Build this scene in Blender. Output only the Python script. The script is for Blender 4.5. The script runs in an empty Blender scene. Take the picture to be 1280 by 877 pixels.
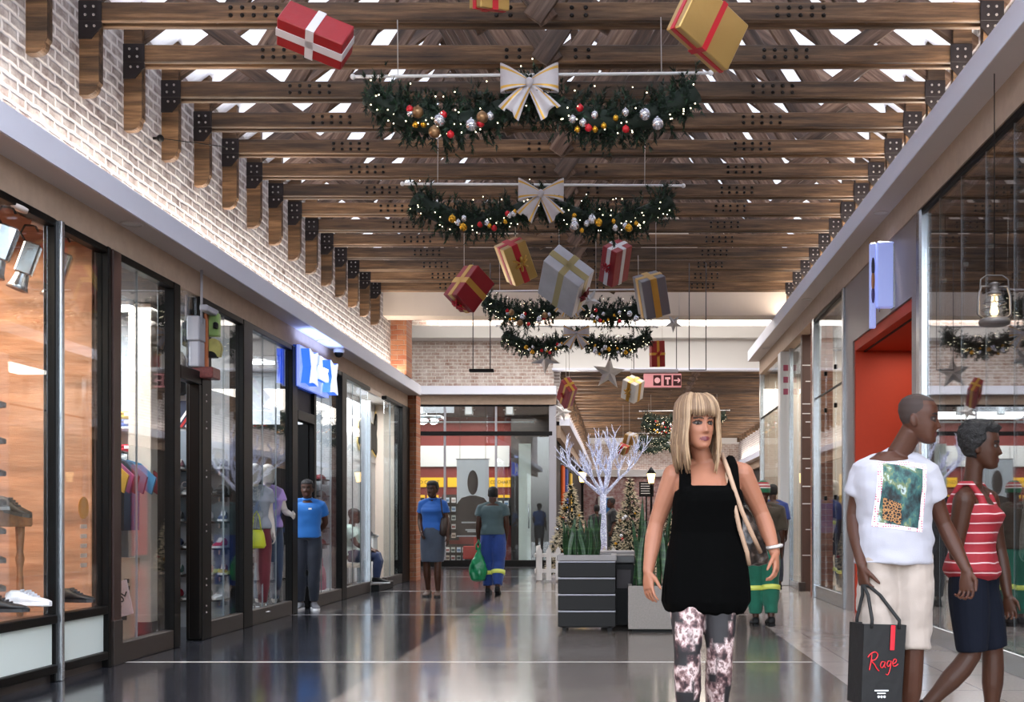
import bpy, math, random
from mathutils import Vector, Matrix, Euler, noise as mnoise
R = math.radians
PI = math.pi
rnd = random.Random(7)
SC = bpy.context.scene
COL = SC.collection
F = 1400.0                       # focal length in pixels of a 1280 wide frame
CX, CY, HC = 774.0, 650.0, 1.1   # vanishing point and eye height

def at(px, py, Y):
    return Vector(((px - CX) / F * Y, Y, HC + (CY - py) / F * Y))
def ax(px, Y):
    return (px - CX) / F * Y
def az(py, Y):
    return HC + (CY - py) / F * Y

# ------------------------------------------------------------------ mesh builder
class MB:
    def __init__(s):
        s.v = []; s.f = []; s.mi = []; s.sm = []
    def add(s, vs, fs, m=0, smooth=False, M=None):
        b = len(s.v)
        if M is not None:
            vs = [M @ Vector(p) for p in vs]
        s.v.extend([tuple(p) for p in vs])
        for f in fs:
            s.f.append(tuple(b + i for i in f)); s.mi.append(m); s.sm.append(smooth)
        return s
    def box(s, lo, hi, m=0, M=None, bev=0.0):
        x0, y0, z0 = lo; x1, y1, z1 = hi
        if bev <= 0:
            vs = [(x0,y0,z0),(x1,y0,z0),(x1,y1,z0),(x0,y1,z0),(x0,y0,z1),(x1,y0,z1),(x1,y1,z1),(x0,y1,z1)]
            fs = [(0,3,2,1),(4,5,6,7),(0,1,5,4),(1,2,6,5),(2,3,7,6),(3,0,4,7)]
            return s.add(vs, fs, m, False, M)
        b = min(bev, (x1-x0)/2.01, (y1-y0)/2.01, (z1-z0)/2.01)
        vs = []; idx = {}
        for ix, X in enumerate((x0, x1)):
            for iy, Y in enumerate((y0, y1)):
                for iz, Z in enumerate((z0, z1)):
                    sx, sy, sz = (1-2*ix), (1-2*iy), (1-2*iz)
                    idx[ix,iy,iz,0] = len(vs); vs.append((X, Y+sy*b, Z+sz*b))
                    idx[ix,iy,iz,1] = len(vs); vs.append((X+sx*b, Y, Z+sz*b))
                    idx[ix,iy,iz,2] = len(vs); vs.append((X+sx*b, Y+sy*b, Z))
        fs = []
        for a in range(3):
            o1, o2 = [(1,2),(0,2),(0,1)][a]
            for sd in (0,1):
                q = []
                for (p, r) in ((0,0),(1,0),(1,1),(0,1)):
                    k = [0,0,0]; k[a] = sd; k[o1] = p; k[o2] = r
                    q.append(idx[k[0],k[1],k[2],a])
                flip = (sd == 0) ^ (a == 1)
                fs.append(tuple(q[::-1]) if flip else tuple(q))
        for a in range(3):               # edges along axis a
            o1, o2 = [(1,2),(0,2),(0,1)][a]
            for p in (0,1):
                for r in (0,1):
                    k0 = [0,0,0]; k1 = [0,0,0]
                    k0[a] = 0; k1[a] = 1
                    for k in (k0,k1): k[o1] = p; k[o2] = r
                    fs.append((idx[(*k0,o1)], idx[(*k1,o1)], idx[(*k1,o2)], idx[(*k0,o2)]))
        for ix in (0,1):
            for iy in (0,1):
                for iz in (0,1):
                    fs.append((idx[ix,iy,iz,0], idx[ix,iy,iz,1], idx[ix,iy,iz,2]))
        return s.add(vs, fs, m, False, M)
    def cyl(s, p0, p1, r0, r1=None, n=10, m=0, caps=True, smooth=True):
        r1 = r0 if r1 is None else r1
        p0 = Vector(p0); p1 = Vector(p1); d = (p1 - p0)
        if d.length < 1e-9: return s
        q = d.normalized().to_track_quat('Z', 'Y').to_matrix()
        vs = []
        for P, r in ((p0, r0), (p1, r1)):
            for i in range(n):
                a = 2*PI*i/n
                vs.append(P + q @ Vector((r*math.cos(a), r*math.sin(a), 0)))
        fs = [(i, (i+1) % n, n + (i+1) % n, n + i) for i in range(n)]
        s.add(vs, fs, m, smooth)
        if caps:
            b = len(s.v) - 2*n
            s.f.append(tuple(b + i for i in range(n-1, -1, -1))); s.mi.append(m); s.sm.append(False)
            s.f.append(tuple(b + n + i for i in range(n))); s.mi.append(m); s.sm.append(False)
        return s
    def tube(s, pts, r, n=8, m=0, closed=False):
        pts = [Vector(p) for p in pts]; N = len(pts)
        rs = r if isinstance(r, (list, tuple)) else [r]*N
        up = Vector((0,0,1)); vs = []; prev = None
        for i, p in enumerate(pts):
            if closed: t = pts[(i+1) % N] - pts[i-1]
            else: t = pts[min(i+1, N-1)] - pts[max(i-1, 0)]
            t.normalize()
            if prev is None:
                a = up if abs(t.dot(up)) < .9 else Vector((1,0,0))
                x = t.cross(a).normalized()
            else:
                x = (prev - t*prev.dot(t))
                x = x.normalized() if x.length > 1e-6 else t.orthogonal().normalized()
            prev = x; y = t.cross(x)
            for k in range(n):
                a = 2*PI*k/n
                vs.append(p + (x*math.cos(a) + y*math.sin(a))*rs[i])
        fs = []
        for i in range(N if closed else N-1):
            j = (i+1) % N
            for k in range(n):
                fs.append((i*n+k, i*n+(k+1) % n, j*n+(k+1) % n, j*n+k))
        if not closed:
            fs.append(tuple(range(n-1, -1, -1))); fs.append(tuple((N-1)*n+k for k in range(n)))
        return s.add(vs, fs, m, True)
    def rings(s, rings, m=0, cap0=True, cap1=True, smooth=True):
        n = len(rings[0]); vs = [p for r in rings for p in r]; fs = []
        for i in range(len(rings)-1):
            for k in range(n):
                fs.append((i*n+k, i*n+(k+1) % n, (i+1)*n+(k+1) % n, (i+1)*n+k))
        if cap0: fs.append(tuple(range(n-1, -1, -1)))
        if cap1: fs.append(tuple((len(rings)-1)*n+k for k in range(n)))
        return s.add(vs, fs, m, smooth)
    def lathe(s, prof, c=(0,0,0), n=16, m=0, cap=True):
        c = Vector(c)
        return s.rings([[c + Vector((r*math.cos(2*PI*k/n), r*math.sin(2*PI*k/n), z)) for k in range(n)] for r, z in prof], m, cap, cap)
    def ell(s, c, rad, m=0, nu=14, nv=9, M=None):
        c = Vector(c); rx, ry, rz = rad if isinstance(rad, (tuple, list)) else (rad,)*3
        vs = [c + Vector((0,0,-rz))]
        for j in range(1, nv):
            t = -PI/2 + PI*j/nv
            for k in range(nu):
                a = 2*PI*k/nu
                vs.append(c + Vector((rx*math.cos(t)*math.cos(a), ry*math.cos(t)*math.sin(a), rz*math.sin(t))))
        vs.append(c + Vector((0,0,rz))); last = len(vs)-1
        fs = [(0, 1+(k+1) % nu, 1+k) for k in range(nu)]
        for j in range(nv-2):
            for k in range(nu):
                fs.append((1+j*nu+k, 1+j*nu+(k+1) % nu, 1+(j+1)*nu+(k+1) % nu, 1+(j+1)*nu+k))
        fs += [(1+(nv-2)*nu+k, 1+(nv-2)*nu+(k+1) % nu, last) for k in range(nu)]
        return s.add(vs, fs, m, True, M)
    def prism(s, poly, d, m=0, M=None, smooth=False):
        """polygon in the local XZ plane, extruded from y=0 to y=d"""
        n = len(poly)
        vs = [(x, 0, z) for x, z in poly] + [(x, d, z) for x, z in poly]
        fs = [tuple(range(n)), tuple(range(2*n-1, n-1, -1))]
        fs += [(i, n+i, n+(i+1) % n, (i+1) % n) for i in range(n)]
        return s.add(vs, fs, m, smooth, M)
    def grid(s, fn, nu, nv, m=0, smooth=True, closed_u=False):
        vs = [fn(i/nu, j/nv) for j in range(nv+1) for i in range(nu+1)]
        fs = [(j*(nu+1)+i, j*(nu+1)+i+1, (j+1)*(nu+1)+i+1, (j+1)*(nu+1)+i) for j in range(nv) for i in range(nu)]
        return s.add(vs, fs, m, smooth)
    def mesh(s, name, mats):
        me = bpy.data.meshes.new(name)
        me.from_pydata(s.v, [], s.f)
        for mt in (mats if isinstance(mats, (list, tuple)) else [mats]):
            me.materials.append(mt)
        me.polygons.foreach_set('material_index', s.mi)
        me.polygons.foreach_set('use_smooth', s.sm)
        me.update()
        return me
    def build(s, name, mats, parent=None, loc=None, rot=None):
        o = bpy.data.objects.new(name, s.mesh(name, mats))
        COL.objects.link(o)
        if parent is not None: o.parent = parent
        if loc is not None: o.location = loc
        if rot is not None: o.rotation_euler = rot
        return o

def link(o, parent=None):
    COL.objects.link(o)
    if parent is not None: o.parent = parent
    return o
def tag(o, label=None, cat=None, group=None, kind=None):
    if label: o['label'] = label
    if cat: o['category'] = cat
    if group: o['group'] = group
    if kind: o['kind'] = kind
    return o
def thing(name, label, cat, loc=(0,0,0), rot=(0,0,0), group=None):
    o = bpy.data.objects.new(name, None)
    o.empty_display_size = .05
    COL.objects.link(o); o.location = loc; o.rotation_euler = rot
    return tag(o, label, cat, group)
def struct(name, mb, mats, parent=None):
    o = mb.build(name, mats, parent)
    o['kind'] = 'structure'
    return o
def kids(o):
    return [c for c in ALLKIDS(o)]
def ALLKIDS(o):
    return [c for c in COL.objects if c.parent == o]
class Proto:
    """remembers a thing with its parts so that it can be copied quickly"""
    def __init__(s, root):
        s.root = root; ch = {}
        for c in COL.objects:
            if c.parent: ch.setdefault(c.parent, []).append(c)
        s.tree = [(c, ch.get(c, [])) for c in ch.get(root, [])]
        s.used = False
    def place(s, loc, rot=None, label=None, group=None, scale=None):
        if not s.used:
            s.used = True; r = s.root
        else:
            r = s.root.copy(); COL.objects.link(r)
            for c, gs in s.tree:
                d = c.copy(); COL.objects.link(d); d.parent = r
                for g in gs:
                    e = g.copy(); COL.objects.link(e); e.parent = d
        r.location = loc
        if rot is not None: r.rotation_euler = rot
        if label: r['label'] = label
        if group: r['group'] = group
        if scale is not None: r.scale = (scale,)*3 if not isinstance(scale, tuple) else scale
        return r

# ------------------------------------------------------------------ materials
def rgb(h):
    h = h.lstrip('#'); c = [int(h[i:i+2], 16)/255 for i in (0,2,4)]
    return tuple((x/12.92 if x <= .04045 else ((x+.055)/1.055)**2.4) for x in c) + (1,)
class NT:
    def __init__(s, m):
        s.t = m.node_tree; s.t.nodes.clear()
        s.out = s.t.nodes.new('ShaderNodeOutputMaterial')
    def n(s, typ, **kw):
        nd = s.t.nodes.new('ShaderNode' + typ)
        for k, v in kw.items():
            if k in nd.inputs.keys(): nd.inputs[k].default_value = v
            else: setattr(nd, k, v)
        return nd
    def l(s, a, b): s.t.links.new(a, b)
    def math(s, op, a, b=None, c=None):
        nd = s.t.nodes.new('ShaderNodeMath'); nd.operation = op
        for i, x in enumerate((a, b, c)):
            if x is None: continue
            if isinstance(x, (int, float)): nd.inputs[i].default_value = x
            else: s.l(x, nd.inputs[i])
        return nd.outputs[0]
    def mix(s, fac, a, b, blend='MIX'):
        nd = s.t.nodes.new('ShaderNodeMix'); nd.data_type = 'RGBA'; nd.blend_type = blend
        for i, x in ((0, fac), (6, a), (7, b)):
            if isinstance(x, (int, float, tuple)): nd.inputs[i].default_value = x
            else: s.l(x, nd.inputs[i])
        return nd.outputs[2]
    def ramp(s, fac, stops, interp='LINEAR'):
        nd = s.t.nodes.new('ShaderNodeValToRGB'); cr = nd.color_ramp; cr.interpolation = interp
        while len(cr.elements) > 1: cr.elements.remove(cr.elements[0])
        for i, (p, c) in enumerate(stops):
            e = cr.elements[0] if i == 0 else cr.elements.new(p)
            e.position = p; e.color = c
        s.l(fac, nd.inputs[0])
        return nd.outputs[0]
    def coord(s, kind='Object', scale=(1,1,1), loc=(0,0,0), rot=(0,0,0)):
        tc = s.n('TexCoord'); mp = s.n('Mapping')
        mp.inputs['Scale'].default_value = scale; mp.inputs['Location'].default_value = loc; mp.inputs['Rotation'].default_value = rot
        s.l(tc.outputs[kind], mp.inputs[0])
        return mp.outputs[0]
    def xyz(s, vec):
        nd = s.n('SeparateXYZ'); s.l(vec, nd.inputs[0]); return nd.outputs
    def comb(s, x, y, z=0.0):
        nd = s.n('CombineXYZ')
        for i, q in enumerate((x, y, z)):
            if isinstance(q, (int, float)): nd.inputs[i].default_value = q
            else: s.l(q, nd.inputs[i])
        return nd.outputs[0]
    def noise(s, vec, scale=5, detail=4, rough=.5, out=0):
        nd = s.n('TexNoise'); nd.inputs['Scale'].default_value = scale; nd.inputs['Detail'].default_value = detail; nd.inputs['Roughness'].default_value = rough
        s.l(vec, nd.inputs['Vector']); return nd.outputs[out]
    def bump(s, h, strength=.3, dist=.01):
        nd = s.n('Bump', Strength=strength, Distance=dist); s.l(h, nd.inputs['Height']); return nd.outputs[0]
    def bsdf(s, col=None, rough=.5, metal=0, normal=None, **kw):
        b = s.t.nodes.new('ShaderNodeBsdfPrincipled')
        for k, x in (('Base Color', col), ('Roughness', rough), ('Metallic', metal), ('Normal', normal)) + tuple(kw.items()):
            if x is None: continue
            if isinstance(x, (int, float, tuple)): b.inputs[k].default_value = x
            else: s.l(x, b.inputs[k])
        s.l(b.outputs[0], s.out.inputs[0])
        return b
MATS = {}
def newmat(name):
    m = bpy.data.materials.new(name); m.use_nodes = True; MATS[name] = m
    return m, NT(m)
def mat(name, hexcol, rough=.5, metal=0, var=0.0, vscale=6.0, bump=0.0, bscale=40.0, emit=None, estr=0, sheen=0, spec=None, coat=0):
    if name in MATS: return MATS[name]
    m, t = newmat(name); c = rgb(hexcol) if isinstance(hexcol, str) else hexcol
    col = c; vec = t.coord('Object') if (var or bump) else None
    if var:
        f = t.noise(vec, vscale, 5, .6)
        col = t.mix(f, tuple(x*(1-var) for x in c[:3]) + (1,), tuple(min(1, x*(1+var)) for x in c[:3]) + (1,))
    nrm = t.bump(t.noise(vec, bscale, 3), bump, .01) if bump else None
    kw = {}
    if emit: kw['Emission Color'] = rgb(emit); kw['Emission Strength'] = estr
    if sheen: kw['Sheen Weight'] = sheen
    if spec is not None: kw['Specular IOR Level'] = spec
    if coat: kw['Coat Weight'] = coat
    t.bsdf(col, rough, metal, nrm, **kw)
    return m
# ------------------------------------------------------------------ materials of the place
def brick_mat(name, axes, c1, c2, mortar, wash, msize=.016, bw=.23, rh=.082, washcol=(.80,.76,.73,1)):
    m, t = newmat(name)
    o = t.xyz(t.coord('Object'))
    v = t.comb(o[axes[0]], o[axes[1]])
    b = t.n('TexBrick', **{'Scale': 1.0, 'Mortar Size': msize, 'Mortar Smooth': .8, 'Bias': 0.0, 'Brick Width': bw, 'Row Height': rh})
    b.inputs['Color1'].default_value = c1; b.inputs['Color2'].default_value = c2; b.inputs['Mortar'].default_value = mortar
    dv = t.n('VectorMath', operation='ADD'); t.l(v, dv.inputs[0])
    nz = t.n('TexNoise', Scale=9.0, Detail=3.0); t.l(v, nz.inputs['Vector'])
    sc = t.n('VectorMath', operation='SCALE'); sc.inputs['Scale'].default_value = .03; t.l(nz.outputs['Color'], sc.inputs[0]); t.l(sc.outputs[0], dv.inputs[1])
    t.l(dv.outputs[0], b.inputs['Vector'])
    f = t.noise(v, 5, 6, .7)
    w = t.ramp(f, [(.5-wash*.5, (0,0,0,1)), (.95-wash*.35, (1,1,1,1))])
    f2 = t.noise(v, 40, 3, .7)
    col = t.mix(t.math('MULTIPLY', f2, .35), b.outputs['Color'], (.05,.03,.025,1))
    col = t.mix(w, col, washcol)
    h = t.math('ADD', t.math('MULTIPLY', b.outputs['Fac'], -1.0), t.math('MULTIPLY', f2, .5))
    t.bsdf(col, .85, 0, t.bump(h, .6, .012))
    return m
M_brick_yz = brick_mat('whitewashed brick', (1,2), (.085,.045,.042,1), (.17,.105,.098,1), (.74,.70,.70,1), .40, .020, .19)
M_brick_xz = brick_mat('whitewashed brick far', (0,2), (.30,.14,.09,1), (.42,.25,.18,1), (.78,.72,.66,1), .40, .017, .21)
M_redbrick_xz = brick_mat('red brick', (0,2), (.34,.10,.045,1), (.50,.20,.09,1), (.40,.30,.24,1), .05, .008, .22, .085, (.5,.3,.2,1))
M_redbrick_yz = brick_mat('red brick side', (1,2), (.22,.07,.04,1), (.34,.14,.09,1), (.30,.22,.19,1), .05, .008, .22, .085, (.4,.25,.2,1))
M_pinkbrick = brick_mat('pink brick far end', (0,2), (.34,.15,.15,1), (.42,.2,.2,1), (.5,.34,.33,1), .15, .01)

def wood_mat(name, ca, cb, cc, rough=.6, stretch=.9):
    m, t = newmat(name)
    v = t.coord('Object', (stretch, 14, 14))
    oi = t.n('ObjectInfo'); r = oi.outputs['Random']
    ad = t.n('VectorMath', operation='ADD'); t.l(v, ad.inputs[0])
    t.l(t.comb(t.math('MULTIPLY', r, 31.0), t.math('MULTIPLY', r, 17.0), t.math('MULTIPLY', r, 53.0)), ad.inputs[1])
    f = t.noise(ad.outputs[0], 1.6, 7, .68)
    f2 = t.noise(ad.outputs[0], .5, 3, .5)
    col = t.ramp(f, [(.28, ca), (.5, cb), (.72, cc)])
    col = t.mix(t.math('MULTIPLY', t.math('SUBTRACT', .66, f2), 1.9), col, tuple(x*.18 for x in ca[:3]) + (1,))
    hs = t.n('HueSaturation'); t.l(col, hs.inputs['Color']); t.l(t.math('ADD', .62, t.math('MULTIPLY', r, .65)), hs.inputs['Value'])
    t.bsdf(hs.outputs[0], rough, 0, t.bump(f, .7, .012))
    return m
M_beam = wood_mat('old beam timber', (.020,.010,.005,1), (.150,.078,.034,1), (.36,.205,.10,1))
M_web = wood_mat('grey web timber', (.040,.021,.013,1), (.16,.090,.056,1), (.36,.235,.165,1))
M_shopwood = wood_mat('orange display wood', (.50,.22,.11,1), (.62,.30,.16,1), (.72,.40,.24,1), .45, 2.0)
M_tablewood = wood_mat('dark red table wood', (.34,.10,.035,1), (.50,.18,.06,1), (.62,.27,.10,1), .35)
M_lining, t_ = newmat('white roof lining')
d_ = t_.n('BsdfDiffuse'); d_.inputs[0].default_value = (.82,.82,.83,1)
tr_ = t_.n('BsdfTranslucent'); tr_.inputs[0].default_value = (.85,.88,.95,1)
wv_ = t_.n('TexWave', wave_type='BANDS', bands_direction='Y'); wv_.inputs['Scale'].default_value = 5.0
t_.l(t_.coord('Object'), wv_.inputs['Vector'])
nb_ = t_.bump(wv_.outputs['Fac'], .8, .02); t_.l(nb_, d_.inputs['Normal'])
mx_ = t_.n('MixShader'); mx_.inputs[0].default_value = .45
t_.l(d_.outputs[0], mx_.inputs[1]); t_.l(tr_.outputs[0], mx_.inputs[2]); t_.l(mx_.outputs[0], t_.out.inputs[0])

# polished tiles: dark on the left, warm grey lane, brown grey lane, pale on the right
M_floor, t_ = newmat('polished floor tiles')
co_ = t_.coord('Object'); o_ = t_.xyz(co_)
b_ = t_.n('TexBrick', **{'Scale': 1.0, 'Mortar Size': .0035, 'Mortar Smooth': .1, 'Bias': 0.0, 'Brick Width': .57, 'Row Height': .725})
b_.offset = 0.0
b_.inputs['Color1'].default_value = (.9,.9,.9,1); b_.inputs['Color2'].default_value = (1,1,1,1); b_.inputs['Mortar'].default_value = (.35,.33,.32,1)
t_.l(t_.coord('Object', loc=(-.64, .0, 0)), b_.inputs['Vector'])
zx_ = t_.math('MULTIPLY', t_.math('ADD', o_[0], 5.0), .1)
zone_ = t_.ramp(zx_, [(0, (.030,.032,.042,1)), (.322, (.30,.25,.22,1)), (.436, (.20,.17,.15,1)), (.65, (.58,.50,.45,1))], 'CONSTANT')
nf_ = t_.noise(co_, 1.3, 5, .6); ns_ = t_.noise(co_, 60, 3, .6)
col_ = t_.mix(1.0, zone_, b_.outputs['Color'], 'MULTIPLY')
col_ = t_.mix(t_.math('MULTIPLY', ns_, .35), col_, (.03,.03,.03,1))
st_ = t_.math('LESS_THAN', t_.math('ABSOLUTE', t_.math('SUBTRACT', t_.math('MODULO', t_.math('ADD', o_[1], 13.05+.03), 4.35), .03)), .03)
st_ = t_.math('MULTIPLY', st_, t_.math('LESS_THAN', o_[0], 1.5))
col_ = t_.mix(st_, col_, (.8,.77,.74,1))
rr_ = t_.math('ADD', .05, t_.math('MULTIPLY', nf_, .17))
t_.bsdf(col_, rr_, 0, t_.bump(t_.math('ADD', nf_, t_.math('MULTIPLY', b_.outputs['Fac'], -.15)), .03, .02), **{'Specular IOR Level': 1.0})

def glass_mat(name, refl, tint=(.93,.96,.96,1), edge=.55):
    m, t = newmat(name)
    tr = t.n('BsdfTransparent'); tr.inputs[0].default_value = tint
    gl = t.n('BsdfGlossy'); gl.inputs['Roughness'].default_value = .015; gl.inputs['Color'].default_value = (.95,.96,1,1)
    lw = t.n('LayerWeight'); lw.inputs['Blend'].default_value = .35
    f = t.math('ADD', refl, t.math('MULTIPLY', lw.outputs['Facing'], edge)); f = t.math('MINIMUM', f, .92)
    mx = t.n('MixShader'); t.l(f, mx.inputs[0]); t.l(tr.outputs[0], mx.inputs[1]); t.l(gl.outputs[0], mx.inputs[2])
    t.l(mx.outputs[0], t.out.inputs[0])
    return m
M_glass = glass_mat('shop glass', .08, edge=.22)
M_glass_clear = glass_mat('clear shop glass', .06, edge=.14)
M_glass_mirror = glass_mat('reflective shop glass', .30, edge=.30)
M_white = mat('white plaster', '#dcdad8', .75)
M_cream = mat('cream plaster', '#d8c9ba', .8, var=.04)
M_fascia = mat('pale grey ledge paint', '#e4e7f6', .5)
M_soffit = mat('grey soffit paint', '#cfc7c4', .7)
M_header = mat('taupe plaster header', '#b09a88', .8, var=.18, vscale=9, bump=.15)
M_bronze = mat('dark bronze frame', '#050404', .42, 0, spec=.14)
M_bronze2 = mat('bronze kick rail', '#3b3330', .4, .5, var=.1)
M_chrome = mat('brushed steel', '#b9bec4', .25, .9)
M_steel = mat('black steel bracket', '#2a2527', .5, .4)
M_bolt = mat('grey bolt head', '#b5b0ae', .4, .7)
M_boltd = mat('dark bolt head', '#1a1513', .5, .5)
M_frost = mat('frosted glass panel', '#e6efe9', .3, coat=.4)
M_black = mat('matt black', '#070708', .55, spec=.25)
M_white_gl = mat('white gloss', '#efeff0', .3)
M_dark = mat('dark interior paint', '#2b2624', .7, var=.2)
M_slat = mat('pale slat wall', '#b8bcc2', .6)
M_red = mat('red paint', '#b01c1a', .5)
M_yellow = mat('yellow sign face', '#f0b81a', .5, emit='#f0b81a', estr=.25)
M_lamp = mat('lamp glow', '#ffffff', .5, emit='#fff1dc', estr=14)
M_lamp_soft = mat('lamp glow soft', '#ffffff', .5, emit='#ffffff', estr=5)
# ------------------------------------------------------------------ camera, world
cam = bpy.data.objects.new('camera', bpy.data.cameras.new('camera'))
COL.objects.link(cam); SC.camera = cam
cam.location = (0, 0, HC); cam.rotation_euler = (R(90), 0, 0)
cam.data.sensor_width = 36; cam.data.lens = F/1280*36
cam.data.shift_x = (640 - CX)/1280; cam.data.shift_y = (CY - 438.5)/1280
cam.data.clip_end = 200
SC.view_settings.view_transform = 'Standard'; SC.view_settings.look = 'None'
SC.view_settings.exposure = 0.32; SC.view_settings.gamma = 1
try: SC.view_settings.use_curve_mapping = False
except Exception: pass
SC.cycles.use_denoising = True
SC.cycles.max_bounces = 8; SC.cycles.diffuse_bounces = 3; SC.cycles.glossy_bounces = 4; SC.cycles.transparent_max_bounces = 12
SC.cycles.sample_clamp_indirect = 4
SC.cycles.caustics_reflective = False; SC.cycles.caustics_refractive = False
wd = bpy.data.worlds.new('daylight'); SC.world = wd; wd.use_nodes = True
bg = wd.node_tree.nodes['Background']
sky = wd.node_tree.nodes.new('ShaderNodeTexSky'); sky.sky_type = 'HOSEK_WILKIE' if False else 'NISHITA'
sky.sun_disc = False; sky.sun_elevation = R(50); sky.air_density = 1.0; sky.dust_density = 4.0
hs_ = wd.node_tree.nodes.new('ShaderNodeHueSaturation'); hs_.inputs['Saturation'].default_value = .35
wd.node_tree.links.new(sky.outputs[0], hs_.inputs['Color']); wd.node_tree.links.new(hs_.outputs[0], bg.inputs[0])
bg.inputs[1].default_value = 1.4

XL, XR = -3.87, 2.82
ZL, ZR = 3.38, 4.26           # undersides of the two ledges
# ------------------------------------------------------------------ floor, walls
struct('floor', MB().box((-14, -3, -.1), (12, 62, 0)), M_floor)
struct('wall_left', MB().box((XL-.25, 1, 3.2), (XL, 19.0, 5.35)), M_brick_yz)
struct('wall_right', MB().box((XR, 1, 4.0), (XR+.25, 19.0, 5.35)), M_brick_yz)
# ledges with their soffits, and the taupe headers over the shop fronts
def ledge(name, xw, xo, z0, z1, y0, y1):
    lo, hi = min(xw, xo), max(xw, xo)
    mb = MB().box((lo, y0, z0), (hi, y1, z1-.03), 0)
    s = 1 if xo > xw else -1
    mb.box((min(xo, xo-s*.04), y0, z1-.03), (max(xo, xo-s*.04), y1, z1), 0)     # small upstand that hides the light strip
    mb.box((lo+.005, y0+.005, z0-.004), (hi-.012, y1-.005, z0), 1)
    return struct(name, mb, [M_fascia, M_soffit])
ledge('trim_1', XL, XL+.25, ZL, ZL+.18, 1, 20.45)
ledge('trim_2', XR, XR-.26, ZR, ZR+.20, 1, 22.3)
struct('trim_3', MB().box((XL-.12, 1, 3.15), (XL+.02, 20.4, ZL)), M_header)
struct('trim_4', MB().box((XR-.04, 1, 3.98), (XR+.12, 22.2, ZR)), M_header)
for i, (x, z, ys) in enumerate(((XL+.125, ZL-.006, (8.6, 14.2, 17.2)), (XR-.13, ZR-.006, (6.9, 11.5, 16.0, 20.5)))):
    for y in ys:
        d = thing('downlight', 'round recessed downlight in the %s shop ledge soffit' % ('left', 'right')[i], 'light', (x, y, z), group='downlights in the %s soffit' % ('left', 'right')[i])
        mb = MB(); mb.lathe([(.085, 0), (.085, -.006), (.07, -.008), (.07, -.001)], n=20, cap=False); mb.build('trim_ring', M_soffit, d)
        MB().lathe([(.001, .001), (.07, .001)], n=20, cap=False).build('lens', M_white, d)

# end of the timber hall: white cross bulkhead, brick pier, corner column
struct('trim_5', MB().box((-5.2, 18.35, 4.45), (4.6, 18.75, 8.2)), M_cream)
struct('wall_pier', MB().box((XL, 18.95, 3.56), (XL+.27, 19.45, 6.0)), M_redbrick_xz)
struct('wall_column', MB().box((-3.97, 20.42, 0), (-3.70, 20.85, 3.38)), M_redbrick_xz)
# cross hall: ceiling with a cove and its side walls
struct('ceiling', MB().box((-12, 18.75, 5.96), (11, 27.3, 6.1)), M_white)
struct('trim_6', MB().box((-5.1, 26.5, 5.42), (4.6, 27.0, 5.70)), M_white)
struct('wall_cross_left', MB().box((-12.2, 19, 0), (-12, 27.3, 6)), M_cream)
struct('wall_cross_right', MB().box((11, 19, 0), (11.2, 27.3, 6)), M_cream)
# far wall above the music shop, its ledge, and the white bulkhead above the far hall
YF = 27.0
struct('wall_far', MB().box((-12, YF, 4.1), (-1.58, YF+.2, 5.96)), M_brick_xz)
struct('trim_7', MB().box((-12, YF-.35, 4.10), (-1.50, YF+.02, 4.30)), M_fascia)
struct('trim_8', MB().box((-12, YF-.1, 3.88), (-1.52, YF+.1, 4.10)), M_header)
struct('trim_9', MB().box((-1.58, YF-.25, 4.73), (7.5, YF, 5.96)), M_white)
struct('trim_10', MB().box((-1.60, YF-.30, 4.68), (7.5, YF-.02, 4.73)), M_fascia)
struct('wall_far_right', MB().box((5.6, YF, 0), (11, YF+.2, 4.75)), M_cream)

# ------------------------------------------------------------------ timber trusses
def member_mesh(L, w, d, gap=0):
    mb = MB()
    if gap:
        for s in (-1, 1):
            c = s*(gap/2 + w/2)
            mb.box((0, c-w/2, -d/2), (L, c+w/2, d/2), bev=.006)
    else:
        mb.box((0, -w/2, -d/2), (L, w/2, d/2), bev=.005)
    return mb
def member(name, p0, p1, w, d, m, parent, gap=0):
    p0 = Vector(p0); p1 = Vector(p1); v = p1 - p0
    o = member_mesh(v.length, w, d, gap).build(name, m, parent, p0)
    o.rotation_euler = (0, -math.atan2(v.z, v.x), 0)
    return o
HS, SL = 3.31, .75             # half span, roof slope
_b = MB(); _b.cyl((0,0,0), (0,-.009,0), .0105, .007, 8); BOLT_L = _b.mesh('bolt', [M_bolt])
_b = MB(); _b.cyl((0,0,0), (0,-.011,0), .017, .011, 8); BOLT_D = _b.mesh('bolt', [M_boltd])
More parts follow.
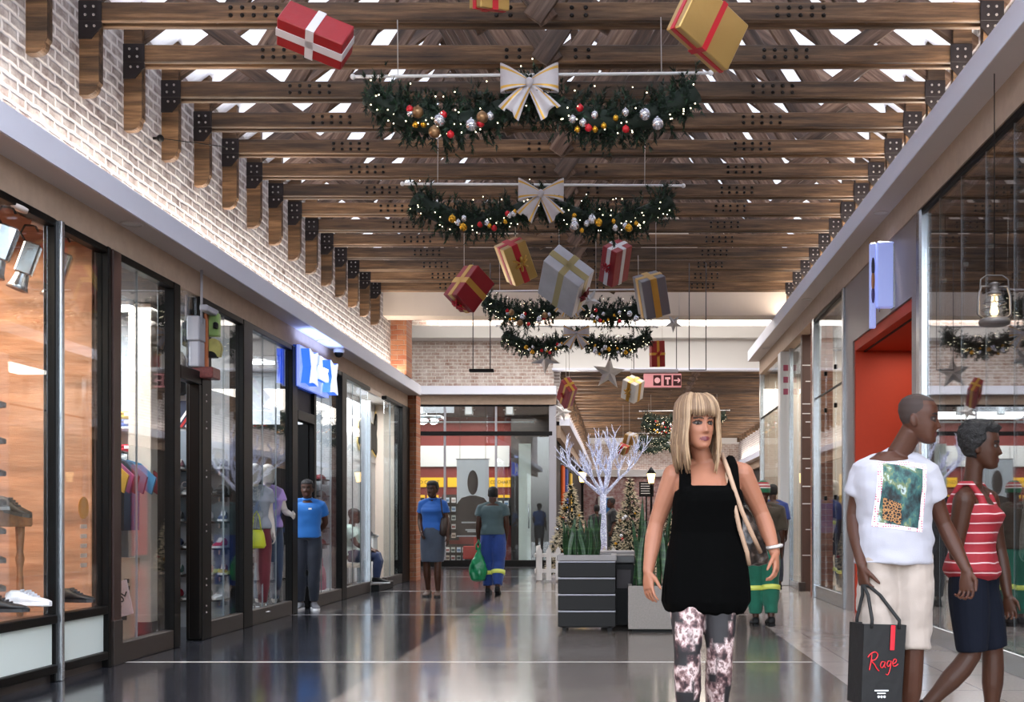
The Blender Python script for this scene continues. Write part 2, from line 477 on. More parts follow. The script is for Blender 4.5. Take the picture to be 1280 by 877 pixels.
def make_truss(label, group=None, detail=True):
    """local: x from -HS to HS, chord centre at z=0"""
    t = thing('roof_truss', label, 'roof truss', group=group)
    chord = member('bottom_chord', (-HS, 0, 0), (HS, 0, 0), .045, .135, M_beam, t, .06)
    zr = .10
    for s in (-1, 1):
        u = lambda a, v=0: (s*(HS-a), 0, v)
        member('rafter', u(-.05, zr-.03), u(HS, zr+SL*HS), .06, .15, M_web, t)
        member('strut', (s*-.06, -.10 - .012*s, -.075), (s*1.16, -.10 - .012*s, zr+SL*(HS-1.16)), .035, .15, M_web, t)
        member('strut', (s*.42, .085, -.07), (s*1.36, .085, zr+SL*(HS-1.36)), .035, .13, M_web, t)
        member('strut', u(1.05, 0), (s*1.18, -.055, zr+SL*(HS-1.18)), .05, .14, M_web, t)
        member('strut', u(1.0, 0), u(.42, zr+SL*.42), .05, .13, M_web, t)
        # wall post with its quarter-round corbel end
        k = .145; poly = [(0, -.60), (.055, -.60)] + [(.055+.075*math.sin(a), -.60+.075*(1-math.cos(a))) for a in [i*PI/12 for i in range(1, 7)]] + [(k, -.50), (k, .48), (0, .48)]
        if s > 0: poly = [(0, -.255), (k, -.255), (k, .48), (0, .48)]
        pl = MB(); pl.prism([(-s*0 + (-s)*(HS+.01) * -1*0 + (s*(HS+.005) - s*x), z) for x, z in poly][::(1 if s < 0 else -1)], .07)
        po = pl.build('wall_post', M_beam, t, (0, -.075, 0))
        if detail:
            br = MB()
            x0, x1 = sorted((s*(HS+.005), s*(HS-.165)))
            br.box((x0, -.088, -.072), (x1, -.078, .072), bev=.003)
            xa, xb = s*(HS+.005), s*(HS-.165)
            poly = [(xa, -.075), (xb, -.075), (xb, -.12), (s*(HS-.15), -.13), (s*(HS-.09), -.20), (xa, -.20)]
            if s > 0: poly = poly[::-1]
            br.prism(poly, .01, M=Matrix.Translation((0, -.088, 0)))
            b = br.build('bracket_plate', M_steel, t)
            for bx, bz in ((.05,.03),(.11,.03),(.05,-.03),(.11,-.03),(.06,-.11),(.115,-.11)):
                o = link(bpy.data.objects.new('bolt', BOLT_L), b); o.location = (s*(HS-bx), -.088, bz)
            c0 = s*(1.95 + .12*math.sin(s+3))
            for bx in [c0 + (i-2)*.083 for i in range(5)] + [s*.22, s*.32]:
                for bz in (-.028, .028):
                    o = link(bpy.data.objects.new('bolt', BOLT_D), chord); o.location = (bx+HS, -.075, bz)
    return t
XC = (XL + 2.75)/2
ORD = ['first', 'second', 'third', 'fourth', 'fifth', 'sixth', 'seventh', 'eighth', 'ninth', 'tenth', 'eleventh', 'twelfth', 'thirteenth', 'fourteenth', 'fifteenth', 'sixteenth', 'seventeenth', 'eighteenth']
TY = lambda k: 8.10 + .723*k
near = Proto(make_truss('old timber roof truss'))
for k in range(-3, 14):
    if k >= 0:
        lab = '%s dark timber roof truss from the camera over the shopping hall' % ORD[k]
    else:
        lab = 'dark timber roof truss above the top of the picture, %s before the first in view' % ('one', 'two', 'three')[-k-1]
    near.place((XC, TY(k), 4.745), label=lab, group='timber roof trusses of the near hall')
far = Proto(make_truss('timber roof truss of the far hall beyond the white bulkhead', 'timber roof trusses of the far hall', False))
XF0, XF1 = -1.45, 5.25
for k in range(24):
    far.place(((XF0+XF1)/2, 27.9 + .9*k, 4.745), scale=(1.012, 1, 1))
# white lining above the rafters
def lining(xc, y0, y1):
    mb = MB(); z0 = 4.745+.30; hw = HS+.35
    for s in (-1, 1):
        a = (xc+s*hw, z0-SL*.35); b = (xc, z0+SL*HS)
        vs = [(a[0], y0, a[1]), (b[0], y0, b[1]), (b[0], y1, b[1]), (a[0], y1, a[1])]
        vs += [(x, y, z+.03) for x, y, z in vs]
        mb.add(vs, [(0,1,2,3),(7,6,5,4),(0,4,5,1),(1,5,6,2),(2,6,7,3),(3,7,4,0)])
    return mb
struct('ceiling_timber_hall', lining(XC, 2.5, 18.4), M_lining)
struct('ceiling_far_hall', lining((XF0+XF1)/2, YF+.1, 50), M_lining)
# ridge beam
def ridge(xc, y0, y1):
    t = MB().box((xc-.05, y0, 4.745+SL*HS-.05), (xc+.05, y1, 4.745+SL*HS+.17))
    return t
struct('trim_11', ridge(XC, 4, 18.3), M_web)

# far hall shell
struct('wall_far_hall_left', MB().box((XF0-.2, YF+.2, 3.5), (XF0, 50, 5.35)), M_brick_yz)
struct('wall_far_hall_right', MB().box((XF1, YF+.2, 3.5), (XF1+.2, 50, 5.35)), M_brick_yz)
ledge('trim_12', XF0, XF0+.25, 3.40, 3.58, YF+.2, 49)
ledge('trim_13', XF1, XF1-.28, 3.38, 3.58, YF+.2, 49)
struct('trim_14', MB().box((XF0-.1, YF+.2, 3.1), (XF0+.02, 49, 3.40)), M_header)
struct('trim_15', MB().box((XF1-.02, YF+.2, 3.1), (XF1+.1, 49, 3.40)), M_header)
struct('wall_far_end', MB().box((-3, 49, 0), (8, 49.2, 3.0)), M_pinkbrick)
struct('trim_16', MB().box((-3, 48.8, 3.0), (8, 49.1, 3.3)), M_white)
struct('wall_far_end_upper', MB().box((-3, 49.3, 3.3), (8, 49.5, 8)), M_brick_xz)
struct('trim_17', MB().box((-3, 48.9, 4.45), (8, 49.2, 4.75)), M_white)

# ------------------------------------------------------------------ lights
def area(name, loc, rot, sx, sy, power, col=(1,1,1), spread=None):
    l = bpy.data.lights.new(name, 'AREA'); l.shape = 'RECTANGLE'; l.size = sx; l.size_y = sy; l.energy = power; l.color = col
    if spread: l.spread = spread
    o = bpy.data.objects.new(name, l); COL.objects.link(o); o.location = loc; o.rotation_euler = rot
    return o
def spot(name, loc, power, ang=100, col=(1,.93,.85), blend=.6, rot=(0,0,0), rad=.05):
    l = bpy.data.lights.new(name, 'SPOT'); l.energy = power; l.spot_size = R(ang); l.spot_blend = blend; l.color = col; l.shadow_soft_size = rad
    o = bpy.data.objects.new(name, l); COL.objects.link(o); o.location = loc; o.rotation_euler = rot
    return o
WARM = (1, .88, .76)
# strips lying on the ledges and washing the brick
area('ledge_strip_left', (XL+.11, 10.2, ZL+.17), (R(180), R(14), 0), .12, 18, 165, WARM)
area('ledge_strip_right', (XR-.11, 10.2, ZR+.19), (R(180), R(-14), 0), .12, 18, 150, WARM)
area('far_ledge_strip', (-6.5, YF-.17, 4.29), (R(180), 0, 0), 9, .15, 200, WARM)
area('cove_strip', (-.2, 26.6, 5.75), (R(180), 0, 0), 9, .3, 120, (1, .93, .85))
area('far_hall_strip_left', (XF0+.13, 38, 3.59), (R(180), R(14), 0), .12, 20, 260, WARM)
area('far_hall_strip_right', (XF1-.14, 38, 3.59), (R(180), R(-14), 0), .12, 20, 260, WARM)
for y in (8.6, 14.2, 17.2): spot('soffit_spot_left', (XL+.16, y, ZL-.02), 50, 95, rot=(0, R(-22), 0))
for y in (4.5, 6.9, 11.5, 16.0, 20.5): spot('soffit_spot_right', (XR-.17, y, ZR-.02), 110, 95, rot=(0, R(22), 0))
# broad area lights over the cross hall and the far hall
area('cross_hall_light', (-.3, 22.8, 5.9), (0, 0, 0), 8, 5, 420, (1, .96, .92))
area('far_hall_light', (1.9, 38, 4.5), (0, 0, 0), 2, 18, 420, (1, .9, .78))
# ------------------------------------------------------------------ figures
def lerp(a, b, t): return a + (b-a)*t
def interp(tab, t):
    if t <= tab[0][0]: return tab[0][1:]
    for a, b in zip(tab, tab[1:]):
        if t <= b[0]:
            k = (t-a[0])/(b[0]-a[0]); k = k*k*(3-2*k)*.5 + k*.5
            return tuple(lerp(p, q, k) for p, q in zip(a[1:], b[1:]))
    return tab[-1][1:]
TORSO = {
 'm': [(-.02,.10,.085,0),(.05,.150,.110,0),(.16,.165,.118,.005),(.34,.150,.106,0),(.55,.160,.110,-.005),(.78,.182,.120,-.005),(.92,.178,.105,.0),(1.0,.130,.080,.01),(1.07,.070,.062,.012)],
 'f': [(-.02,.10,.085,0),(.05,.150,.112,0),(.15,.176,.122,.008),(.36,.138,.098,.0),(.55,.145,.104,-.005),(.72,.156,.128,-.022),(.87,.155,.096,.0),(.97,.122,.072,.01),(1.04,.060,.055,.012)],
}
def sgnpow(v, e): return math.copysign(abs(v)**e, v)
def ring(c, hw, hd, yaw, n=28, e=.85):
    out = []
    for k in range(n):
        a = 2*PI*k/n
        x, y = hw*sgnpow(math.cos(a), e), hd*sgnpow(math.sin(a), e)
        out.append(Vector((c[0] + x*math.cos(yaw) - y*math.sin(yaw), c[1] + x*math.sin(yaw) + y*math.cos(yaw), c[2])))
    return out
class Pose:
    """joints in metres, figure faces -Y, its left hand is at +X"""
    def __init__(s, sex='m', **k):
        s.sex = sex; s.bulk = k.pop('bulk', 1.0); s.yaw = k.pop('yaw', 0.0); s.hyaw = k.pop('hyaw', None)
        if s.hyaw is None: s.hyaw = s.yaw
        s.head_yaw = k.pop('head_yaw', 0.0); s.head_pitch = k.pop('head_pitch', 0.0); s.head_roll = k.pop('head_roll', 0.0); s.hscale = k.pop('hscale', 1.0)
        for a, b in k.items(): setattr(s, a, b)
    def center(s, t):
        a, b = Vector(s.hipc), Vector(s.shc)
        c = a.lerp(b, t); return c
    def tring(s, t, e=0.0, kx=1.0, dz=0.0, wmin=-1):
        hw, hd, yo = interp(TORSO[s.sex], max(t, wmin))
        c = s.center(t); y = lerp(s.hyaw, s.yaw, max(0, min(1, t)))
        c = c + Vector((-yo*math.sin(y), yo*math.cos(y), dz))
        return ring(c, hw*s.bulk*kx + e, hd*s.bulk + e, y)
def chain(mb, pts, radii, m=0, n=14):
    """smooth tapering limb through the joints; radii given at every quarter of each bone"""
    P = [Vector(p) for p in pts]; out = []; rr = []
    nb = len(P)-1; per = (len(radii)-1)//nb
    for i in range(nb):
        for q in range(per):
            t = q/per; out.append(P[i].lerp(P[i+1], t)); rr.append(radii[i*per+q])
    out.append(P[-1]); rr.append(radii[-1])
    for _ in range(1):
        o2 = [out[0]]
        for i in range(1, len(out)-1): o2.append(out[i]*.6 + (out[i-1]+out[i+1])*.2)
        o2.append(out[-1]); out = o2
    mb.tube(out, rr, n, m)
    mb.ell(out[0], rr[0]*1.0, m, 12, 8); mb.ell(out[-1], rr[-1], m, 12, 8)
ARM = [.056,.052,.048,.042,.038,.041,.038,.031,.0255]
LEG = [.088,.086,.078,.066,.054,.056,.055,.042,.036]
def g(x, s): return math.exp(-(x/s)**2)
HEADP = [(-.122,.012,-.066,-.045),(-.118,.024,-.077,-.03),(-.110,.036,-.087,-.008),(-.095,.048,-.090,.015),(-.075,.056,-.090,.037),(-.055,.062,-.0905,.055),(-.03,.067,-.091,.070),(0,.071,-.089,.085),(.03,.073,-.093,.094),(.06,.071,-.088,.094),(.085,.061,-.072,.083),(.103,.042,-.046,.060),(.113,.02,-.018,.034),(.116,.004,0,.012)]
def headmat(P):
    return Matrix.Translation(Vector(P.headc)) @ Euler((P.head_pitch, P.head_roll, P.head_yaw), 'XYZ').to_matrix().to_4x4() @ Matrix.Scale(P.hscale, 4)
def head_surface(z, a, W, Fr, B):
    mid = (Fr+B)/2; hd = (B-Fr)/2
    x = W*sgnpow(math.cos(a), .92); y = mid + hd*sgnpow(math.sin(a), .92)
    return x, y
def add_head(mb, P, fem=False, lips=1.0, m=0):
    M = headmat(P); n = 60; rows = 64; rings = []
    for j in range(rows+1):
        z = lerp(-.122, .116, j/rows); W, Fr, B = interp(HEADP, z); row = []
        if fem and z < -.03: W *= lerp(.92, 1, max(0, 1+(z+.03)/.09))
        for k in range(n):
            a = 2*PI*k/n; x, y = head_surface(z, a, W, Fr, B); w = max(0, -math.sin(a))**.6; X = abs(x)
            d = 0
            if z < .012:
                t = max(0, min(1, (.012-z)/.05)); hgt = lerp(.004, .024, t) * (1 if z > -.040 else max(0, 1-(-.040-z)/.012))
                d -= hgt*g(x, lerp(.007, .012, t))
                d -= .006*g(X-.012, .007)*g(z+.041, .008)
            d += .012*g(X-.031, .017)*g(z+.002, .011)
            d -= .005*g(X-.026, .022)*g(z-.020, .008)
            d -= .005*g(X-.042, .018)*g(z+.036, .018)
            d -= lips*(.007*g(x, .021)*g(z+.068, .0055) + .0085*g(x, .018)*g(z+.0795, .0055)) - .004*g(x, .025)*g(z+.0737, .0028)
            d -= .006*g(x, .018)*g(z+.106, .011)
            row.append(M @ Vector((x, y + d*w, z)))
        rings.append(row)
    mb.rings(rings, m)
    for s in (-1, 1):
        E = M @ Matrix.Translation((s*.073, .014, -.018)) @ Euler((R(-12), 0, R(-s*22))).to_matrix().to_4x4()
        mb.ell((0,0,0), (.010, .019, .031), m, 14, 9, E)
    return M
def add_hand(mb, wrist, d, palm, thumb, curl=.35, sc=1.0, m=0, spread=1.0, n=8):
    """d: towards the fingertips, palm: the way the palm faces, thumb: which way the thumb side lies"""
    d = Vector(d).normalized(); palm = Vector(palm); palm = (palm - d*palm.dot(d)).normalized()
    w = d.cross(palm); w = w if w.dot(Vector(thumb)) > 0 else -w
    o = Vector(wrist)
    rg = []
    for t, hw, hd in ((-.012,.026,.021),(.015,.030,.020),(.045,.040,.019),(.075,.043,.0165),(.095,.040,.013)):
        c = o + d*t*sc
        rg.append([c + (w*hw*sgnpow(math.cos(2*PI*k/16), .8) + palm*hd*sgnpow(math.sin(2*PI*k/16), .8))*sc for k in range(16)])
    mb.rings(rg, m)
    for i, (off, L) in enumerate(((.031, .073), (.0105, .082), (-.0105, .076), (-.031, .060))):
        p = o + (d*.088 + w*off)*sc; dirv = (d + w*off*3.0*spread).normalized(); off *= 1.1; p = o + (d*.088 + w*off)*sc; pts = [o + (d*.06 + w*off*.9)*sc, p]; ang = 0
        for q, seg in enumerate((.45, .32, .23)):
            ang += curl*(.75 + .35*q + .08*i)
            dd = dirv*math.cos(ang) + palm*math.sin(ang); p = p + dd*L*seg*sc; pts.append(p)
        mb.tube(pts, [.0092*sc, .0090*sc, .0083*sc, .0075*sc, .0058*sc], n, m); mb.ell(pts[-1], .0063*sc, m, 8, 6)
    b = o + (d*.022 + w*.026)*sc
    t1 = (d*.75 + w*.75 + palm*.25).normalized(); t2 = (d*.93 + w*.30 + palm*(.25+curl*.4)).normalized()
    pts = [o + d*.012*sc, b, b + t1*.040*sc, b + t1*.040*sc + t2*.032*sc, b + t1*.040*sc + t2*.056*sc]
    mb.tube(pts, [.013*sc, .0135*sc, .0115*sc, .0098*sc, .0068*sc], n, m); mb.ell(pts[-1], .0069*sc, m, 8, 6)
def solid(mb, name, voxel, smooth=2, fold=None, fw=None):
    """fuses the overlapping shapes of mb into one closed skin"""
    me = mb.mesh('tmp', [MATS['matt black']]); o = bpy.data.objects.new('tmp', me); COL.objects.link(o)
    md = o.modifiers.new('r', 'REMESH'); md.mode = 'VOXEL'; md.voxel_size = voxel; md.adaptivity = 0
    if smooth:
        sm = o.modifiers.new('s', 'SMOOTH'); sm.iterations = smooth; sm.factor = .5
    dg = bpy.context.evaluated_depsgraph_get()
    nm = bpy.data.meshes.new_from_object(o.evaluated_get(dg)); nm.name = name
    bpy.data.objects.remove(o); bpy.data.meshes.remove(me)
    nm.materials.clear()
    if fold:
        amp, sx, sz, seed = fold
        ns = [v.normal.copy() for v in nm.vertices]
        for v, nn in zip(nm.vertices, ns):
            q = Vector((v.co.x*sx + seed, v.co.y*sx, v.co.z*sz))
            v.co += nn*amp*(fw(v.co.z) if fw else 1)*(mnoise.noise(q) + .5*mnoise.noise(q*2.3))
    nm.polygons.foreach_set('use_smooth', [True]*len(nm.polygons))
    return nm
def put(name, me, mats, parent=None):
    for m in (mats if isinstance(mats, (list, tuple)) else [mats]): me.materials.append(m)
    return link(bpy.data.objects.new(name, me), parent)
def paint(me, fn):
    """fn(centre) -> slot"""
    me.polygons.foreach_set('material_index', [fn(p.center) for p in me.polygons])

def make_body(P, mats, parent, voxel, legs=True, arms=True, barefoot=False, hands=True, head=True, fem=False, name='body', lips=1.0):
    mb = MB()
    ts = [-.02,.02,.05,.1,.16,.24,.34,.45,.55,.65,.72,.78,.85,.92,.97,1.0,1.04,1.07]
    mb.rings([P.tring(t) for t in ts])
    k = P.bulk
    if head:
        M = add_head(mb, P, fem, lips)
        nb = Vector(P.shc) + Vector((0, .015, -.02)); nt = M @ Vector((0, .022, -.06))
        rn = (.054 if P.sex == 'm' else .046)*min(1.12, k)
        mb.tube([nb, nb.lerp(nt, .35), nb.lerp(nt, .7), nt], [rn*1.3, rn*1.03, rn, rn], 18)
        for sd in (P.shL, P.shR):      # slope of the shoulders
            mb.tube([nb + Vector((0,0,.030)), Vector(sd)*.5 + nb*.5 + Vector((0,0,.022)), Vector(sd) + Vector((0,0,.012))], [.045*k, .045*k, .043*k], 12)
    if arms:
        for S, E, W, H in ((P.shL, P.elL, P.wrL, P.haL), (P.shR, P.elR, P.wrR, P.haR)):
            chain(mb, [S, E, W], [r*k for r in ARM])
            if hands and H: add_hand(mb, W, H[0], H[1], H[2], H[3], H[4] if len(H) > 4 else 1.0, spread=H[5] if len(H) > 5 else 1.0)
    if legs:
        for Hh, K, A in ((P.hipL, P.knL, P.anL), (P.hipR, P.knR, P.anR)):
            chain(mb, [Hh, K, A], [r*k for r in LEG])
    me = solid(mb, name, voxel, 2)
    o = put(name, me, mats, parent)
    if head and len(mats) > 1:
        Mi = headmat(P).inverted()
        def fn(c):
            q = Mi @ c
            if q.y < -.055 and abs(q.z+.0735) < .0125 - abs(q.x)*.30 and abs(q.x) < .026: return 1
            if len(mats) > 2 and q.y < -.05:
                X = abs(q.x)
                if .010 < X < .052 and abs(q.z - (.0215 - (X-.034)**2*9)) < .0042: return 2
            if len(mats) > 3 and q.y < -.04:
                if ((abs(q.x)-.032)/.020)**2 + ((q.z+.001)/.0105)**2 < 1: return 3
            return 0
        paint(me, fn)
    return o
def make_eyes(P, parent, iris='#241a14'):
    M = headmat(P)
    for s in (-1, 1):
        mb = MB(); mb.ell((0,0,0), (.0125, .0105, .0078), 0, 16, 10); mb.ell((0, -.0060, 0), (.0062, .0050, .0062), 1, 12, 8)
        o = mb.build('eye', [mat('eye white', '#57504b', .7), mat('iris ' + iris, iris, .45, spec=.2)], parent)
        o.matrix_local = M @ Matrix.Translation((s*.0315, -.0712, -.003)) @ Euler((0,0,R(6*s))).to_matrix().to_4x4()
def make_top(P, m, parent, voxel, t0=.05, t1=1.03, e=.012, sleeve=.55, flare=.0, fold=(.006, 5, 9, 3.0), name='shirt', sr=1.28, dz=0):
    mb = MB(); n = 16
    rg = []
    for i in range(n+1):
        t = lerp(t0, t1, i/n); ee = e + flare*max(0, 1-(t-t0)/.45)
        if t > .9: ee = e*.7
        rg.append(P.tring(t, ee, wmin=.15))
    mb.rings(rg)
    if sleeve:
        for S, E in ((P.shL, P.elL), (P.shR, P.elR)):
            S = Vector(S); E = Vector(E); nb = Vector(P.shc)
            a = [r*P.bulk*sr for r in ARM]
            pts = [nb + Vector((0,.01,.012)), S.lerp(nb, .45) + Vector((0,0,.027)), S + Vector((0,0,-.002)), S.lerp(E, sleeve*.5), S.lerp(E, sleeve)]
            mb.tube(pts, [.053*P.bulk, .053*P.bulk, a[0]*.98, a[1]*1.05, a[2]*1.12], 16)
    me = solid(mb, name, voxel, 2, fold)
    return put(name, me, m, parent)
def make_legs(P, m, parent, voxel, t1=.30, e=.012, to=1.0, flare=1.12, fold=(.006, 6, 8, 9.0), name='trousers'):
    """trousers or shorts; to: how far down the leg, 1 = knee, 2 = ankle"""
    mb = MB(); k = P.bulk
    mb.rings([P.tring(lerp(-.04, t1, i/8), e*lerp(1, .25, min(1, i/3))) for i in range(9)])
    for Hh, K, A in ((P.hipL, P.knL, P.anL), (P.hipR, P.knR, P.anR)):
        Hh, K, A = Vector(Hh), Vector(K), Vector(A); pts = [Hh.lerp(Vector(P.hipc), .35) + Vector((0, 0, .10*k)), Hh + Vector((0, 0, .05*k))]; rr = [.085*k + e*.3, .089*k + e*.8]
        for i in range(9):
            t = to*i/8
            p = Hh.lerp(K, min(1, t)) if t <= 1 else K.lerp(A, t-1)
            r = interp([(j/4, x) for j, x in enumerate(LEG)], t)[0]
            pts.append(p); rr.append(r*k*lerp(1.0, flare, min(1, t)) + e)
        mb.tube(pts, rr, 16)
    me = solid(mb, name, voxel, 2, fold)
    return put(name, me, m, parent)
def make_shoe_mb(L=.27, W=.095, H=.10, m_up=0, m_sole=1):
    mb = MB(); rg = []
    for t, w, z in ((0,.030,.055),(.03,.036,.085),(.12,.037,H),(.30,.036,H*.97),(.45,.040,.075),(.65,.047,.055),(.82,.046,.045),(.94,.034,.035),(1,.012,.022)):
        y = -L*t; w = w*W/.095; row = []
        for k in range(16):
            a = 2*PI*k/16; c, s_ = math.cos(a), math.sin(a)
            row.append(Vector((w*sgnpow(c, .75), y, .018 + (z-.018)*(.5+.5*sgnpow(s_, .8)))))
        rg.append(row)
    mb.rings(rg, m_up)
    rg = []
    for t, w in ((-.01,.022),(.03,.036),(.25,.036),(.45,.038),(.7,.049),(.9,.040),(1.01,.012)):
        y = -L*t; w = w*W/.095
        rg.append([Vector((x, y, z)) for x, z in ((-w,0),(w,0),(w+.002,.022),(-w-.002,.022))])
    mb.rings(rg, m_sole, smooth=False)
    return mb
def put_shoe(P, A, yaw, mats, parent, pitch=0.0, L=.27, name='shoe'):
    o = make_shoe_mb(L).build(name, mats, parent)
    A = Vector(A); o.rotation_euler = (pitch, 0, yaw)
    q = Euler((pitch, 0, yaw)).to_matrix()
    o.location = A - q @ Vector((0, -.055, .085))
    return o
def short_hair(P, m, parent, grow=.007, zmin=.0, seed=1, name='hair', nap=-.06, bumpy=.004, front=.058):
    """close cropped hair: a shell over the scalp with a hairline"""
    M = headmat(P); mb = MB(); n = 56; rows = 40; rings = []
    for j in range(rows+1):
        z = lerp(-.075, .116, j/rows); W, Fr, B = interp(HEADP, z); row = []
        for k in range(n):
            a = 2*PI*k/n; x, y = head_surface(z, a, W, Fr, B)
            f = -math.sin(a)                                   # 1 front, -1 back
            line = lerp(nap, front, max(0, min(1, (f+.55)/1.2)))
            if f > .25: line = front
            over = z - line
            gr = grow*max(-.8, min(1, over/.012))
            r = math.hypot(x, y-.0) or 1e-6
            nz = bumpy*mnoise.noise(Vector((x*60+seed, y*60, z*60)))
            gg = gr + (nz if gr > 0 else 0)
            row.append(M @ Vector((x + x/r*gg*1.0, y + y/r*gg, z + max(0, z)/.116*gg)))
        rings.append(row)
    mb.rings(rings)
    return mb.build(name, m, parent)
# ------------------------------------------------------------------ shop fronts on the left
WN = [0]
def window_unit(label=None):
    WN[0] += 1
    w = bpy.data.objects.new('window_%d' % WN[0], None); COL.objects.link(w); w['kind'] = 'structure'
    return w
M_sgrey_ = mat('grey silicone joint', '#7d8488', .5)
def front_pane(x, y0, y1, z0, z1, glass, th=.012, joints=(), parent=None, s=1):
    w = parent or window_unit()
    MB().box((x-th/2, y0, z0), (x+th/2, y1, z1)).build('glass_pane', glass, w)
    for j in joints:
        MB().box((x-th/2-.001, j-.004, z0), (x+th/2+.001, j+.004, z1)).build('glass_joint', M_sgrey_, w)
    return w
def bars(w, name, m, boxes, bev=.006):
    for lo, hi in boxes:
        MB().box(lo, hi, bev=bev).build(name, m, w)
GX = XL
zt = 3.15
# shoe shop windows with frosted kick panels
w = front_pane(GX, 5.4, 7.62, .46, zt, M_glass_clear)
bars(w, 'frame_bar', M_bronze, [((GX-.04, 5.4, .40), (GX+.05, 7.62, .46)), ((GX-.04, 5.4, .06), (GX+.05, 7.62, .12)), ((GX-.04, 5.4, zt-.05), (GX+.04, 7.62, zt))])
MB().box((GX-.01, 5.4, .12), (GX+.01, 7.62, .40)).build('kick_panel', M_frost, w)
MB().box((GX-.05, 5.4, 0), (GX+.0, 7.62, .06)).build('plinth', M_bronze2, w)
bars(w, 'mullion', M_bronze, [((GX-.05, 7.62, 0), (GX+.035, 7.655, zt))]); bars(w, 'mullion_face', M_chrome, [((GX-.02, 7.655, .0), (GX+.06, 7.70, zt))])
w = front_pane(GX, 7.70, 8.38, .46, zt, M_glass_clear)
bars(w, 'frame_bar', M_bronze, [((GX-.04, 7.7, .40), (GX+.05, 8.38, .46)), ((GX-.04, 7.7, .06), (GX+.05, 8.38, .12)), ((GX-.04, 7.7, zt-.05), (GX+.04, 8.38, zt))])
MB().box((GX-.01, 7.7, .12), (GX+.01, 8.38, .40)).build('kick_panel', M_frost, w)
MB().box((GX-.05, 7.7, 0), (GX+.0, 8.38, .06)).build('plinth', M_bronze2, w)
bars(w, 'mullion', M_bronze, [((GX-.05, 8.38, 0), (GX+.05, 8.43, zt))])
M_post = mat('dark red brown post', '#2c1713', .45, var=.15)
def post(y0, y1, m=M_bronze, foot=False, z1=zt, xo=.05):
    p = bpy.data.objects.new('trim_%d' % (30+int(y0*10)), None); COL.objects.link(p); p['kind'] = 'structure'
    MB().box((GX-.10, y0, 0), (GX+xo, y1, z1), bev=.008).build('post', m, p)
    if foot: MB().box((GX-.11, y0-.006, 0), (GX+xo+.008, y1+.006, .34), bev=.004).build('post_foot', M_bronze2, p)
    return p
post(8.46, 8.60, M_post, True)
def framed(y0, y1, joints=(), glass=M_glass, z0=.16, jamb=.05):
    w = front_pane(GX, y0, y1, z0, zt-.05, glass, joints=joints)
    bars(w, 'kick_rail', M_bronze2, [((GX-.035, y0, .0), (GX+.045, y1, z0))])
    bars(w, 'head_bar', M_bronze, [((GX-.04, y0, zt-.06), (GX+.045, y1, zt))])
    return w
framed(8.60, 9.62, (8.98,))
post(9.62, 9.76)
# first shop door: opening with a transom and a leaf folded inwards
d1 = bpy.data.objects.new('door_1', None); COL.objects.link(d1); d1['kind'] = 'structure'
bars(d1, 'transom', M_bronze, [((GX-.05, 9.76, 2.34), (GX+.05, 10.24, 2.46))])
MB().box((GX-.006, 9.76, 2.46), (GX+.006, 10.24, zt)).build('fanlight', M_glass, d1)
MB().box((GX-.05, 10.20, .02), (GX+.045, 10.26, 2.34), bev=.005).build('door_leaf', M_bronze, d1)
p_ = post(10.26, 10.50)
for z in (.25, .5, 1.0, 1.5, 1.95, 2.2):
    for dz in (0, .06):
        mb = MB(); mb.cyl((GX+.05, 10.36, z+dz), (GX+.058, 10.36, z+dz), .009, .006, 8); mb.build('bolt', M_bolt, p_)
framed(10.50, 11.40, (10.95,))
post(11.40, 11.68)
framed(11.68, 13.10, (12.15, 12.62))
post(13.10, 13.32, M_bronze)
d2 = bpy.data.objects.new('door_2', None); COL.objects.link(d2); d2['kind'] = 'structure'
bars(d2, 'transom', M_bronze, [((GX-.05, 13.32, 2.30), (GX+.05, 14.08, 2.42))])
MB().box((GX-.006, 13.32, 2.42), (GX+.006, 14.08, zt)).build('fanlight', M_dark, d2)
MB().box((GX-.80, 14.02, .02), (GX-.02, 14.07, 2.30), bev=.005).build('door_leaf', M_bronze, d2)
post(14.04, 14.14)
framed(14.14, 15.45, (14.55, 15.0))
post(15.45, 15.72)
w = framed(15.72, 17.22, (16.25, 16.75), M_glass)
post(17.22, 17.26, M_chrome, z1=2.95)
framed(18.42, 19.75, (18.9,), M_glass)
post(19.75, 20.42, M_bronze)
MB  # (recess of the last shop is built with its contents below)

# ---- shop interiors: floors are the mall floor, ceilings, back and party walls
M_ceil = mat('shop ceiling', '#6f6a68', .8)
M_ceil_br = mat('brown shop ceiling', '#7a5344', .8)
struct('ceiling_shop_1', MB().box((-7, 4, 3.2), (XL-.12, 8.5, 3.3)), M_ceil_br)
struct('ceiling_shop_2', MB().box((-10, 8.5, 3.2), (XL-.12, 15.6, 3.3)), M_ceil)
struct('ceiling_shop_3', MB().box((-10, 15.6, 3.2), (XL-.12, 20.5, 3.3)), M_white)
struct('wall_shop_1_back', MB().box((-6.0, 4, 0), (-5.9, 8.5, 3.2)), M_shopwood)
struct('wall_party_1', MB().box((-10, 8.45, 0), (XL-.11, 8.55, 3.2)), [M_shopwood])
struct('wall_shop_2_back', MB().box((-8.1, 8.5, 0), (-8.0, 15.6, 3.2)), M_slat)
struct('wall_party_2', MB().box((-8, 11.55, 0), (XL-.11, 11.65, 3.2)), M_slat)
struct('wall_party_3', MB().box((-8, 15.55, 0), (XL-.11, 15.68, 3.2)), M_slat)
struct('wall_shop_3_back', MB().box((-8.1, 15.6, 0), (-8.0, 20.5, 3.2)), M_white)
struct('wall_shop_3_recess', MB().box((-4.55, 17.3, 0), (-4.45, 20.42, 3.2)), M_white_gl)
struct('wall_party_4', MB().box((-12, 20.42, 0), (-3.96, 20.55, 4.3)), M_cream)
